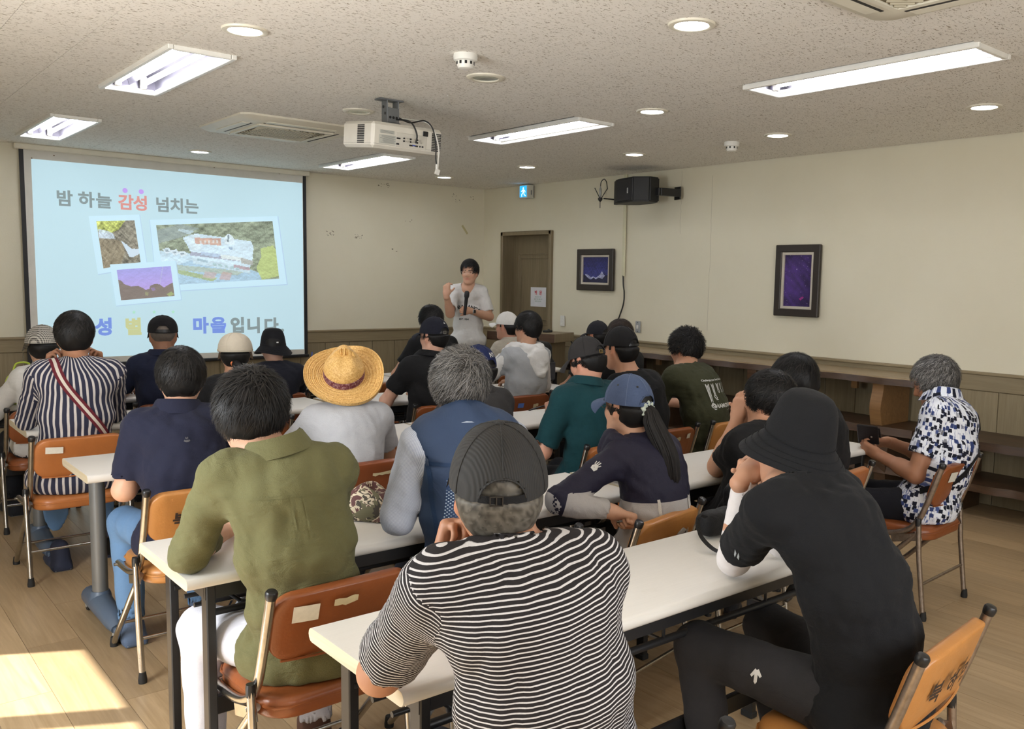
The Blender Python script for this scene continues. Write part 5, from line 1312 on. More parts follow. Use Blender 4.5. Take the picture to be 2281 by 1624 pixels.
def garment_uv(v, G):
    """u runs round the trunk or arm, v along it (metres); one answer for the trunk and one per limb piece"""
    C7, hip, Lr, Fd = G['C7'], G['hip'], G['Lr'], G['Fd']; ax = nrm(C7-hip); r = v-hip; al = r @ ax; lat = r @ Lr; f_ = nrm(Fd-ax*np.dot(Fd, ax)); dep = r @ f_
    out = [np.stack([np.arctan2(lat, -dep+.05)*.175, al], 1)]
    for side, S, E, W, spec in G['A']:
        for a, b_, off in ((S, E, 0), (E, W, .285)):
            ab = b_-a; L = np.linalg.norm(ab); tl = ((v-a) @ ab)/L; e1 = nrm(np.cross(ab, f_)); e2 = nrm(np.cross(ab, e1)); out.append(np.stack([np.arctan2((v-a) @ e1, (v-a) @ e2)*.06+side, 3.-tl-off], 1))
    return out
def garment_part(c, G):
    C7, hip, Lr = G['C7'], G['hip'], G['Lr']; lat = (c-hip) @ Lr; best = np.full(len(c), 1e9); part = np.zeros(len(c), int); k = 0
    for side, S, E, W, spec in G['A']:
        for a, b_, off, th in ((S, E, 0, .082), (E, W, .285, .074)):
            k += 1; ab = b_-a; L = np.linalg.norm(ab); tl = ((c-a) @ ab)/L; d = np.linalg.norm(c-a-np.clip(tl/L, 0, 1)[:, None]*ab, axis=1)
            m = (d < th) & (d < best) & (tl > -.03) & ((lat*side > (G['sw']+.002)*G['b']**.5) | (tl > .13) | (off > 0)); part[m] = k; best[m] = d[m]
    return part
def set_uv(me, v, q, G):
    o = np.stack(garment_uv(v, G)); part = garment_part(v[q].mean(1), G); lay = me.uv_layers.new(name='cloth'); li = np.zeros(len(me.loops), np.int32); me.loops.foreach_get('vertex_index', li)
    lay.data.foreach_set('uv', o[np.repeat(part, 4), li].astype(f32).ravel())
def two_tone(name, a, b, mode, fine=460, rough=.6):
    """garment cloth that changes colour along drawn seams (UV metres): jacket yoke and cuffs, sleeves, or a back panel"""
    t = NT(name); sp = t.n('ShaderNodeSeparateXYZ'); t.l(uvs(t), sp.inputs[0]); u, w = sp.outputs[0], sp.outputs[1]; gt = lambda o, x: t.math('GREATER_THAN', o, x)
    slv = gt(w, 1.5)
    if mode[0] == 'jacket': f = t.math('ADD', t.math('MULTIPLY', slv, t.math('SUBTRACT', 1., gt(t.math('ADD', w, t.math('MULTIPLY', u, .25 if False else 0.)), mode[2]))), t.math('MULTIPLY', t.math('SUBTRACT', 1., slv), t.math('SUBTRACT', 1., gt(w, mode[1]))))
    else: f = t.math('SUBTRACT', 1., slv)
    v = t.coord('Object'); n2 = t.noise(v, fine, 2); c = t.mix(f, a, b); c = t.mix(t.math('MULTIPLY', n2, .28), c, t.mix(1., c, (.6, .6, .6), 'MULTIPLY'))
    t.bump(t.math('ADD', t.math('MULTIPLY', n2, .3), t.math('MULTIPLY', t.noise(v, 13, 4, .6, 1.4), 1.6)), .28, .012); return t.set(c, rough, spec=.2)

# ---- hair
def make_hair(G, spec, res, seed):
    """spec: th thickness, front (height of the hairline), nape, tint, strands, length, jitter, side"""
    P, H, Rh, Hd, hs = G['P'], G['H'], G['Rh'], G['Hd'], G['hs']; th = spec.get('th', .016); h = min(res, .008) if spec.get('strands') else res
    V = Vol(Hd-.19, Hd+.19, h); c = H((0, -.014, .032)); rad = np.array((.078, .099, .09))*hs+th
    V.ell(c, rad, Rh, 0)
    if th > .0085: V.ell(H((0, -.045, -.01)), np.array((.070, .060, .075))*hs+th*.6, Rh, .03)
    if spec.get('top'): V.half(H((0, 0, min(spec['top'], .010))), Rh[2], .008); V.ell(c, np.array((.078, .099, .09))*hs+.002, Rh, .003)     # flattened under a hat
    fr = spec.get('front', .055); npz = spec.get('nape', -.075); sd = spec.get('side', -.01)
    V.ripple(spec.get('clump', .0015 if 'top' in spec else .004), 55., seed+5, (1, 1, .35))
    # carve the face, the ears and the nape
    M = Rh
    V.rbox(H((0, .165, fr-.20)), np.array((.12, .13, .20))*hs, M, .02, .02, 's')
    for s in (-1, 1):
        V.ell(H((s*.092, -.006, -.012)), np.array((.024, .028, .036))*hs, M, .01, 's')
        V.rbox(H((s*.09, .03, sd-.12)), np.array((.05, .075, .12))*hs, M, .02, .012, 's')
    V.half(H((0, -.06, npz)), -Rh[2]+Rh[1]*spec.get('napetilt', .35), .012)
    V.cap(H((0, .0, -.07)), H((0, .02, -.2)), .055*hs, None, .0, 's')
    v, q = V.mesh(); tint = np.array(spec.get('tint', (.012, .011, .011))); tint2 = np.array(spec.get('tint2', tint*1.9)); mixp = spec.get('mix', .3)
    rs = np.random.RandomState(seed+17)
    Vs = [v]; cols = [np.clip(tint+(tint2-tint)*mixp*rs.rand(len(v), 1)*.7, 0, 1)]; quads = [q]
    n = spec.get('strands', 0)
    if n:
        L = spec.get('length', .55); who = nrm(spec.get('whorl', (.12, -.62, .78))); pts = rs.randn(n*3, 3); pts /= np.linalg.norm(pts, axis=1)[:, None]
        q0 = pts*np.array((.078, .099, .09)); 
        z = q0[:, 2]+.032; y = q0[:, 1]-.014; keep = (z > npz*.75+.2*np.maximum(y+.05, 0)) & ~((y > .045) & (z < fr+.012)) & ~((y > -.045) & (z < sd+.012)) & (z < min(.012, spec['top']) if 'top' in spec else True)
        pts = pts[keep][:n]; m = len(pts); ns = 5
        tdir = pts-who; tdir = tdir-pts*(tdir*pts).sum(1)[:, None]; tdir += .35*np.cross(pts, who)*spec.get('swirl', 1.)+rs.randn(m, 3)*spec.get('jit', .28)+np.array(spec.get('comb', (0, 0, 0))); tdir -= pts*(tdir*pts).sum(1)[:, None]; tdir /= np.linalg.norm(tdir, axis=1)[:, None]+1e-9
        LL = L*(.6+.6*rs.rand(m)); lift = spec.get('lift', .004)*(rs.rand(m)*1.4-.3); wd = spec.get('width', .0016)*(.7+.6*rs.rand(m))
        P0 = []
        for s in range(ns):
            t = s/(ns-1); a = (LL*t)[:, None]; d = pts*np.cos(a)+tdir*np.sin(a)
            rr = (np.array((.078, .099, .09))*hs+th*.92)+(spec.get('out', .003)+lift*(.3+t)+spec.get('flick', 0)*t*t)[:, None]
            pos = d*rr; pos[:, 2] -= spec.get('droop', .004)*t*t
            P0.append(c+pos @ Rh)
        P0 = np.stack(P0, 1); T = np.gradient(P0, axis=1); Nn = (pts @ Rh)[:, None, :]; S = np.cross(T, Nn+0*T); S /= np.linalg.norm(S, axis=2)[..., None]+1e-9
        wt = (wd[:, None]*np.array([.8, 1., .95, .7, .12])[None, :])[..., None]
        A_, B_ = P0-S*wt, P0+S*wt; vs = np.concatenate([A_.reshape(-1, 3), B_.reshape(-1, 3)]); nA = m*ns
        i = (np.arange(m)[:, None]*ns+np.arange(ns-1)[None, :]).ravel(); qs = np.stack([i, i+1, nA+i+1, nA+i], 1)
        cc = tint+(tint2-tint)*(rs.rand(m, 1)**(1/max(.05, mixp*2)))*1.0; cc = np.repeat(np.clip(cc, 0, 1)[:, None, :], ns, 1).reshape(-1, 3)
        quads.append(qs+len(v)); Vs.append(vs); cols += [cc, cc]
    me = np_mesh('hair', np.concatenate(Vs), np.concatenate(quads)); vcol(me, 'tint', np.concatenate(cols)); G['hair'] = P.add('hair', me, M_HAIR)

def head_frame(G, c=(0, 0, 0), pitch=0., yaw=0., roll=0.):
    M = Matrix([list(x) for x in G['Rh']]).transposed() @ Matrix.Rotation(yaw, 3, 'Z') @ Matrix.Rotation(-pitch, 3, 'X') @ Matrix.Rotation(roll, 3, 'Y'); p = G['H'](c); return M, Vector(p)
def place(mb, M, p): mb.v = [tuple(M @ Vector(v)+p) for v in mb.v]; return mb
# ---- hats
def baseball(mat, brimmat=None, tilt=-.08, strap=M_BLACK, buckle=None, hole=True, r=(.0925, .112, .116), brim=True, up=0., button=True, eyelets=False, lift=.0, yaw=0., seam=None, badge=None, flat=1., opening=None):
    def f(G):
        M, p = head_frame(G, (0, -.008, .034+lift), tilt, yaw); hs = G['hs']; rx, ry, rz = [x*hs for x in r]; nu, nv = 56, 13; mb = MB(); vs = []; fs = []
        def dome(th, ph, o=0.):
            # th around (0 = back, pi = front), ph 0 rim .. pi/2 top
            cz = math.sin(ph)**(flat); c_ = math.cos(ph)**.92 if ph < PI/2-1e-6 else 0.
            pan = 1+.004*abs(math.cos(3*th)); fr = 1.0
            return Vector(((rx+o)*c_*math.sin(th)*pan, -(ry+o)*c_*math.cos(th)*pan, (rz+o)*cz-.012))
        keep = {}
        for j in range(nv+1):
            for i in range(nu):
                th = 2*PI*i/nu; ph = PI/2*j/nv; vs.append(dome(th, ph))
        ho = .46; hp = .36
        for j in range(nv):
            for i in range(nu):
                i2 = (i+1) % nu; th = 2*PI*(i+.5)/nu; th = th if th < PI else th-2*PI; ph = PI/2*(j+.5)/nv
                if hole and (th/ho)**2+((ph-.04)/hp)**2 < 1 and ph > .10: continue
                fs.append((j*nu+i, j*nu+i2, (j+1)*nu+i2, (j+1)*nu+i))
        n0 = len(vs); vs2 = [v*.972 for v in vs]; fs2 = [tuple(x+n0 for x in q[::-1]) for q in fs]
        mb.add(vs+vs2, fs+fs2); place(mb, M, p); crown = G['P'].add('cap', mb.mesh('cap'), mat, smooth=60); fixm(crown)
        for k in range(6):
            th = 2*PI*k/6+(PI/6 if not hole else 0)+PI
            if hole and abs(((th+PI) % (2*PI))-PI) < .1: a0 = .55
            else: a0 = .02
            pts = [M @ dome(th, a0+(PI/2-a0)*t/12, .0006)+p for t in range(13)]
            link('seam', MB().tube(pts, .0013, 5), seam or mat, crown, smooth=60)
        if hole:
            arc = [M @ dome(ho*math.sin(a)*1.02, .04+max(0, hp*math.cos(a))*1.03, .0008)+p for a in np.linspace(-1.45, 1.45, 17)]
            link('opening_trim', MB().tube(arc, .0022, 6), mat, crown, smooth=60)
            st = MB(); ro = .0015
            for i in range(13):
                th = -ho*1.05+2*ho*1.05*i/12
                st.v += [tuple(M @ dome(th, .02, ro)+p), tuple(M @ dome(th, .145, ro)+p)]
            st.f = [(2*i, 2*i+2, 2*i+3, 2*i+1) for i in range(12)]; st.mi = [0]*12
            link('strap', st, strap or mat, crown)
            if buckle is not None:
                q = MB(); o = dome(-.12, .08, .003)
                for dx in (-.011, 0, .011): q.box((o.x+dx, o.y, o.z), (.0022, .003, .017))
                for dz in (-.0085, .0085): q.box((o.x, o.y, o.z+dz), (.024, .003, .0022))
                link('buckle', place(q, M, p), buckle, crown)
        if button: link('button', place(MB().lathe([(.0085, -.003), (.0085, .0012), (.006, .0035), (0, .0042)], (0, 0, rz-.012), 14), M, p), mat, crown, smooth=50)
        if eyelets:
            for k in range(6):
                th = PI/3*k+PI/6+PI; o = dome(th, .72, .0012); nv_ = Vector((o.x/rx**2, o.y/ry**2, (o.z+.012)/rz**2)).normalized()
                link('eyelet', place(MB().lathe([(0, 0), (.0042, 0), (.0038, .0012), (0, .0012)], tuple(o), 12, nv_.to_track_quat('Z', 'Y').to_matrix()), M, p), M_BLACK, crown)
        if brim:
            b = MB(); n, m_ = 22, 7; L = .072*hs
            for z in (0, -.003):
                for j in range(m_+1):
                    for i in range(n+1):
                        a = -1.18+2.36*i/n; t = j/m_; e = .004+L*(math.cos(a*.72)**.8)*t
                        x = (rx*1.0)*math.sin(a)*(1+.12*t); y = ry*math.cos(a)+e; zz = -.010-.018*t*t-.028*(x/rx)**2*t+up*t+z; b.v.append(tuple(M @ Vector((x, y, zz))+p))
            w_ = n+1; N = w_*(m_+1)
            for j in range(m_):
                for i in range(n):
                    q = (j*w_+i, j*w_+i+1, (j+1)*w_+i+1, (j+1)*w_+i); b.f += [q, tuple(N+x for x in q[::-1])]
            for i in range(n): b.f.append((m_*w_+i, m_*w_+i+1, N+m_*w_+i+1, N+m_*w_+i))
            b.mi = [0]*len(b.f); link('brim', b, brimmat or mat, crown, smooth=50)
        G['capM'] = (M, p, dome, crown)
        if badge: badge(G, M, p, dome, crown)
    return f
def fixm(o): fixn(o.data)
def lathe_hat(name, prof, wob, mat, c=(0, -.008, .034), pitch=0., n=72, bandmat=None, extra=None, roll=0., sx=.88, crease=None, rib=None):
    """prof: list of (radius, height, wobble share)"""
    def f(G):
        M, p = head_frame(G, c, pitch, 0, roll); hs = G['hs']; mb = MB(); vs = []
        for (r, z, wv) in prof:
            for k in range(n):
                a = 2*PI*k/n; dz = wob(a)*wv if wob else 0; v = Vector((r*sx*math.cos(a), r*math.sin(a), z+dz))*hs
                if crease: v = crease(v, hs)
                vs.append(v)
        fs = []; L = len(prof)
        for i in range(L-1):
            for k in range(n): fs.append((i*n+k, i*n+(k+1) % n, (i+1)*n+(k+1) % n, (i+1)*n+k))
        fs.append(tuple((L-1)*n+k for k in range(n)))
        mb.add(vs, fs); place(mb, M, p); me = mb.mesh(name); o = G['P'].add(name, me, mat, smooth=60); fixm(o)
        if extra: extra(G, M, p, o, vs, n)
        return o
    return f
def bucket_prof(crown_r=.104, crown_h=.115, brim=.055, drop=.045):
    """crown top down to the brim edge and back under"""
    out = []
    out += [(crown_r+brim-.002, -.018-drop-.002, 1), (crown_r+brim, -.018-drop, 1)]
    for t in (.75, .5, .25, .05): out.append((crown_r+brim*t, -.018-drop*t**1.1, t))
    out += [(crown_r-.001, -.008, .0), (crown_r-.005, .02, 0), (crown_r-.011, .05, 0), (crown_r-.019, crown_h*.66, 0), (crown_r-.028, crown_h*.80, 0), (crown_r-.040, crown_h*.91, 0), (crown_r-.058, crown_h*.975, 0), (crown_r-.08, crown_h, 0), (.006, crown_h*1.005, 0)]
    return out
def make_collar(G, mat, hgt=.036, drop=.035, open_=.42, tilt=.25, r=.064):
    C7, Fd, Lr, Up, H = G['C7'], G['Fd'], G['Lr'], G['Up'], G['H']; b = G['b']; ax = nrm(H((0, -.03, -.06))-(C7+Fd*.03)); ax = nrm(ax*.35+Up); f_ = nrm(Fd-ax*np.dot(Fd, ax)); l_ = np.cross(f_, ax)
    c0 = C7+Fd*.036+Up*.015; R0 = (r+.004)*b**.4; n = 36; prof = [(0, -.012), (.002, hgt*.5), (.001, hgt), (.006, hgt+.004), (.013, hgt-.004), (.024, hgt-drop*.7), (.032, hgt-drop*1.15), (.029, hgt-drop*1.2), (.018, hgt-drop*.6)]
    mb = MB()
    for (dr, z) in prof:
        for k in range(n+1):
            a = open_+(2*PI-2*open_)*k/n; fo = math.cos(a); rr = R0+dr*(1+.25*max(0, fo)); zz = z*(1-.35*max(0, fo))-tilt*.06*max(0., fo)
            mb.v.append(tuple(c0+l_*math.sin(a)*rr*1.02+f_*fo*rr*1.05+ax*zz))
    w_ = n+1
    for j in range(len(prof)-1):
        for k in range(n): mb.f.append((j*w_+k, j*w_+k+1, (j+1)*w_+k+1, (j+1)*w_+k))
    mb.mi = [0]*len(mb.f); me = mb.mesh('collar'); lay = me.uv_layers.new(name='cloth')
    for lp in me.loops: k = lp.vertex_index; lay.data[lp.index].uv = ((k % w_)/n*.42, (k//w_)*.012)
    return link('collar', me, mat, G['shirt'], smooth=60)
def make_glasses(G, mat):
    M, p = head_frame(G); hs = G['hs']; mb = MB()
    for s in (-1, 1):
        ring = [((s*.032+.022*math.cos(a)), .104-.2*abs(s*.032+.022*math.cos(a))*.3, .003+.017*math.sin(a)) for a in np.linspace(0, 2*PI, 21)]
        mb.tube(ring, .0012, 5); mb.tube([(s*.054, .096, .006), (s*.078, .06, .008), (s*.083, -.01, .006), (s*.080, -.025, -.008)], .0014, 5)
    mb.tube([(-.01, .103, .006), (0, .108, .008), (.01, .103, .006)], .0012, 5); mb.v = [tuple(Vector(v)*hs) for v in mb.v]
    return G['P'].add('glasses', place(mb, M, p), mat, smooth=60)
def on_shirt(G, me, origin, right, up, mat, name, parent=None, lift=.002, reach=.3):
    """wrap flat lettering on a garment by casting along the garment's outward direction"""
    sh = G['shirt'].data if parent is None else parent.data; bvh = BVHTree.FromPolygons([v.co for v in sh.vertices], [p.vertices for p in sh.polygons])
    right, up = Vector(right).normalized(), Vector(up).normalized(); nrm_ = right.cross(up); o = Vector(origin)
    for v in me.vertices:
        q = o+right*v.co.x+up*v.co.y; hit = bvh.ray_cast(q+nrm_*reach, -nrm_, reach*2)
        v.co = (hit[0]+nrm_*lift) if hit[0] is not None else q
    return link(name, me, mat, parent or G['shirt'])
def flat_mesh(polys):
    mb = MB()
    for p in polys: mb.add([(x, y, 0) for x, y in p], [tuple(range(len(p)))])
    me = mb.mesh('mark'); bm = bmesh.new(); bm.from_mesh(me); bmesh.ops.triangulate(bm, faces=bm.faces[:]); bm.to_mesh(me); bm.free(); return me
def strap(G, pts, width, mats, target, name='strap', lift=.004, parent=None, nacross=6):
    """a flat band laid over a garment from point to point (local coordinates, outward hint)"""
    me0 = target.data; bvh = BVHTree.FromPolygons([v.co for v in me0.vertices], [p.vertices for p in me0.polygons]); C = curve([p[0] for p in pts], 8); N = curve([p[1] for p in pts], 8); mb = MB(); m_ = nacross
    for i, c in enumerate(C):
        n = N[i].normalized(); t = (C[min(i+1, len(C)-1)]-C[max(i-1, 0)]).normalized(); s = t.cross(n).normalized()
        for j in range(m_+1):
            q = c+s*width*(j/m_-.5); hit = bvh.ray_cast(q+n*.12, -n, .3); mb.v.append(tuple(hit[0]+n*lift if hit[0] is not None else q))
    w_ = m_+1
    for i in range(len(C)-1):
        for j in range(m_): mb.f.append((i*w_+j, i*w_+j+1, (i+1)*w_+j+1, (i+1)*w_+j)); mb.mi.append(1 if (len(mats) > 1 and j in (m_//2-1, m_//2)) else 0)
    return link(name, mb, mats, parent or G['P'].t, smooth=60)
# ================================================================ the people
def V3(*a): return np.array(a, float)
def table_arm(w, hint=None, **k): d = dict(w=V3(*w)); d.update(k); 
def T(w, hint=None, **k):
    d = dict(w=V3(*w), **k)
    if hint is not None: d['hint'] = V3(*hint)
    return d
BLK = dict(tint=(.007, .0066, .0066), tint2=(.026, .024, .023), mix=.25)
N_, M_, F_ = .0078, .0105, .0135
C_NAVY = cloth('navy_cotton', (.018, .020, .040)); C_BLACK = cloth('black_cotton', (.011, .011, .012)); C_OLIVE = cloth('olive_linen', (.135, .130, .060), fine=420, var=.22, bump=.5)
C_JEAN = cloth('blue_denim', (.13, .24, .42), fine=420); C_WHITE = cloth('white_cotton', (.66, .65, .63)); C_LGREY = cloth('pale_grey_jersey', (.45, .46, .49)); C_DKGREY = cloth('charcoal_cotton', (.035, .033, .033))
C_TEAL = cloth('dark_teal_pique', (.008, .042, .050), fine=380); C_OLVT = cloth('dark_olive_jersey', (.050, .052, .028)); C_HGREY = cloth('heather_grey', (.34, .35, .36), fine=500); C_BEIGE = cloth('beige_poplin', (.42, .38, .31)); C_CHARC = cloth('charcoal_marl', (.030, .029, .031), fine=520, var=.3)
MU = lambda n, c, **k: cloth(n, c, **k)

# 1 --- striped tee, black cap with open back
s_tee = stripe_cloth('black_white_pinstripe', (.020, .017, .018), (.62, .60, .60), .0080, .30, 1, .06)
def corduroy(name, col):
    t = NT(name); v = t.coord('Object', (1, 1, 1)); sp = t.n('ShaderNodeTexWave'); sp.inputs['Scale'].default_value = 70; sp.inputs['Distortion'].default_value = 1.0; t.l(v, sp.inputs['Vector'])
    c = t.mix(sp.outputs['Fac'], col, [x*1.9 for x in col]); t.bump(sp.outputs['Fac'], .3, .003); return t.set(c, .8)
G1 = build_person('person in a horizontally striped T-shirt and black cap, chin on hand', (1.04, 1.22), (.97, 1.325, 1.15), yaw=-.28, hyaw=-.56, pitch=.0, c7=(.95, 1.235, 1.06),
    arms=(dict(e=(.83, 1.52, .768), w=(.93, 1.44, .99), d=V3(.2, -.15, 1), n=V3(.1, -1, .0), curl=(1.0, 1.2, .6)), T((1.06, 1.74, .752), (.7, .2, -.6), n=V3(0, 0, -1))), skin='tan', shirt=s_tee, pants=cloth('dark_slacks', (.03, .03, .035)),
    hair=dict(th=.010, front=.05, nape=-.088, tint=(.035, .030, .024), tint2=(.30, .27, .22), mix=.5, strands=6500, length=.30, lift=.003, jit=.4, width=.0009, top=.03, side=-.02, comb=(0, 0, -.9), droop=.004, out=.0005),
    cap=baseball(corduroy('black_rib_cap', (.009, .0085, .008)), strap=C_BLACK, buckle=M_BLACK, tilt=-.16, r=(.097, .114, .122)), res=N_, bulk=1.06, sw=.175, sleeve_len=.80, wrinkle=.0045, seed=11)

# 2 --- black bucket hat, white arm sleeves
def bucket(mat, wobamp=.012, ph=0., crown_r=.106, crown_h=.115, brim=.055, drop=.045, pitch=0., tag_=False, c=(0, -.006, .034)):
    def ex(G, M, p, o, vs, n):
        hs = G['hs']
        for z, r in ((-.006, crown_r+.0008),):
            link('hat_band_seam', MB().tube([M @ (Vector((r*.88*math.cos(a), r*math.sin(a), z))*hs)+p for a in np.linspace(0, 2*PI, 49)], .0014, 5), mat, o, smooth=60)
        for k in range(1, 4):
            t = k/4; link('brim_stitch', MB().tube([M @ (Vector(((crown_r+brim*t)*.88*math.cos(a), (crown_r+brim*t)*math.sin(a), -.018-drop*t**1.1+wobamp*math.sin(2*a+ph)*t+.0012))*hs)+p for a in np.linspace(0, 2*PI, 61)], .0008, 4), mat, o)
        if tag_: link('label_tag', place(MB().box((.03, -crown_r*.99, .012), (.013, .002, .009), Matrix.Rotation(.2, 3, 'Z')), M, p), C_WHITE, o)
    return lathe_hat('bucket_hat', bucket_prof(crown_r, crown_h, brim, drop), lambda a: wobamp*math.sin(2*a+ph), mat, pitch=pitch, extra=ex, c=c)
M_BHAT = cloth('black_twill_hat', (.011, .0115, .013), fine=500)
def sleeves2(G):
    for side, S, E, W, spec in G['A']:
        V = Vol(np.minimum(E, W)-.16, np.maximum(E, W)+.16, .006); up = E+(S-E)*.45; V.cap(E, up, .0455, .052, .02); V.cap(E, E+(W-E)*1.0, .0475, .0345, .012, flat=True); V.cap(E+(W-E)*.98, W+(W-E)*.1, .0295, None, 0, 's')
        ax = nrm(W-E)
        i = np.nonzero(np.abs(V.a) < .012); P = np.stack([V.ax[j][i[j]] for j in range(3)], 1); w_ = (P-E) @ ax; V.a[i] += (.0014*np.abs(np.sin(w_*95+2*np.sin(P[:, 0]*60)))-.0007).astype(f32)
        v, q = V.mesh(); so_ = G['P'].add('arm_sleeve', np_mesh('arm_sleeve', v, q), cloth('white_stretch_sleeve', (.70, .66, .65), .7, fine=500, var=.05, bump=.1))
        if side < 0:
            me = text_mesh('VICTOROUS', .020, 0, .0004, spacing=1.15); out = nrm(np.cross(ax, (1., .6, 0)) if False else np.array((-.62, -.62, .1))); up_ = nrm(np.cross(out, ax))
            on_shirt(G, me, E+(W-E)*.60, ax, up_, plain('grey_print', (.30, .29, .29), .6), 'lettering', so_, .0012, .1)
            ring = [(.008*math.cos(a), .008*math.sin(a)) for a in np.linspace(0, 2*PI, 24, False)]; ri = [(x*.55, y*.55) for x, y in ring]
            m2 = flat_mesh([[ring[k], ring[(k+1) % 24], ri[(k+1) % 24], ri[k]] for k in range(24)]); on_shirt(G, m2, E+(W-E)*.30, ax, up_, MC['grey_print'], 'round_mark', so_, .0012, .1)
def extra2(G):
    sleeves2(G)
    # arrow emblem on the thigh
    a = [(-.014, 0), (-.004, .014), (0, .011), (.004, .014), (.014, .0), (.010, -.004), (.004, .002), (.004, -.012), (0, -.016), (-.004, -.012), (-.004, .002), (-.010, -.004)]
    K = G['kn'][0]; hip = G['hip']; d = nrm(K-hip); on_shirt(G, flat_mesh([[(x*1.15, y*1.15) for x, y in a]]), hip+(K-hip)*.50-G['Lr']*.10, (-d), (.0, 0, 1) if False else np.cross((-.5, -.62, .6), -d), C_WHITE, 'arrow_emblem', G['trousers'], .002, .14)
    # sleeve mark
    side, S, E, W, sp = G['A'][0]; ax = nrm(E-S); out = np.array((-.7, -.6, .35)); on_shirt(G, flat_mesh([[(-.02, .0), (.012, .004), (.02, .012), (-.006, .008)], [(-.022, -.012), (.008, -.006), (.018, .0), (-.01, -.003)]]), S+(E-S)*.52, ax, np.cross(out, ax), plain('reflective_print', (.40, .46, .50), .3, .5), 'sleeve_mark', None, .0015)
G2 = build_person('person in a large black bucket hat and white arm sleeves, hands at mouth', (2.03, 1.15), (2.0, 1.40, 1.11), yaw=.0, hyaw=-.08, pitch=-.02, c7=(1.925, 1.30, 1.035), lean=.6,
    arms=(dict(e=(1.95, 1.54, .775), w=(1.95, 1.51, 1.015), d=V3(.75, -.1, .5), n=V3(.8, .1, -.5), curl=(.9, 1.1, .6), thumb=(.5, .5, .3)), dict(e=(2.2, 1.56, .775), w=(2.07, 1.53, .985), d=V3(-.5, .05, .65), n=V3(-.6, 0, -.6), curl=(1., 1.1, .6))), skin='mid',
    shirt=cloth('black_tee', (.010, .0105, .012), fine=420), pants=C_CHARC, hair=dict(th=.008, front=.05, nape=-.07, top=.03, **BLK), cap=bucket(M_BHAT, c=(0, -.030, .042), pitch=-.26, ph=.6, brim=.060, drop=.055, crown_h=.128), res=N_, bulk=1.02, sw=.172, sleeve_len=.70, hem=True, extra=extra2, seed=12,
    knees=[(1.86, 1.58, .53), (2.2, 1.60, .50)], feet_y=-.08, glasses=None)

def olive_details(G):
    C7, Lr, Fd, ax = G['C7'], G['Lr'], G['Fd'], nrm(G['hip']-G['C7'])
    # yoke seam, box pleat
    pts = [(Vector(C7+Lr*x+ax*(.085+.05*abs(x))-Fd*.12), Vector(-Fd+.2*Lr*x/.2)) for x in np.linspace(-.19, .19, 9)]
    strap(G, pts, .004, [C_OLIVE], G['shirt'], 'yoke_seam', .0022, G['shirt'], 2)
    for s in (-1, 1): strap(G, [(Vector(C7+Lr*(s*.016+.004)+ax*t_-Fd*.12), Vector(-Fd)) for t_ in (.09, .13, .17, .20)], .005, [C_OLIVE], G['shirt'], 'pleat', .003, G['shirt'], 2)
# 3 --- olive linen shirt, thick black hair
G3 = build_person('black-haired person in an olive linen shirt and white trousers', (1.06, 2.36), (.935, 2.44, 1.155), yaw=-.2, pitch=.30, hyaw=-.50, roll=.05, c7=(.965, 2.335, 1.055), lean=.4,
    arms=(dict(e=(.775, 2.50, .772), w=(.93, 2.70, .758), d=V3(.7, .7, 0), n=V3(0, 0, -1)), T((1.10, 2.74, .756), (.7, .1, -.6), n=V3(0, 0, -1))), sleeve='long', sleeve_len=.62, skin='light', shirt=C_OLIVE, pants=cloth('white_cotton_trousers', (.62, .62, .68), fine=400), shoe=cloth('brown_shoe', (.10, .05, .035), .6),
    hair=dict(th=.014, front=.045, nape=-.082, strands=8500, length=.62, jit=.34, lift=.012, width=.0012, flick=.005, clump=.006, side=-.015, comb=(0, .25, -.25), **BLK), collar=dict(mat=C_OLIVE, hgt=.034, drop=.042), res=N_, bulk=1.02, sw=.172, wrinkle=.0062, hem=True, seed=13, knees=[(.86, 2.66, .49), (1.22, 2.70, .46)], feet_y=-.06,
    extra=lambda G: olive_details(G))

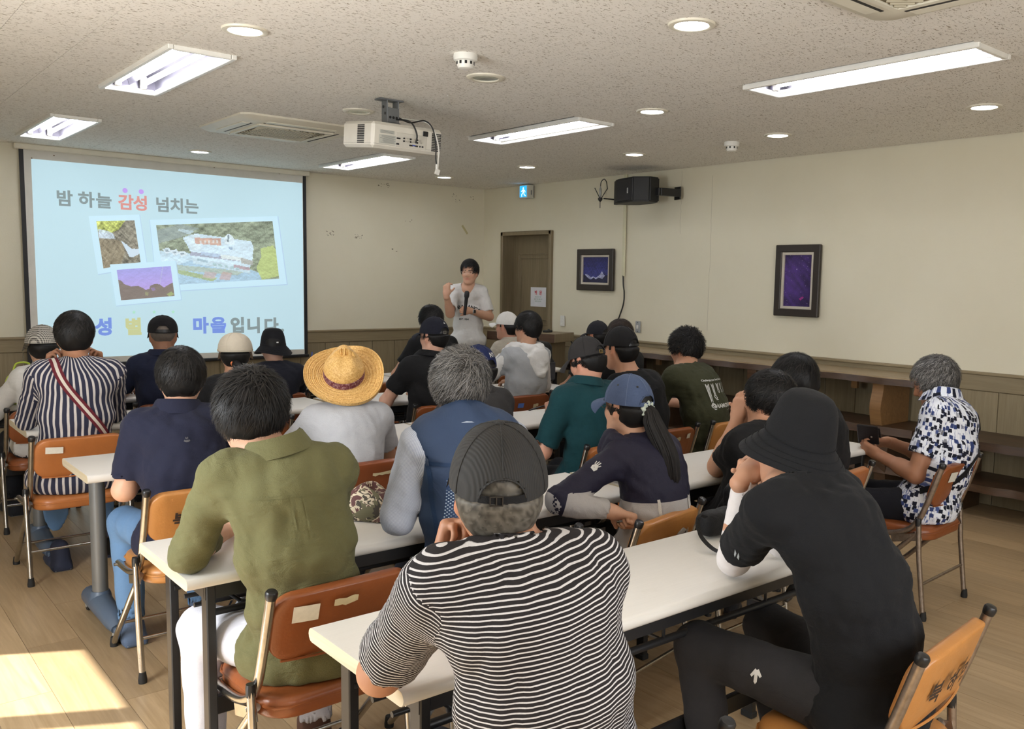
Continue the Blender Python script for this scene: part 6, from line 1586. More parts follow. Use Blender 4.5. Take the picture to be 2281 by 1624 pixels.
# 4 --- blue mesh vest over a pale striped shirt, grey hair
s_pale = stripe_cloth('pale_blue_stripe', (.36, .40, .50), (.52, .56, .64), .004, .5, 0)
def vest(G):
    V = Vol(np.minimum.reduce([G['hip']-.28, G['SL']-.14, G['SR']-.14]), np.maximum.reduce([G['hip']+.28, G['SL']+.14, G['SR']+.14, G['C7']+.1]), N_); b, g = G['b'], .021
    for t, rx, ry, rz in [(0., .170, .122, .13), (.28, .150, .117, .12), (.55, .154, .118, .12), (.80, .150, .106, .10)]:
        Tt = G['tang'](t); f_ = nrm(G['Fd']-Tt*np.dot(G['Fd'], Tt)); V.ell(G['spine'](t), (rx*b+g, ry*b+g, rz+g), np.stack([np.cross(f_, Tt), f_, Tt]), .06)
    V.cap(G['SL']+G['Lr']*.03, G['SR']-G['Lr']*.03, .058+g*.8, None, .05)
    for S in (G['SL'], G['SR']): V.cap(G['C7']+G['Fd']*.02+G['Up']*.012, G['C7']*.42+S*.58+G['Up']*.012, .049+g, .052+g, .05)
    V.ripple(.003, 26., 44)
    for side, S, E, W, sp in G['A']: V.cap(S+G['Lr']*side*.035-G['Up']*.05, S+G['Lr']*side*.16-G['Up']*.03, .085, .12, .02, 's')
    V.cap(G['H']((0, -.03, -.05)), G['C7']+G['Fd']*.04+G['Up']*.006, .066, .073, .006, 's'); V.half((0, 0, .432), (0, 0, -1), .01)
    v, q = V.mesh(); me = np_mesh('vest', v, q); set_uv(me, v, q, dict(G, A=[])); ax = nrm(G['hip']-G['C7']); L_ = np.linalg.norm(G['hip']-G['C7'])
    navy = cloth('navy_nylon_vest', (.018, .040, .095), .55, fine=500); o = G['P'].add('vest', me, meshpanel_mat(L_-.335, L_-.10))
    for s in (-1, 1): strap(G, [(Vector(G['C7']+G['Lr']*s*.150+ax*t_-G['Fd']*.13), Vector(-G['Fd'])) for t_ in (.07, .15, .25, .35)], .011, [navy], o, 'binding', .003, o, 2)
    for a_ in (.092, .34): strap(G, [(Vector(G['C7']+G['Lr']*x+ax*a_-G['Fd']*.13), Vector(-G['Fd'])) for x in (-.15, -.05, .05, .15)], .011, [navy], o, 'binding', .003, o, 2)
GREYH = dict(tint=(.020, .019, .018), tint2=(.26, .25, .24), mix=.42)
G4 = build_person('grey-haired person in a navy vest with a blue mesh back', (1.65, 2.36), (1.60, 2.40, 1.195), yaw=-.32, pitch=.06, hyaw=-.52, c7=(1.555, 2.30, 1.08),
    arms=(dict(e=(1.37, 2.40, .80), w=(1.53, 2.60, .90), d=V3(.55, .45, .6), n=V3(.3, -.8, .1), curl=(.4, .5, .3)), T((1.78, 2.66, .758), (.7, .2, -.6))), sleeve='long', skin='tan', shirt=s_pale, pants=cloth('navy_trousers', (.02, .03, .06)),
    hair=dict(th=.013, front=.05, nape=-.085, strands=8500, length=.55, jit=.38, lift=.010, width=.0010, flick=.005, clump=.005, side=-.02, whorl=(.35, -.5, .8), **GREYH), collar=dict(mat=cloth('pale_collar', (.50, .56, .66)), hgt=.03, drop=.03, r=.062), res=N_, bulk=1.03, sw=.168, extra=vest, seed=14)

# 5 --- ponytail woman, denim cap, navy and grey jacket
c_jn, c_jg = cloth('navy_windbreaker', (.020, .019, .038), .5, fine=500), cloth('grey_windbreaker', (.42, .40, .39), .6, fine=420)
def jacket_split(c, G):
    r = c-G['C7']; ax = nrm(G['hip']-G['C7']); al = r @ ax; lat = r @ G['Lr']; out = np.zeros(len(c), int)
    torso = np.abs(lat) < .155; out[torso & (al > .175)] = 1
    for side, S, E, W, sp in G['A']:
        ab = W-E; t = ((c-E) @ ab)/(ab @ ab); d = np.linalg.norm(c-E-np.clip(t, 0, 1)[:, None]*ab, axis=1); out[(d < .07) & (t > .1)] = 1
    return out
def pony_extra(G):
    P, H, Rh = G['P'], G['H'], G['Rh']; up = G['Up']; C7 = G['C7']; Fd = G['Fd']; Lr = G['Lr']
    # hood lying on the back
    V = Vol(C7-.26, C7+.2, .008); c = C7-Fd*.075-up*.06
    n = 22
    for k in range(n):
        a = -2.3+4.6*k/(n-1); p = C7+Fd*(.03-.105*math.cos(a)+.0)+Lr*.112*math.sin(a)+up*(.012-.05*max(0, math.cos(a))); q = p-Fd*.03*math.cos(a)-up*(.05+.09*max(0, math.cos(a))); V.cap(p, q, .024, .03, .03)
    V.ell(C7-Fd*.10-up*.11, (.10, .036, .085), np.stack([Lr, Fd, up]), .03); V.ripple(.006, 40., 77)
    v, q = V.mesh(); P.add('hood', np_mesh('hood', v, q), c_jn)
    # ponytail
    p0 = H((0, -.098, .004)); path = [p0, p0-Rh[1]*.028-up*.012, p0-Rh[1]*.045-up*.05, C7-Fd*.115-up*.03, C7-Fd*.135-up*.11+Lr*.005, C7-Fd*.135-up*.18+Lr*.01]; C = curve([Vector(x) for x in path], 6); rad = [.017, .024, .032, .037, .036, .030, .010]
    r = random.Random(5); vs = []; mb = MB()
    N = len(C)
    mb.tube(C, [float(np.interp(i/(N-1)*6, range(7), rad))*.9 for i in range(N)], 14)
    for s in range(150):
        a = r.uniform(0, 2*PI); off = r.uniform(.85, 1.06); L = r.uniform(.8, 1.03); pts = []
        for i in range(0, N, 2):
            t = min(1, i/(N-1)*L); j = t*(N-1); i0 = int(j); f_ = j-i0; c = C[i0].lerp(C[min(N-1, i0+1)], f_); R_ = float(np.interp(t*6, range(7), rad))*off; tt = (C[min(N-1, i0+1)]-C[max(0, i0-1)]).normalized(); e1 = tt.cross(Vector(Lr)).normalized(); e2 = tt.cross(e1); pts.append(c+(e1*math.cos(a+.3*t)+e2*math.sin(a+.3*t))*R_)
        mb.tube(pts, [.0022]*(len(pts)-1)+[.0005], 4, cap=False)
    me = mb.mesh('ponytail'); fixn(me); vcol(me, 'tint', np.tile((.010, .009, .009), (len(me.vertices), 1))*np.random.RandomState(3).uniform(.6, 2.6, (len(me.vertices), 1))); o = P.add('ponytail', me, M_HAIR, smooth=60)
    sm = MB()
    M = Matrix([list(x) for x in Rh]).transposed(); pv = Vector(p0-Rh[1]*.012); vs = []; nu, nv = 40, 9
    for i in range(nu):
        a = 2*PI*i/nu
        for j in range(nv):
            b_ = 2*PI*j/nv; rr = .0115*(1+.28*math.sin(a*9+.6*math.sin(b_))); R_ = .022+rr*math.cos(b_); vs.append(M @ Vector((R_*math.cos(a), rr*math.sin(b_), R_*math.sin(a)))+pv)
    sm.add(vs, [(i*nv+j, ((i+1) % nu)*nv+j, ((i+1) % nu)*nv+(j+1) % nv, i*nv+(j+1) % nv) for i in range(nu) for j in range(nv)])
    link('scrunchie', sm, cloth('mint_scrunchie', (.50, .56, .48), .8), o, smooth=60)
    # piping lines on the back of the jacket
    ax = nrm(G['hip']-C7)
    for x0, x1 in ((-.085, -.07), (.06, .075)): strap(G, [(Vector(C7+Lr*(x0+(x1-x0)*t_)+ax*(.18+.27*t_)-Fd*.14), Vector(-Fd)) for t_ in (0, .33, .66, 1)], .011, [cloth('cream_piping', (.58, .55, .50))], G['shirt'], 'piping', .003, G['shirt'], 2)
    # hand-shaped mark on the upper sleeve
    side, S, E, W, sp = G['A'][0]; a_ = nrm(E-S); out = np.array((-.75, -.45, .5)); u = np.cross(out, a_)
    polys = [[(-.016, -.010), (-.004, -.014), (.008, -.008), (.008, .006), (-.004, .012), (-.015, .008)]]+[[(.006, y0), (.022+dx, y0+sl), (.022+dx, y0+sl+.004), (.006, y0+.004)] for y0, dx, sl in ((-.011, -.006, -.004), (-.005, .002, -.001), (.001, .002, .001), (.007, -.003, .004))]
    on_shirt(G, flat_mesh(polys), S+(E-S)*.42, -a_, -u, C_WHITE, 'hand_emblem', None, .002, .12)
denim = cloth('washed_denim', (.075, .105, .19), .85, fine=420, var=.35, bump=.35)
def pony_cap(G):
    baseball(denim, strap=denim, tilt=-.02, r=(.094, .112, .118), eyelets=True, seam=cloth('denim_thread', (.13, .17, .27)))(G)
    M, p, dome, crown = G['capM']
    me = text_mesh('B', .05, 0, .002); o = dome(PI, .5, .004)
    link('lettering', MB(), None) if False else None
G5 = build_person('woman in a denim baseball cap with a long black ponytail', (2.36, 2.28), (2.335, 2.375, 1.075), yaw=.02, pitch=-.02, hyaw=.05, c7=(2.35, 2.295, .955), lean=.5,
    arms=(dict(e=(1.99, 2.345, .775), w=(2.13, 2.235, .735), d=V3(.8, -.3, -.3), n=V3(.2, -.3, -.8), curl=(1.3, 1.4, .8)), T((2.5, 2.62, .76), (.8, 0, -.5))), sleeve='long', skin='light', shirt=two_tone('navy_grey_windbreaker', (.020, .019, .038), (.42, .40, .39), ('jacket', .255, 2.70)), pants=cloth('beige_slacks', (.34, .32, .30)),
    hair=dict(th=.010, front=.06, nape=-.10, tint=(.009, .0085, .0085), tint2=(.03, .028, .027), mix=.2, strands=1500, length=.3, jit=.2, lift=.002, comb=(0, -.8, .3), side=-.06, top=.05), cap=pony_cap, res=N_, bulk=.9, sw=.150, sc=.90, extra=pony_extra, seed=15, glasses=plain('gold_wire', (.45, .36, .25), .3, .9), wrinkle=.006)

# 6 --- clasped hands, curly black hair
G6 = build_person('person with wavy black hair and clasped hands before the face, black T-shirt', (2.93, 2.34), (3.035, 2.25, 1.06), yaw=-.02, pitch=.05, hyaw=.12, c7=(2.99, 2.19, .955),
    arms=(dict(e=(2.93, 2.42, .765), w=(3.075, 2.44, .955), d=V3(.25, .05, .9), n=V3(.95, 0, -.1), curl=(.35, .6, .4)), dict(e=(3.26, 2.47, .765), w=(3.17, 2.455, .955), d=V3(-.15, .05, .95), n=V3(-1, 0, 0), curl=(.9, 1.2, .7))), skin='mid', shirt=cloth('black_tee_plain', (.014, .014, .015)),
    hair=dict(th=.015, front=.05, nape=-.085, strands=5200, length=.5, jit=.55, lift=.008, width=.0015, clump=.009, side=-.025, **BLK), res=.009, bulk=1., seed=16, face=True)
# 7 --- only hair seen above the bag
G7 = build_person('person bending low at the right end of the table, only black hair showing', (3.47, 2.36), (3.475, 2.43, 1.09), yaw=.05, pitch=.55, c7=(3.46, 2.31, .985), lean=.5, arms=(T((3.36, 2.68, .758)), T((3.62, 2.68, .758))), skin='mid', shirt=C_BLACK,
    hair=dict(th=.020, front=.045, nape=-.08, strands=4200, length=.6, jit=.3, lift=.008, width=.0016, clump=.006, **BLK), res=.009, seed=17)
# 8 --- printed shirt man on the aisle chair
m_print = patt_mat()
def print_extra(G):
    C7, Lr, Fd = G['C7'], G['Lr'], G['Fd']; ax = nrm(G['hip']-C7)
    strap(G, [(Vector(C7+Lr*.10-ax*.03+Fd*.02), Vector((0, 0, 1))), (Vector(C7+Lr*.085+ax*.05-Fd*.1), Vector(-Fd)), (Vector(C7+Lr*.02+ax*.22-Fd*.14), Vector(-Fd)), (Vector(C7-Lr*.10+ax*.36-Fd*.12), Vector(-Fd-Lr*.5)), (Vector(C7-Lr*.18+ax*.42), Vector(-Lr))], .026, [cloth('black_webbing', (.012, .012, .014))], G['shirt'], 'bag_strap', .005)
G8 = build_person('grey-haired man in a blue and white patterned shirt holding an open wallet', (4.12, 2.09), (4.245, 2.145, 1.075), yaw=.24, pitch=.40, hyaw=.42, c7=(4.225, 2.055, .995), lean=.2,
    arms=(dict(e=(3.985, 2.08, .655), w=(4.065, 2.325, .70), d=V3(-.1, .85, .35), n=V3(.6, .2, .4), curl=(.7, .9, .5)), dict(e=(4.42, 2.22, .66), w=(4.21, 2.36, .745), d=V3(-.8, .35, .1), n=V3(-.2, -.3, -.8), curl=(.5, .7, .4))), skin='tan', shirt=m_print, pants=cloth('black_trousers', (.012, .012, .016)),
    hair=dict(th=.017, front=.055, nape=-.072, strands=4500, length=.4, jit=.4, lift=.007, width=.0014, tint=(.025, .024, .023), tint2=(.30, .29, .28), mix=.4, side=-.02, flick=.004), collar=dict(mat=m_print, hgt=.04, drop=.055, open_=.5), res=.009, bulk=1.05, hem=True, legdir=.3, face=True, extra=print_extra, seed=18, feet_y=-.1)
# 9 --- navy short-sleeved shirt
def navy_extra(G):
    C7, Lr, Fd = G['C7'], G['Lr'], G['Fd']; ax = nrm(G['hip']-C7)
    polys = [[(-.012, -.004), (-.004, -.008), (.004, -.008), (.012, -.004), (.008, .002), (.003, -.002), (0, .003), (-.003, -.002), (-.008, .002)], [(-.006, .006), (0, .004), (.006, .006), (.004, .012), (0, .008), (-.004, .012)]]
    on_shirt(G, flat_mesh(polys), C7+ax*.085-Fd*.1, Lr, -ax, plain('grey_thread', (.10, .10, .11), .7), 'emblem', None, .0015)
G9 = build_person('person in a navy short-sleeved shirt and jeans seen from behind, black hair', (1.13, 3.66), (1.15, 3.745, 1.115), yaw=-.15, hyaw=-.28, pitch=.12, c7=(1.11, 3.645, .995), arms=(dict(e=(.915, 3.70, .70), w=(1.05, 3.92, .752), n=V3(0, 0, -1)), T((1.30, 3.98, .756))), skin='light', shirt=C_NAVY, pants=C_JEAN,
    hair=dict(th=.016, front=.045, nape=-.088, strands=5200, length=.5, jit=.45, lift=.007, width=.0016, clump=.006, side=-.02, comb=(0, 0, -.3), **BLK), collar=dict(mat=C_NAVY, hgt=.03, drop=.045), sleeve_len=.82, hem=True, res=.009, bulk=1.02, extra=navy_extra, seed=19, shoe=cloth('blue_grey_sneaker', (.10, .14, .22), .7), knees=[(1.0, 4.04, .48), (1.28, 4.04, .46)], feet_y=-.12)
# 10 --- straw hat
def straw_mat():
    t = NT('plaited_straw'); v = t.coord('Object'); n = t.noise(v, 14, 4, .6); n2 = t.noise(v, 150, 3, .7); c = t.ramp(n2, [(.3, (.40, .20, .05)), (.5, (.70, .43, .14)), (.7, (.86, .62, .28))]); c = t.mix(t.math('MULTIPLY', n, .4), c, (.56, .30, .08)); t.bump(n2, .5, .004); return t.set(c, .55)
def paisley():
    t = NT('maroon_paisley_band'); v = t.coord('Object'); vo = t.n('ShaderNodeTexVoronoi'); vo.inputs['Scale'].default_value = 95; t.l(v, vo.inputs['Vector']); n = t.noise(v, 60, 4, .7, 2); r = t.math('ADD', t.math('MULTIPLY', vo.outputs['Distance'], .7), n)
    return t.set(t.ramp(r, [(.58, (.10, .014, .028)), (.70, (.13, .02, .035)), (.74, (.50, .34, .34)), (.84, (.12, .02, .03))]), .8)
def straw(G):
    mat = straw_mat(); prof = []
    R0, R1 = .108, .205
    prof += [(R1-.004, -.012, 1), (R1, -.008, 1)]
    nb = 26
    for k in range(nb+1):
        t = 1-k/nb; r = R0+(R1-R0)*t; prof.append((r, -.006-.012*math.sin(t*PI)*0+.0022*math.sin(k*2*PI/2.6)+.016*t*t, t))
    for k in range(1, 22):
        t = k/21; z = .125*math.sin(t*PI/2*.98); r = (R0-.004)*(1-t**2.6*.86)+.0016*math.sin(k*2.1); prof.append((r, z, 0))
    def wob(a): return .016*math.sin(2*a+.5)+.006*math.sin(3*a)
    def crease(v, hs):
        z = v.z/hs
        if z > .05:
            k = min(1, (z-.05)/.06); pf = max(0, v.y/hs)*1.0; v.x *= 1-.45*k*(.35+.65*min(1, max(0, (v.y/hs+.05)/.08))); v.z += k*(.020*hs if v.y > .02*hs else -.018*hs*math.exp(-(v.x/(.035*hs))**2))
        return v
    def ex(G, M, p, o, vs, n):
        hs = G['hs']; mb = MB(); prof2 = [(R0+.0035, .002), (R0+.0015, .034), (R0-.002, .035), (R0-.0005, .002)]; vv = []
        for (r, z) in prof2:
            for k in range(n): a = 2*PI*k/n; vv.append(Vector((r*.88*math.cos(a), r*math.sin(a), z))*hs)
        mb.add(vv, [(i*n+k, i*n+(k+1) % n, ((i+1) % 4)*n+(k+1) % n, ((i+1) % 4)*n+k) for i in range(4) for k in range(n)]); link('hat_band', place(mb, M, p), paisley(), o, smooth=60)
    lathe_hat('straw_hat', prof, wob, mat, pitch=-.74, c=(0, -.03, .05), n=90, extra=ex, sx=.92, crease=crease)(G)
G10 = build_person('person in a wide straw hat with a maroon band and a pale grey T-shirt', (1.84, 3.72), (1.885, 3.79, 1.045), yaw=-.3, hyaw=-.46, pitch=.08, c7=(1.86, 3.70, .945), arms=(T((1.74, 4.02, .756)), T((2.02, 4.02, .756))), skin='mid', shirt=C_LGREY, hair=dict(th=.008, front=.05, nape=-.07, top=.02, **BLK), cap=straw, res=.009, bulk=1.02, sw=.172, wrinkle=.003, seed=20)
# 11 --- navy cap with letters
def ny_badge(G, M, p, dome, crown):
    me = text_mesh('NY', .034, 0, .0008); 
    for v in me.vertices: th = .28+v.co.x/.092*1.0; ph = .60+v.co.y/.098; v.co = M @ dome(th, ph, .0022)+p
    link('lettering', me, C_WHITE, crown)
G11 = build_person('person in a navy cap with white letters and a dark grey shirt', (2.51, 3.63), (2.57, 3.70, 1.085), yaw=-.05, pitch=.05, hyaw=.06, c7=(2.53, 3.61, .975), arms=(T((2.4, 3.98, .756)), T((2.68, 3.98, .756))), skin='mid', shirt=C_DKGREY, hair=dict(th=.014, front=.05, nape=-.095, top=.06, **BLK), cap=baseball(cloth('navy_twill_cap', (.012, .018, .065)), tilt=-.06, strap=M_BLACK, badge=ny_badge), res=M_, sc=.92, bulk=.98, sw=.165, seed=21, collar=dict(mat=C_DKGREY, hgt=.026, drop=.03))
# 12 --- teal polo, charcoal cap, glasses
def teal_extra(G):
    side, S, E, W, sp = G['A'][0]; d = nrm(W-E); q = MB(); M = Vector(d).to_track_quat('Z', 'Y').to_matrix()
    q.lathe([(.034, -.02), (.037, -.014), (.036, .014), (.031, .02)], tuple(W-d*.025), 20, M); link('patterned_wristband', q, paisley_teal(), G['P'].t, smooth=50)
def paisley_teal():
    t = NT('teal_print_band'); n = t.noise(t.coord('Object'), 85, 4, .7, 1.5); return t.set(t.ramp(n, [(.42, (.01, .05, .07)), (.52, (.03, .18, .22)), (.6, (.55, .62, .62)), (.66, (.02, .08, .10))]), .8)
brass = plain('brass_stud', (.45, .33, .12), .35, .9)
G12 = build_person('man in a dark teal polo, charcoal cap and glasses looking down at his hands', (3.08, 3.42), (3.085, 3.45, 1.125), yaw=.0, pitch=.30, hyaw=.16, c7=(3.02, 3.345, 1.005), arms=(dict(e=(2.785, 3.43, .685), w=(2.985, 3.62, .825), d=V3(.45, .75, .35), n=V3(.6, -.3, .3), curl=(.8, 1., .6)), dict(e=(3.36, 3.55, .72), w=(3.17, 3.70, .85), d=V3(-.7, .4, .1), n=V3(-.3, -.5, -.3), curl=(.8, 1., .6))), skin=(.56, .30, .21), shirt=C_TEAL,
    hair=dict(th=.012, front=.05, nape=-.085, strands=1800, length=.3, jit=.3, lift=.002, top=.06, side=-.015, **BLK), cap=baseball(cloth('charcoal_cap_twill', (.032, .030, .030), fine=420), tilt=-.02, strap=None, buckle=brass, up=-.012, eyelets=False), collar=dict(mat=C_TEAL, hgt=.03, drop=.035), res=.009, bulk=1.08, sw=.178, sleeve_len=.86, face=True, glasses=plain('dark_wire', (.03, .03, .03), .3, .8), extra=teal_extra, seed=22)
# 13 --- black shirt and black cap
G13 = build_person('person in a black cap and black T-shirt between the teal polo and the olive T-shirt', (3.62, 3.56), (3.47, 3.60, 1.165), yaw=.08, pitch=.05, c7=(3.51, 3.505, 1.02), arms=(T((3.4, 3.9, .756)), T((3.68, 3.92, .756))), skin='mid', shirt=C_BLACK, hair=dict(th=.013, front=.05, nape=-.09, top=.06, **BLK), cap=baseball(cloth('black_cap_twill', (.013, .0125, .013)), tilt=-.04), res=M_, seed=23, bulk=1.02)
# 14 --- dark olive T-shirt with printed back
def olv_extra(G):
    C7, Lr, Fd = G['C7'], G['Lr'], G['Fd']; ax = nrm(G['hip']-C7); w_ = plain('white_print', (.60, .60, .57), .7); up = -ax
    def put(me, x, d, name='lettering'): on_shirt(G, me, C7+ax*d+Lr*x-Fd*.1, Lr, up, w_, name, None, .0016)
    put(text_mesh('Challenge your limit, Find a route', .0165, 0, .0005), .035, .065)
    put(text_mesh('CHAMONIX EST', .034, 0, .0012), .05, .225)
    polys = [[(-.11, .002), (.12, .002), (.12, -.002), (-.11, -.002)]]
    put(flat_mesh(polys), .035, .085, 'print_line'); put(flat_mesh([[(-.05, .0015), (.12, .0015), (.12, -.0015), (-.05, -.0015)]]), .035, .198, 'print_line'); put(flat_mesh([[(-.01, .002), (.05, .002), (.05, -.002), (-.01, -.002)]]), .07, .255, 'print_line')
    for x, L in ((-.085, .15), (-.045, .095), (0, .055), (.045, .055), (.09, .07)):
        pl = [[(-.012, 0), (-.006, 0), (-.003, -L*.75), (-.006, -L*.75)], [(.012, 0), (.006, 0), (.003, -L*.75), (.006, -L*.75)], [(-.003, -.006), (.003, -.006), (.002, -L*.7), (-.002, -L*.7)]]
        ring = [(.010*math.cos(a), -L*.86+.013*math.sin(a)) for a in np.linspace(0, 2*PI, 14, False)]; ri = [(.005*math.cos(a), -L*.86+.008*math.sin(a)) for a in np.linspace(0, 2*PI, 14, False)]
        pl += [[ring[k], ring[(k+1) % 14], ri[(k+1) % 14], ri[k]] for k in range(14)]+[[(-.007, -L*1.02), (.007, -L*1.02), (.007, -L*1.06), (-.007, -L*1.06)]]
        put(flat_mesh(pl), .03+x, .087, 'climbing_gear_print')
G14 = build_person('person in a dark olive T-shirt with white climbing-gear print on the back', (4.15, 3.52), (4.115, 3.69, 1.135), yaw=.08, pitch=.20, c7=(4.03, 3.575, 1.03), lean=.5, arms=(dict(e=(3.885, 3.72, .772), w=(3.95, 3.93, .758), n=V3(0, 0, -1)), T((4.27, 3.98, .757))), sleeve='long', sleeve_len=.4, skin='mid', shirt=C_OLVT,
    hair=dict(th=.014, front=.05, nape=-.07, strands=4200, length=.35, jit=.6, lift=.012, flick=.008, width=.0017, clump=.008, side=-.01, **BLK), res=.009, bulk=1.04, sw=.172, hem=True, extra=olv_extra, seed=24)
# 15 --- vertical stripes with a bag strap
s_vert = stripe_cloth('navy_white_vertical', (.030, .032, .060), (.62, .58, .56), .0245, .36, 0, .3)
def stripe_extra(G):
    C7, Lr, Fd = G['C7'], G['Lr'], G['Fd']; ax = nrm(G['hip']-C7)
    strap(G, [(Vector(C7-Lr*.11-ax*.02), Vector((0, 0, 1))-Vector(Fd)*.5), (Vector(C7-Lr*.075+ax*.07-Fd*.1), Vector(-Fd)), (Vector(C7+Lr*.03+ax*.22-Fd*.14), Vector(-Fd)), (Vector(C7+Lr*.135+ax*.37-Fd*.12), Vector(-Fd+.4*Lr)), (Vector(C7+Lr*.18+ax*.42-Fd*.05), Vector(Lr))], .040, [cloth('maroon_webbing', (.13, .020, .030)), cloth('cream_webbing', (.60, .54, .48))], G['shirt'], 'bag_strap', .006, None, 6)
G15 = build_person('person in a vertically striped shirt with a maroon and cream bag strap', (1.02, 5.08), (1.055, 5.115, 1.205), yaw=-.12, hyaw=-.2, pitch=.12, c7=(1.045, 5.02, 1.075), arms=(dict(e=(.855, 5.27, .775), w=(.955, 5.23, 1.03), d=V3(.1, -.15, 1), n=V3(.8, -.4, 0), curl=(.8, 1.1, .6)), dict(e=(1.27, 5.27, .775), w=(1.185, 5.23, 1.03), d=V3(-.1, -.15, 1), n=V3(-.8, -.4, 0), curl=(.8, 1.1, .6))), sleeve='long', sleeve_len=.35, skin='tan', shirt=s_vert, pants=C_JEAN,
    hair=dict(th=.017, front=.05, nape=-.08, strands=2600, length=.35, jit=.4, lift=.004, width=.002, side=-.01, **BLK), res=.0095, bulk=1.1, sw=.178, hem=True, extra=stripe_extra, seed=25, shoe=cloth('dark_sneaker', (.03, .035, .06), .7), knees=[(.98, 5.36, .48), (1.22, 5.46, .46)], feet_y=-.22)
# 16 --- cream flat cap, hair tie
def flatcap(G):
    mat = cloth('cream_cap_cotton', (.56, .50, .40), fine=300)
    baseball(mat, tilt=.02, hole=False, r=(.102, .120, .118), lift=-.006, button=False, flat=.8)(G); M, p, dome, crown = G['capM']
    bs = MB()
    for z in (-.004, .008): bs.tube([M @ dome(a, .02+z*3, .0012)+p for a in np.linspace(0, 2*PI, 41)], .0016, 5)
    link('band_stitch', bs, mat, crown)
    for s in (-1, 1): link('stud', place(MB().lathe([(0, 0), (.006, 0), (.005, .003), (0, .004)], tuple(dome(s*1.35, .06, .001)), 10, Matrix.Rotation(s*PI/2, 3, 'Y')), M, p), brass, crown)
def tie(G):
    H, Rh = G['H'], G['Rh']; M, p = head_frame(G, (0, -.10, -.052)); mb = MB(); mb.tube([M @ Vector((.020*math.cos(a), -.004, .016*math.sin(a)))+p for a in np.linspace(0, 2*PI, 25)], .006, 8); o = G['P'].add('hair_tie', mb, plain('orange_tie', (.80, .22, .06), .5), smooth=60)
    q = MB(); C = curve([p, p+Vector((0, -.035, -.02)), p+Vector((.005, -.05, -.08)), p+Vector((.01, -.05, -.15))], 5); q.tube(C, [.018]+[.024]*(len(C)-2)+[.006], 12); me = q.mesh('ponytail'); fixn(me); vcol(me, 'tint', np.tile((.010, .009, .009), (len(me.vertices), 1))); G['P'].add('ponytail', me, M_HAIR, smooth=60)
G16 = build_person('woman in a cream flat cap with an orange hair tie and black top', (1.88, 5.06), (1.87, 5.11, 1.085), yaw=-.2, hyaw=-.36, pitch=.03, arms=(T((1.75, 5.4, .756)), T((2.02, 5.4, .756))), sleeve='long', skin='mid', shirt=C_BLACK, hair=dict(th=.013, front=.06, nape=-.12, top=.05, side=-.06, **BLK), cap=flatcap, res=M_, bulk=.92, sw=.15, sc=.91, extra=tie, seed=26)
# 17 --- black shirt, navy cap with a white mark
def mark(polys, th0=0., ph0=.55):
    def f(G, M, p, dome, crown):
        me = flat_mesh(polys)
        for v in me.vertices: v.co = M @ dome(th0+v.co.x/.09, ph0+v.co.y/.095, .0016)+p
        link('mark', me, C_WHITE, crown)
    return f
G17 = build_person('person in a black shirt and a navy cap with a tiny white mark', (3.11, 5.06), (3.16, 5.06, 1.155), yaw=.0, pitch=.05, hyaw=.22, c7=(3.10, 4.975, 1.02), arms=(T((3.0, 5.34, .757)), T((3.25, 5.34, .757))), skin=(.56, .33, .24), shirt=C_BLACK, hair=dict(th=.013, front=.05, nape=-.09, top=.06, strands=800, length=.3, **BLK), cap=baseball(cloth('midnight_cap', (.014, .015, .024)), tilt=-.03, badge=mark([[(-.012, 0), (.0, .012), (.003, .008), (.008, .002), (.012, 0)]], .1, .62), buckle=plain('silver', (.5, .5, .5), .3, 1.)), collar=dict(mat=C_BLACK, hgt=.026, drop=.03), res=M_, bulk=1.08, sw=.178, hem=True, seed=27)
# 18 --- white hood, grey back
def hood18(G):
    C7, Lr, Fd, up = G['C7'], G['Lr'], G['Fd'], G['Up']; ax = nrm(G['hip']-C7); V = Vol(C7-.27, C7+.2, .009)
    for k in range(26):
        a = -2.4+4.8*k/25; dn = max(0, math.cos(a)); p = C7+Fd*(.03-.105*math.cos(a))+Lr*.095*math.sin(a)+up*(.025-.01*dn); q = C7+Fd*(.03-.165*math.cos(a))+Lr*.14*math.sin(a)*(1-.45*dn**2)+up*(-.02-.15*dn**1.5); V.cap(p, q, .021, .024, .028)
    V.ell(C7-Fd*.115-up*.06, (.09, .03, .07), np.stack([Lr, Fd, up]), .03); V.cap(G['H']((0, -.03, -.04)), C7+Fd*.04, .064, .07, .006, 's'); V.ripple(.007, 34., 91)
    v, q = V.mesh(); G['P'].add('hood', np_mesh('hood', v, q), C_WHITE)
def white_split(c, G):
    r = c-G['C7']; return (np.abs(r @ G['Lr']) < .152).astype(int)
G18 = build_person('man in a white hooded top with a grey back, hand at chin', (3.89, 5.13), (4.02, 5.155, 1.185), yaw=.05, pitch=.04, hyaw=.16, c7=(3.965, 5.06, 1.04), arms=(dict(e=(3.68, 5.24, .79), w=(3.955, 5.34, .98), d=V3(.3, -.2, .8), n=V3(.5, -.6, 0), curl=(.6, .8, .5)), T((4.1, 5.42, .757))), sleeve='long', skin=(.50, .29, .19), shirt=two_tone('white_grey_jersey', (.66, .65, .63), (.34, .35, .36), ('body',)),
    hair=dict(th=.014, front=.05, nape=-.072, strands=2200, length=.3, jit=.4, lift=.003, width=.0016, side=-.01, **BLK), res=M_, bulk=1.05, sw=.175, hem=True, extra=hood18, seed=28)
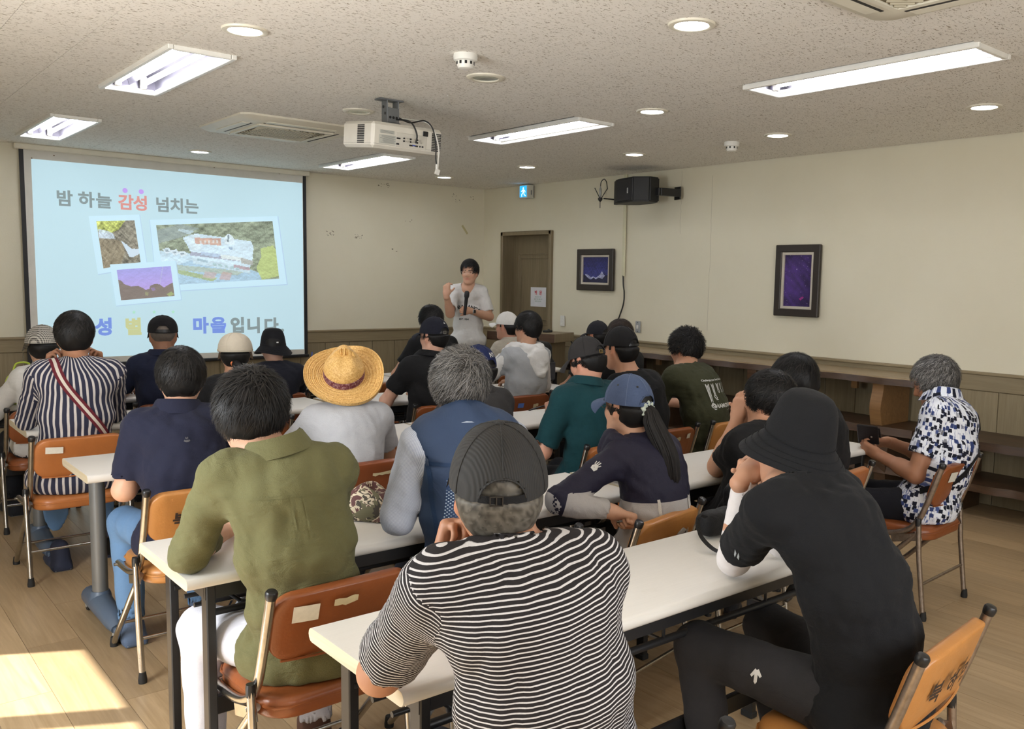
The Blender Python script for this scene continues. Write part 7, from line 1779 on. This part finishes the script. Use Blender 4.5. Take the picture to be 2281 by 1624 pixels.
# 19-25 --- the front rows
def check_mat():
    t = NT('black_white_check'); v = t.coord('Object'); sp = t.n('ShaderNodeSeparateXYZ'); t.l(v, sp.inputs[0])
    def st(o): return t.math('GREATER_THAN', t.math('FRACT', t.math('DIVIDE', t.math('ADD', o, 10.), .0105)), .5)
    f = t.math('MULTIPLY', t.math('ADD', st(t.math('ADD', sp.outputs[0], sp.outputs[1])), st(sp.outputs[2])), .5); return t.set(t.mix(f, (.55, .52, .46), (.03, .028, .026)), .85)
G19 = build_person('person in a black and white checked cap behind the striped shirt man', (1.08, 6.12), (1.09, 6.12, 1.085), yaw=-.03, pitch=.05, arms=(T((.95, 6.42, .757)), T((1.25, 6.42, .757))), sleeve='long', skin='light', shirt=C_WHITE, hair=dict(th=.018, front=.06, nape=-.11, top=.05, side=-.06, **BLK), cap=baseball(check_mat(), tilt=.0, hole=False, r=(.10, .117, .118)), res=F_, bulk=.92, sw=.15, sc=.92, seed=29)
G20 = build_person('person in a black cap and navy polo, shaved greying neck, in front of the screen', (1.73, 6.02), (1.745, 6.02, 1.14), yaw=-.2, hyaw=-.28, pitch=.03, arms=(T((1.6, 6.34, .757)), T((1.9, 6.34, .757))), skin=(.36, .19, .12), shirt=cloth('navy_polo', (.014, .018, .040)), hair=dict(th=.006, front=.05, nape=-.075, tint=(.12, .10, .085), tint2=(.25, .22, .20), top=.06), cap=baseball(cloth('black_field_cap', (.013, .0125, .014)), tilt=-.05, r=(.094, .112, .112), flat=.75), collar=dict(mat=MC['navy_polo'], hgt=.03, drop=.03), res=M_, bulk=1.02, seed=30)
G21 = build_person('person in a small black bucket hat and black T-shirt in the front row', (2.45, 6.08), (2.485, 6.07, 1.03), yaw=-.25, hyaw=-.4, pitch=.05, c7=(2.475, 5.985, .905), arms=(T((2.3, 6.38, .757)), T((2.62, 6.38, .757))), skin=(.50, .30, .22), shirt=cloth('black_navy_tee', (.012, .013, .020)), hair=dict(th=.006, front=.05, nape=-.07, top=.03, **BLK), cap=bucket(cloth('black_front_bucket', (.011, .011, .013)), tag_=True, brim=.05, drop=.055, pitch=-.03), res=M_, sc=.93, seed=31)
G22 = build_person('person with windswept black hair in the front row, before the navy cap', (3.92, 6.28), (3.885, 6.27, 1.185), yaw=-.05, pitch=.04, arms=(T((3.75, 6.5, .757)), T((4.05, 6.5, .757))), skin='mid', shirt=C_BLACK, hair=dict(th=.017, front=.05, nape=-.08, strands=1500, length=.6, jit=.3, lift=.01, width=.0025, **BLK), res=F_, bulk=1.05, sw=.18, seed=32)
G23 = build_person('person in a white baseball cap and beige shirt turned to the left', (4.66, 6.28), (4.68, 6.30, 1.125), yaw=.12, pitch=.0, hyaw=.34, arms=(T((4.5, 6.56, .757)), T((4.8, 6.56, .757))), skin=(.50, .27, .19), shirt=C_BEIGE, hair=dict(th=.013, front=.05, nape=-.085, top=.06, **BLK), cap=baseball(cloth('white_cap_twill', (.68, .66, .62)), tilt=-.02, up=.014), collar=dict(mat=C_BEIGE, hgt=.028, drop=.03), res=M_, face=True, seed=33)
G24 = build_person('dark-haired person half hidden behind the black cap, near the long bench', (4.66, 4.92), (4.71, 4.90, 1.125), yaw=.05, pitch=.12, arms=(T((4.5, 5.15, .72)), T((4.8, 5.2, .6))), skin='mid', shirt=C_BLACK, hair=dict(th=.017, front=.05, nape=-.08, tint=(.02, .013, .010), tint2=(.06, .04, .03), mix=.3, strands=900, length=.35), res=F_, seed=34)
G25 = build_person('person in a dark grey cap almost wholly hidden behind the black cap', (4.97, 5.55), (5.085, 5.56, 1.075), yaw=.05, pitch=.05, arms=(T((4.9, 5.85, .6)), T((5.2, 5.85, .6))), skin='mid', shirt=C_DKGREY, hair=dict(th=.012, front=.05, nape=-.085, top=.06, **BLK), cap=baseball(cloth('slate_cap', (.022, .022, .027)), tilt=-.03), res=F_, seed=35)

# 26 --- the standing speaker
def speaker_extra(G):
    C7, Lr, Fd, Up = G['C7'], G['Lr'], G['Fd'], G['Up']; ink = plain('black_print', (.015, .015, .016), .7)
    def put(me, x, z): on_shirt(G, me, C7+Lr*-x+Fd*.12+np.array((0, 0, z)), -Lr, (0, 0, 1), ink, 'lettering', None, .002)
    for i, ch in enumerate('BALANCE'):
        a = -.30+i*.155; me = text_mesh(ch, .052, 0, .0014); R_ = .22; me.transform(Matrix.Translation((R_*math.sin(a), -R_*(1-math.cos(a)), 0)) @ Matrix.Rotation(-a, 4, 'Z')); put(me, -.015, -.205)
    put(text_mesh('EST.1984', .026, 0, .0006), -.03, -.335)
    side, S, E, W, sp = G['A'][0]; d = nrm(W-E); M = Vector(d).to_track_quat('Z', 'Y').to_matrix(); c = W-d*.035
    wt = MB(); wt.lathe([(.0295, -.011), (.031, -.009), (.031, .009), (.0295, .011)], tuple(c), 20, M); st = link('watch_strap', wt, plain('pale_strap', (.45, .45, .43), .6), G['P'].t, smooth=50)
    o = nrm(np.array((-.55, -.80, .2))-d*np.dot(np.array((-.55, -.80, .2)), d)); R_ = Matrix((np.cross(d, o).tolist(), d.tolist(), o.tolist())).transposed(); link('watch_case', MB().box(tuple(c+o*.033), (.036, .040, .011), R_, bev=.004), plain('watch_steel', (.40, .40, .40), .3, .8), st, smooth=30); link('watch_face', MB().box(tuple(c+o*.039), (.029, .033, .002), R_, bev=.001), M_BLACK, st)
yw = math.radians(143)
Lw = np.array((math.cos(yw), math.sin(yw), 0)); Fw = np.array((-math.sin(yw), math.cos(yw), 0))
mic_w = V3(4.985, 7.385, 1.215)
G26 = build_person('standing man in a white T-shirt speaking into a microphone, one hand raised', (5.17, 7.62, .90), (5.16, 7.585, 1.60), yaw=yw, pitch=.08, hyaw=math.radians(131), c7=(5.185, 7.655, 1.455), stand=True,
    arms=(dict(e=(5.33, 7.47, 1.15), w=mic_w+V3(.055, .02, .0), d=V3(-.95, -.1, .1), n=V3(.1, -.75, -.2) if False else V3(.15, .8, .1), curl=(1.2, 1.3, .7), thumb=(.5, .6, .5)), dict(e=(4.875, 7.50, 1.185), w=(4.765, 7.40, 1.375), d=V3(.1, .1, 1), n=V3(.75, .4, .1), curl=(.55, .8, .5))), skin='light', shirt=C_WHITE, pants=C_JEAN, hair=dict(th=.014, front=.062, nape=-.06, strands=1800, length=.5, jit=.25, lift=.006, width=.002, side=.0, comb=(.3, .2, 0), **BLK),
    res=.0085, bulk=1.0, sw=.172, sc=.97, sleeve_len=.80, face=True, glasses=plain('thin_silver', (.5, .48, .44), .3, .9), extra=speaker_extra, seed=36, hand_h=.004)
# ================================================================ small things lying about
# microphone in the speaker's hand
t = thing('microphone', 'black handheld microphone held by the standing speaker', 'microphone', (4.955, 7.365, 1.175)); R = Euler((.10, .05, 0)).to_matrix()
link('handle', MB().lathe([(0, 0), (.013, 0), (.0145, .02), (.0165, .10), (.0185, .165), (.021, .175), (0, .176)], (0, 0, 0), 16, R), M_BLACK, t, smooth=40)
link('grille_head', MB().lathe([(.020, .174), (.0245, .18), (.026, .20), (.0245, .222), (.018, .236), (0, .242)], (0, 0, 0), 18, R), plain('mic_mesh', (.012, .012, .013), .5, bump=.5, bs=700), t, smooth=50)
# phone in the teal polo man's hands
t = thing('pen', 'black pen between the fingers of the teal polo man', 'pen', (2.985, 3.70, .855)); link('barrel', MB().tube([(-.075, .0, -.004), (.05, .01, .012)], .0045, 8).tube([(-.085, 0, -.005), (-.075, 0, -.004)], [.001, .0045], 8), M_BLACK, t, smooth=40)
# wallet of the patterned shirt man
t = thing('wallet', 'open black leather wallet in the hands of the patterned shirt man', 'wallet', (4.10, 2.40, .785), .3); M_LEA = cloth('black_leather', (.018, .014, .014), .4)
link('back_flap', MB().box((-.035, 0, .01), (.012, .105, .115), Matrix.Rotation(-.5, 3, 'Y'), bev=.004), M_LEA, t, smooth=20); link('front_flap', MB().box((.02, 0, .0), (.012, .105, .115), Matrix.Rotation(-.72, 3, 'Y'), bev=.004), M_LEA, t, smooth=20)
link('snap', MB().lathe([(0, 0), (.005, 0), (.004, .002), (0, .003)], (-.044, -.02, .0), 10, Matrix.Rotation(-PI/2-.5, 3, 'Y')), plain('snap_steel', (.5, .5, .5), .3, 1.), t)
# paper sheet at the table end
t = link('paper_sheet', MB(), None) if False else None
mb = MB(); n = 8
for i in range(n+1):
    for j in range(5): x = -.10+.20*i/n; y = -.14+.28*j/4; mb.v.append((x, y, .0015+.012*max(0, (x-.04)/.06)**2*(j/4)))
mb.f = [(i*5+j, (i+1)*5+j, (i+1)*5+j+1, i*5+j+1) for i in range(n) for j in range(4)]; mb.mi = [0]*len(mb.f)
o = link('paper_sheet', mb, plain('bluish_paper', (.62, .68, .80), .7), None, (3.97, 2.60, TH+.001)); o.rotation_euler = (0, 0, .5); tag(o, 'loose white paper sheet at the right end of the white table', 'paper')
# iced drink with a straw
t = thing('drink_cup', 'clear plastic drink cup with a blue straw on the front-row table', 'cup', (3.02, 6.66, TH))
def clear(name, col, tr):
    x = NT(name); x.b.inputs['Transmission Weight'].default_value = tr; x.b.inputs['IOR'].default_value = 1.3; return x.set(col, .12)
link('cup_wall', MB().lathe([(.0, 0), (.030, 0), (.033, .004), (.043, .105), (.0435, .11), (.0415, .108), (.031, .005), (0, .003)], n=24), clear('clear_plastic', (.85, .87, .88), .9), t, smooth=40)
link('drink', MB().lathe([(0, .004), (.0305, .004), (.036, .055), (0, .055)], n=24), plain('milky_coffee', (.26, .17, .09), .3), t, smooth=40)
link('lid', MB().lathe([(.0, .120), (.030, .120), (.040, .113), (.0455, .110), (.0455, .104), (.043, .104)], n=24), clear('clear_lid', (.85, .86, .87), .6), t, smooth=40)
link('straw', MB().tube([(-.005, 0, .03), (.022, .0, .215)], .0042, 8), plain('blue_straw', (.03, .08, .45), .4), t, smooth=40)
# camouflage cap on the table beside the vest man
def camo():
    t_ = NT('brown_camouflage'); v = t_.coord('Object'); n = t_.noise(v, 26, 2, .5, 1.2); n2 = t_.noise(t_.coord('Object', (1, 1, 1), (1, .4, 2)), 22, 2, .5, 1.)
    c = t_.ramp(n, [(0, (.085, .030, .028)), (.47, (.085, .030, .028)), (.48, (.52, .44, .32)), (.56, (.52, .44, .32)), (.57, (.05, .04, .028)), (1, (.05, .04, .028))], 'CONSTANT'); c2 = t_.ramp(n2, [(0, (0, 0, 0)), (.55, (0, 0, 0)), (.56, (1, 1, 1))], 'CONSTANT'); c = t_.mix(c2, c, (.12, .11, .06)); return t_.set(c, .8)
t = thing('camouflage_cap', 'brown camouflage cap lying on the white table beside the vest wearer', 'cap', (1.45, 2.74, TH), .6); M_CAMO = camo()
mb = MB(); nu = 32
for j in range(9):
    ph = PI/2*j/8
    for i in range(nu): a = 2*PI*i/nu; mb.v.append((.085*math.cos(ph)**.8*math.cos(a)*(1+.06*math.sin(3*a)), .10*math.cos(ph)**.8*math.sin(a), .105*math.sin(ph)**.9*(1+.12*math.sin(2*a+j*.3))+.004))
mb.f = [(j*nu+i, j*nu+(i+1) % nu, (j+1)*nu+(i+1) % nu, (j+1)*nu+i) for j in range(8) for i in range(nu)]; mb.mi = [0]*len(mb.f); link('crown', mb, M_CAMO, t, smooth=60)
mb = MB()
for z in (.004, .008):
    for j in range(5):
        for i in range(17): a = -1.25+2.5*i/16; e = .075*j/4*math.cos(a*.7); mb.v.append((.088*math.sin(a), -(.098*math.cos(a)+e)+.006, z+.01*(1-(i-8)**2/64)))
mb.f = [(j*17+i, j*17+i+1, (j+1)*17+i+1, (j+1)*17+i) for j in range(4) for i in range(16)]+[(85+j*17+i, 85+(j+1)*17+i, 85+(j+1)*17+i+1, 85+j*17+i+1) for j in range(4) for i in range(16)]+[(68+i, 69+i, 85+69+i, 85+68+i) for i in range(16)]; mb.mi = [0]*len(mb.f); link('brim', mb, M_CAMO, t, smooth=60)
# black jacket over a chair back
V = Vol((-.32, -.34, .20), (.32, .16, .95), .0095)
for k in range(9):
    x = -.21+.42*k/8; V.cap((x, -.20, .735), (x*1.06, -.225, .52), .028, .034, .03); V.cap((x, -.20, .735), (x, -.10, .60), .026, .03, .03); V.cap((x*1.06, -.225, .52), (x*1.08, -.215, .36+.05*math.sin(k)), .034, .026, .03)
V.cap((-.2, -.20, .755), (.2, -.20, .765), .034, .034, .03); V.cap((-.22, -.21, .74), (-.30, -.27, .50), .042, .045, .03); V.cap((-.30, -.27, .50), (-.26, -.25, .30), .042, .036, .03); V.cap((.21, -.2, .73), (.25, -.22, .48), .04, .04, .03)
V.ripple(.010, 24., 61, (1, 1, .6)); v, q = V.mesh(); t = thing('black_jacket', 'black jacket hung over the chair back beside the ponytail woman', 'jacket', (2.90, 2.35, 0), .05); link('cloth', np_mesh('cloth', v, q), cloth('black_nylon', (.012, .012, .014), .5), t)
link('zip', MB().tube(curve([(-.17, -.265, .74), (-.19, -.28, .62), (-.22, -.285, .50), (-.20, -.275, .38)]), .0035, 6), plain('zip_steel', (.30, .30, .30), .4, .8), t, smooth=60)
link('collar', MB().tube(curve([(-.16, -.2, .775), (-.05, -.175, .80), (.06, -.175, .80), (.16, -.2, .775)]), [.012]+[.02]*23+[.012] if False else .016, 10), MC['black_nylon'], t, smooth=60)
# shoulder bag strap and buckle beside the bucket hat wearer's elbow
t = thing('shoulder_bag', 'small black shoulder bag with buckle strap on the table by the white sleeve', 'bag', (2.22, 1.83, TH)); M_WEB = cloth('black_webbing_bag', (.012, .012, .013), .6)
V = Vol((-.16, -.12, -.01), (.16, .14, .2), .007); V.rbox((.03, .02, .045), (.085, .04, .04), None, .03, 0); V.ripple(.004, 30, 5); v, q = V.mesh(); link('pouch', np_mesh('pouch', v, q), M_WEB, t)
C = curve([(-.05, .0, .075), (-.11, -.02, .09), (-.15, -.06, .05), (-.14, -.11, .012), (-.12, -.16, .008), (-.10, -.2, .006)], 8); mb = MB()
for i, c in enumerate(C): mb.v += [(c.x-.012, c.y-.004, c.z), (c.x+.012, c.y+.004, c.z+.002)]
mb.f = [(2*i, 2*i+1, 2*i+3, 2*i+2) for i in range(len(C)-1)]; mb.mi = [0]*len(mb.f); link('strap', mb, M_WEB, t, smooth=60)
bk = link('buckle', MB().box((-.10, -.21, .008), (.034, .05, .012), Matrix.Rotation(.3, 3, 'Z'), bev=.003), M_BLACK, t, smooth=20); link('ring', MB().tube([(-.096+.009*math.cos(a), -.235+.009*math.sin(a), .012) for a in np.linspace(0, 2*PI, 17)], .0022, 6), plain('steel_ring', (.6, .58, .55), .25, 1.), bk, smooth=60); link('zip_pull', MB().tube([(-.112, -.185, .016), (-.106, -.225, .017)], .003, 6), MC['steel_ring'], bk, smooth=60)
# lime bag on the front table
V = Vol((-.14, -.14, -.01), (.14, .14, .26), .008); V.ell((0, 0, .10), (.10, .085, .115), None, 0); V.rbox((0, 0, .05), (.095, .08, .05), None, .03, .04); V.ripple(.006, 22, 8); v, q = V.mesh()
t = thing('lime_bag', 'lime green soft bag on the table at the left edge of the photo', 'bag', (1.02, 6.36, TH)); link('pouch', np_mesh('pouch', v, q), cloth('lime_nylon', (.50, .62, .09), .6), t); link('handle', MB().tube(curve([(-.05, 0, .2), (-.03, 0, .245), (.03, 0, .245), (.05, 0, .2)]), .006, 8), MC['lime_nylon'], t, smooth=60)
# backpack by the right end of the third row
V = Vol((-.17, -.15, -.01), (.17, .15, .42), .009); V.rbox((0, 0, .17), (.12, .075, .17), None, .06, 0); V.rbox((0, -.07, .11), (.09, .035, .09), None, .03, .02); V.ripple(.005, 22, 9); v, q = V.mesh()
t = thing('backpack', 'black and grey backpack standing at the right end of the table', 'backpack', (4.62, 5.42, .42), .3) if False else thing('backpack', 'black backpack with a grey pocket at the right end of a table', 'backpack', (4.36, 5.44, TH), .35); link('body', np_mesh('body', v, q), cloth('black_backpack', (.012, .012, .013), .6), t); link('pocket', MB().box((0, -.105, .11), (.15, .012, .14), bev=.005), cloth('grey_pocket', (.06, .06, .065)), t, smooth=30); link('loop', MB().tube(curve([(-.04, .03, .335), (-.02, .03, .37), (.02, .03, .37), (.04, .03, .335)]), .006, 8), M_WEB, t, smooth=60)
# on and by the lectern
t = thing('paper_cup', 'pale yellow paper cup standing on the lectern', 'cup', (5.62, 7.56, LZ)); link('wall', MB().lathe([(0, 0), (.026, 0), (.036, .085), (.0375, .088), (.0345, .086), (.025, .004), (0, .003)], n=24), plain('cream_paper_cup', (.66, .64, .42), .6), t, smooth=40)
t = thing('desk_microphone_base', 'small black device lying on the lectern top', 'device', (5.80, 7.10, LZ), .3); link('case', MB().box((0, 0, .011), (.10, .06, .022), bev=.005), M_BLACK, t, smooth=20); link('knob', MB().lathe([(0, 0), (.012, 0), (.010, .012), (0, .013)], (.02, 0, .022), 12), M_BLACK, t, smooth=40)
o = link('lectern_cable', MB().tube(curve([(6.02, 7.0, .93), (6.04, 6.92, .80), (6.02, 6.80, .55), (5.98, 6.62, .25), (5.95, 6.5, .012)]), .008, 8), M_CABLE, smooth=60); tag(o, 'black cable dropping from the lectern to the floor', 'cable')
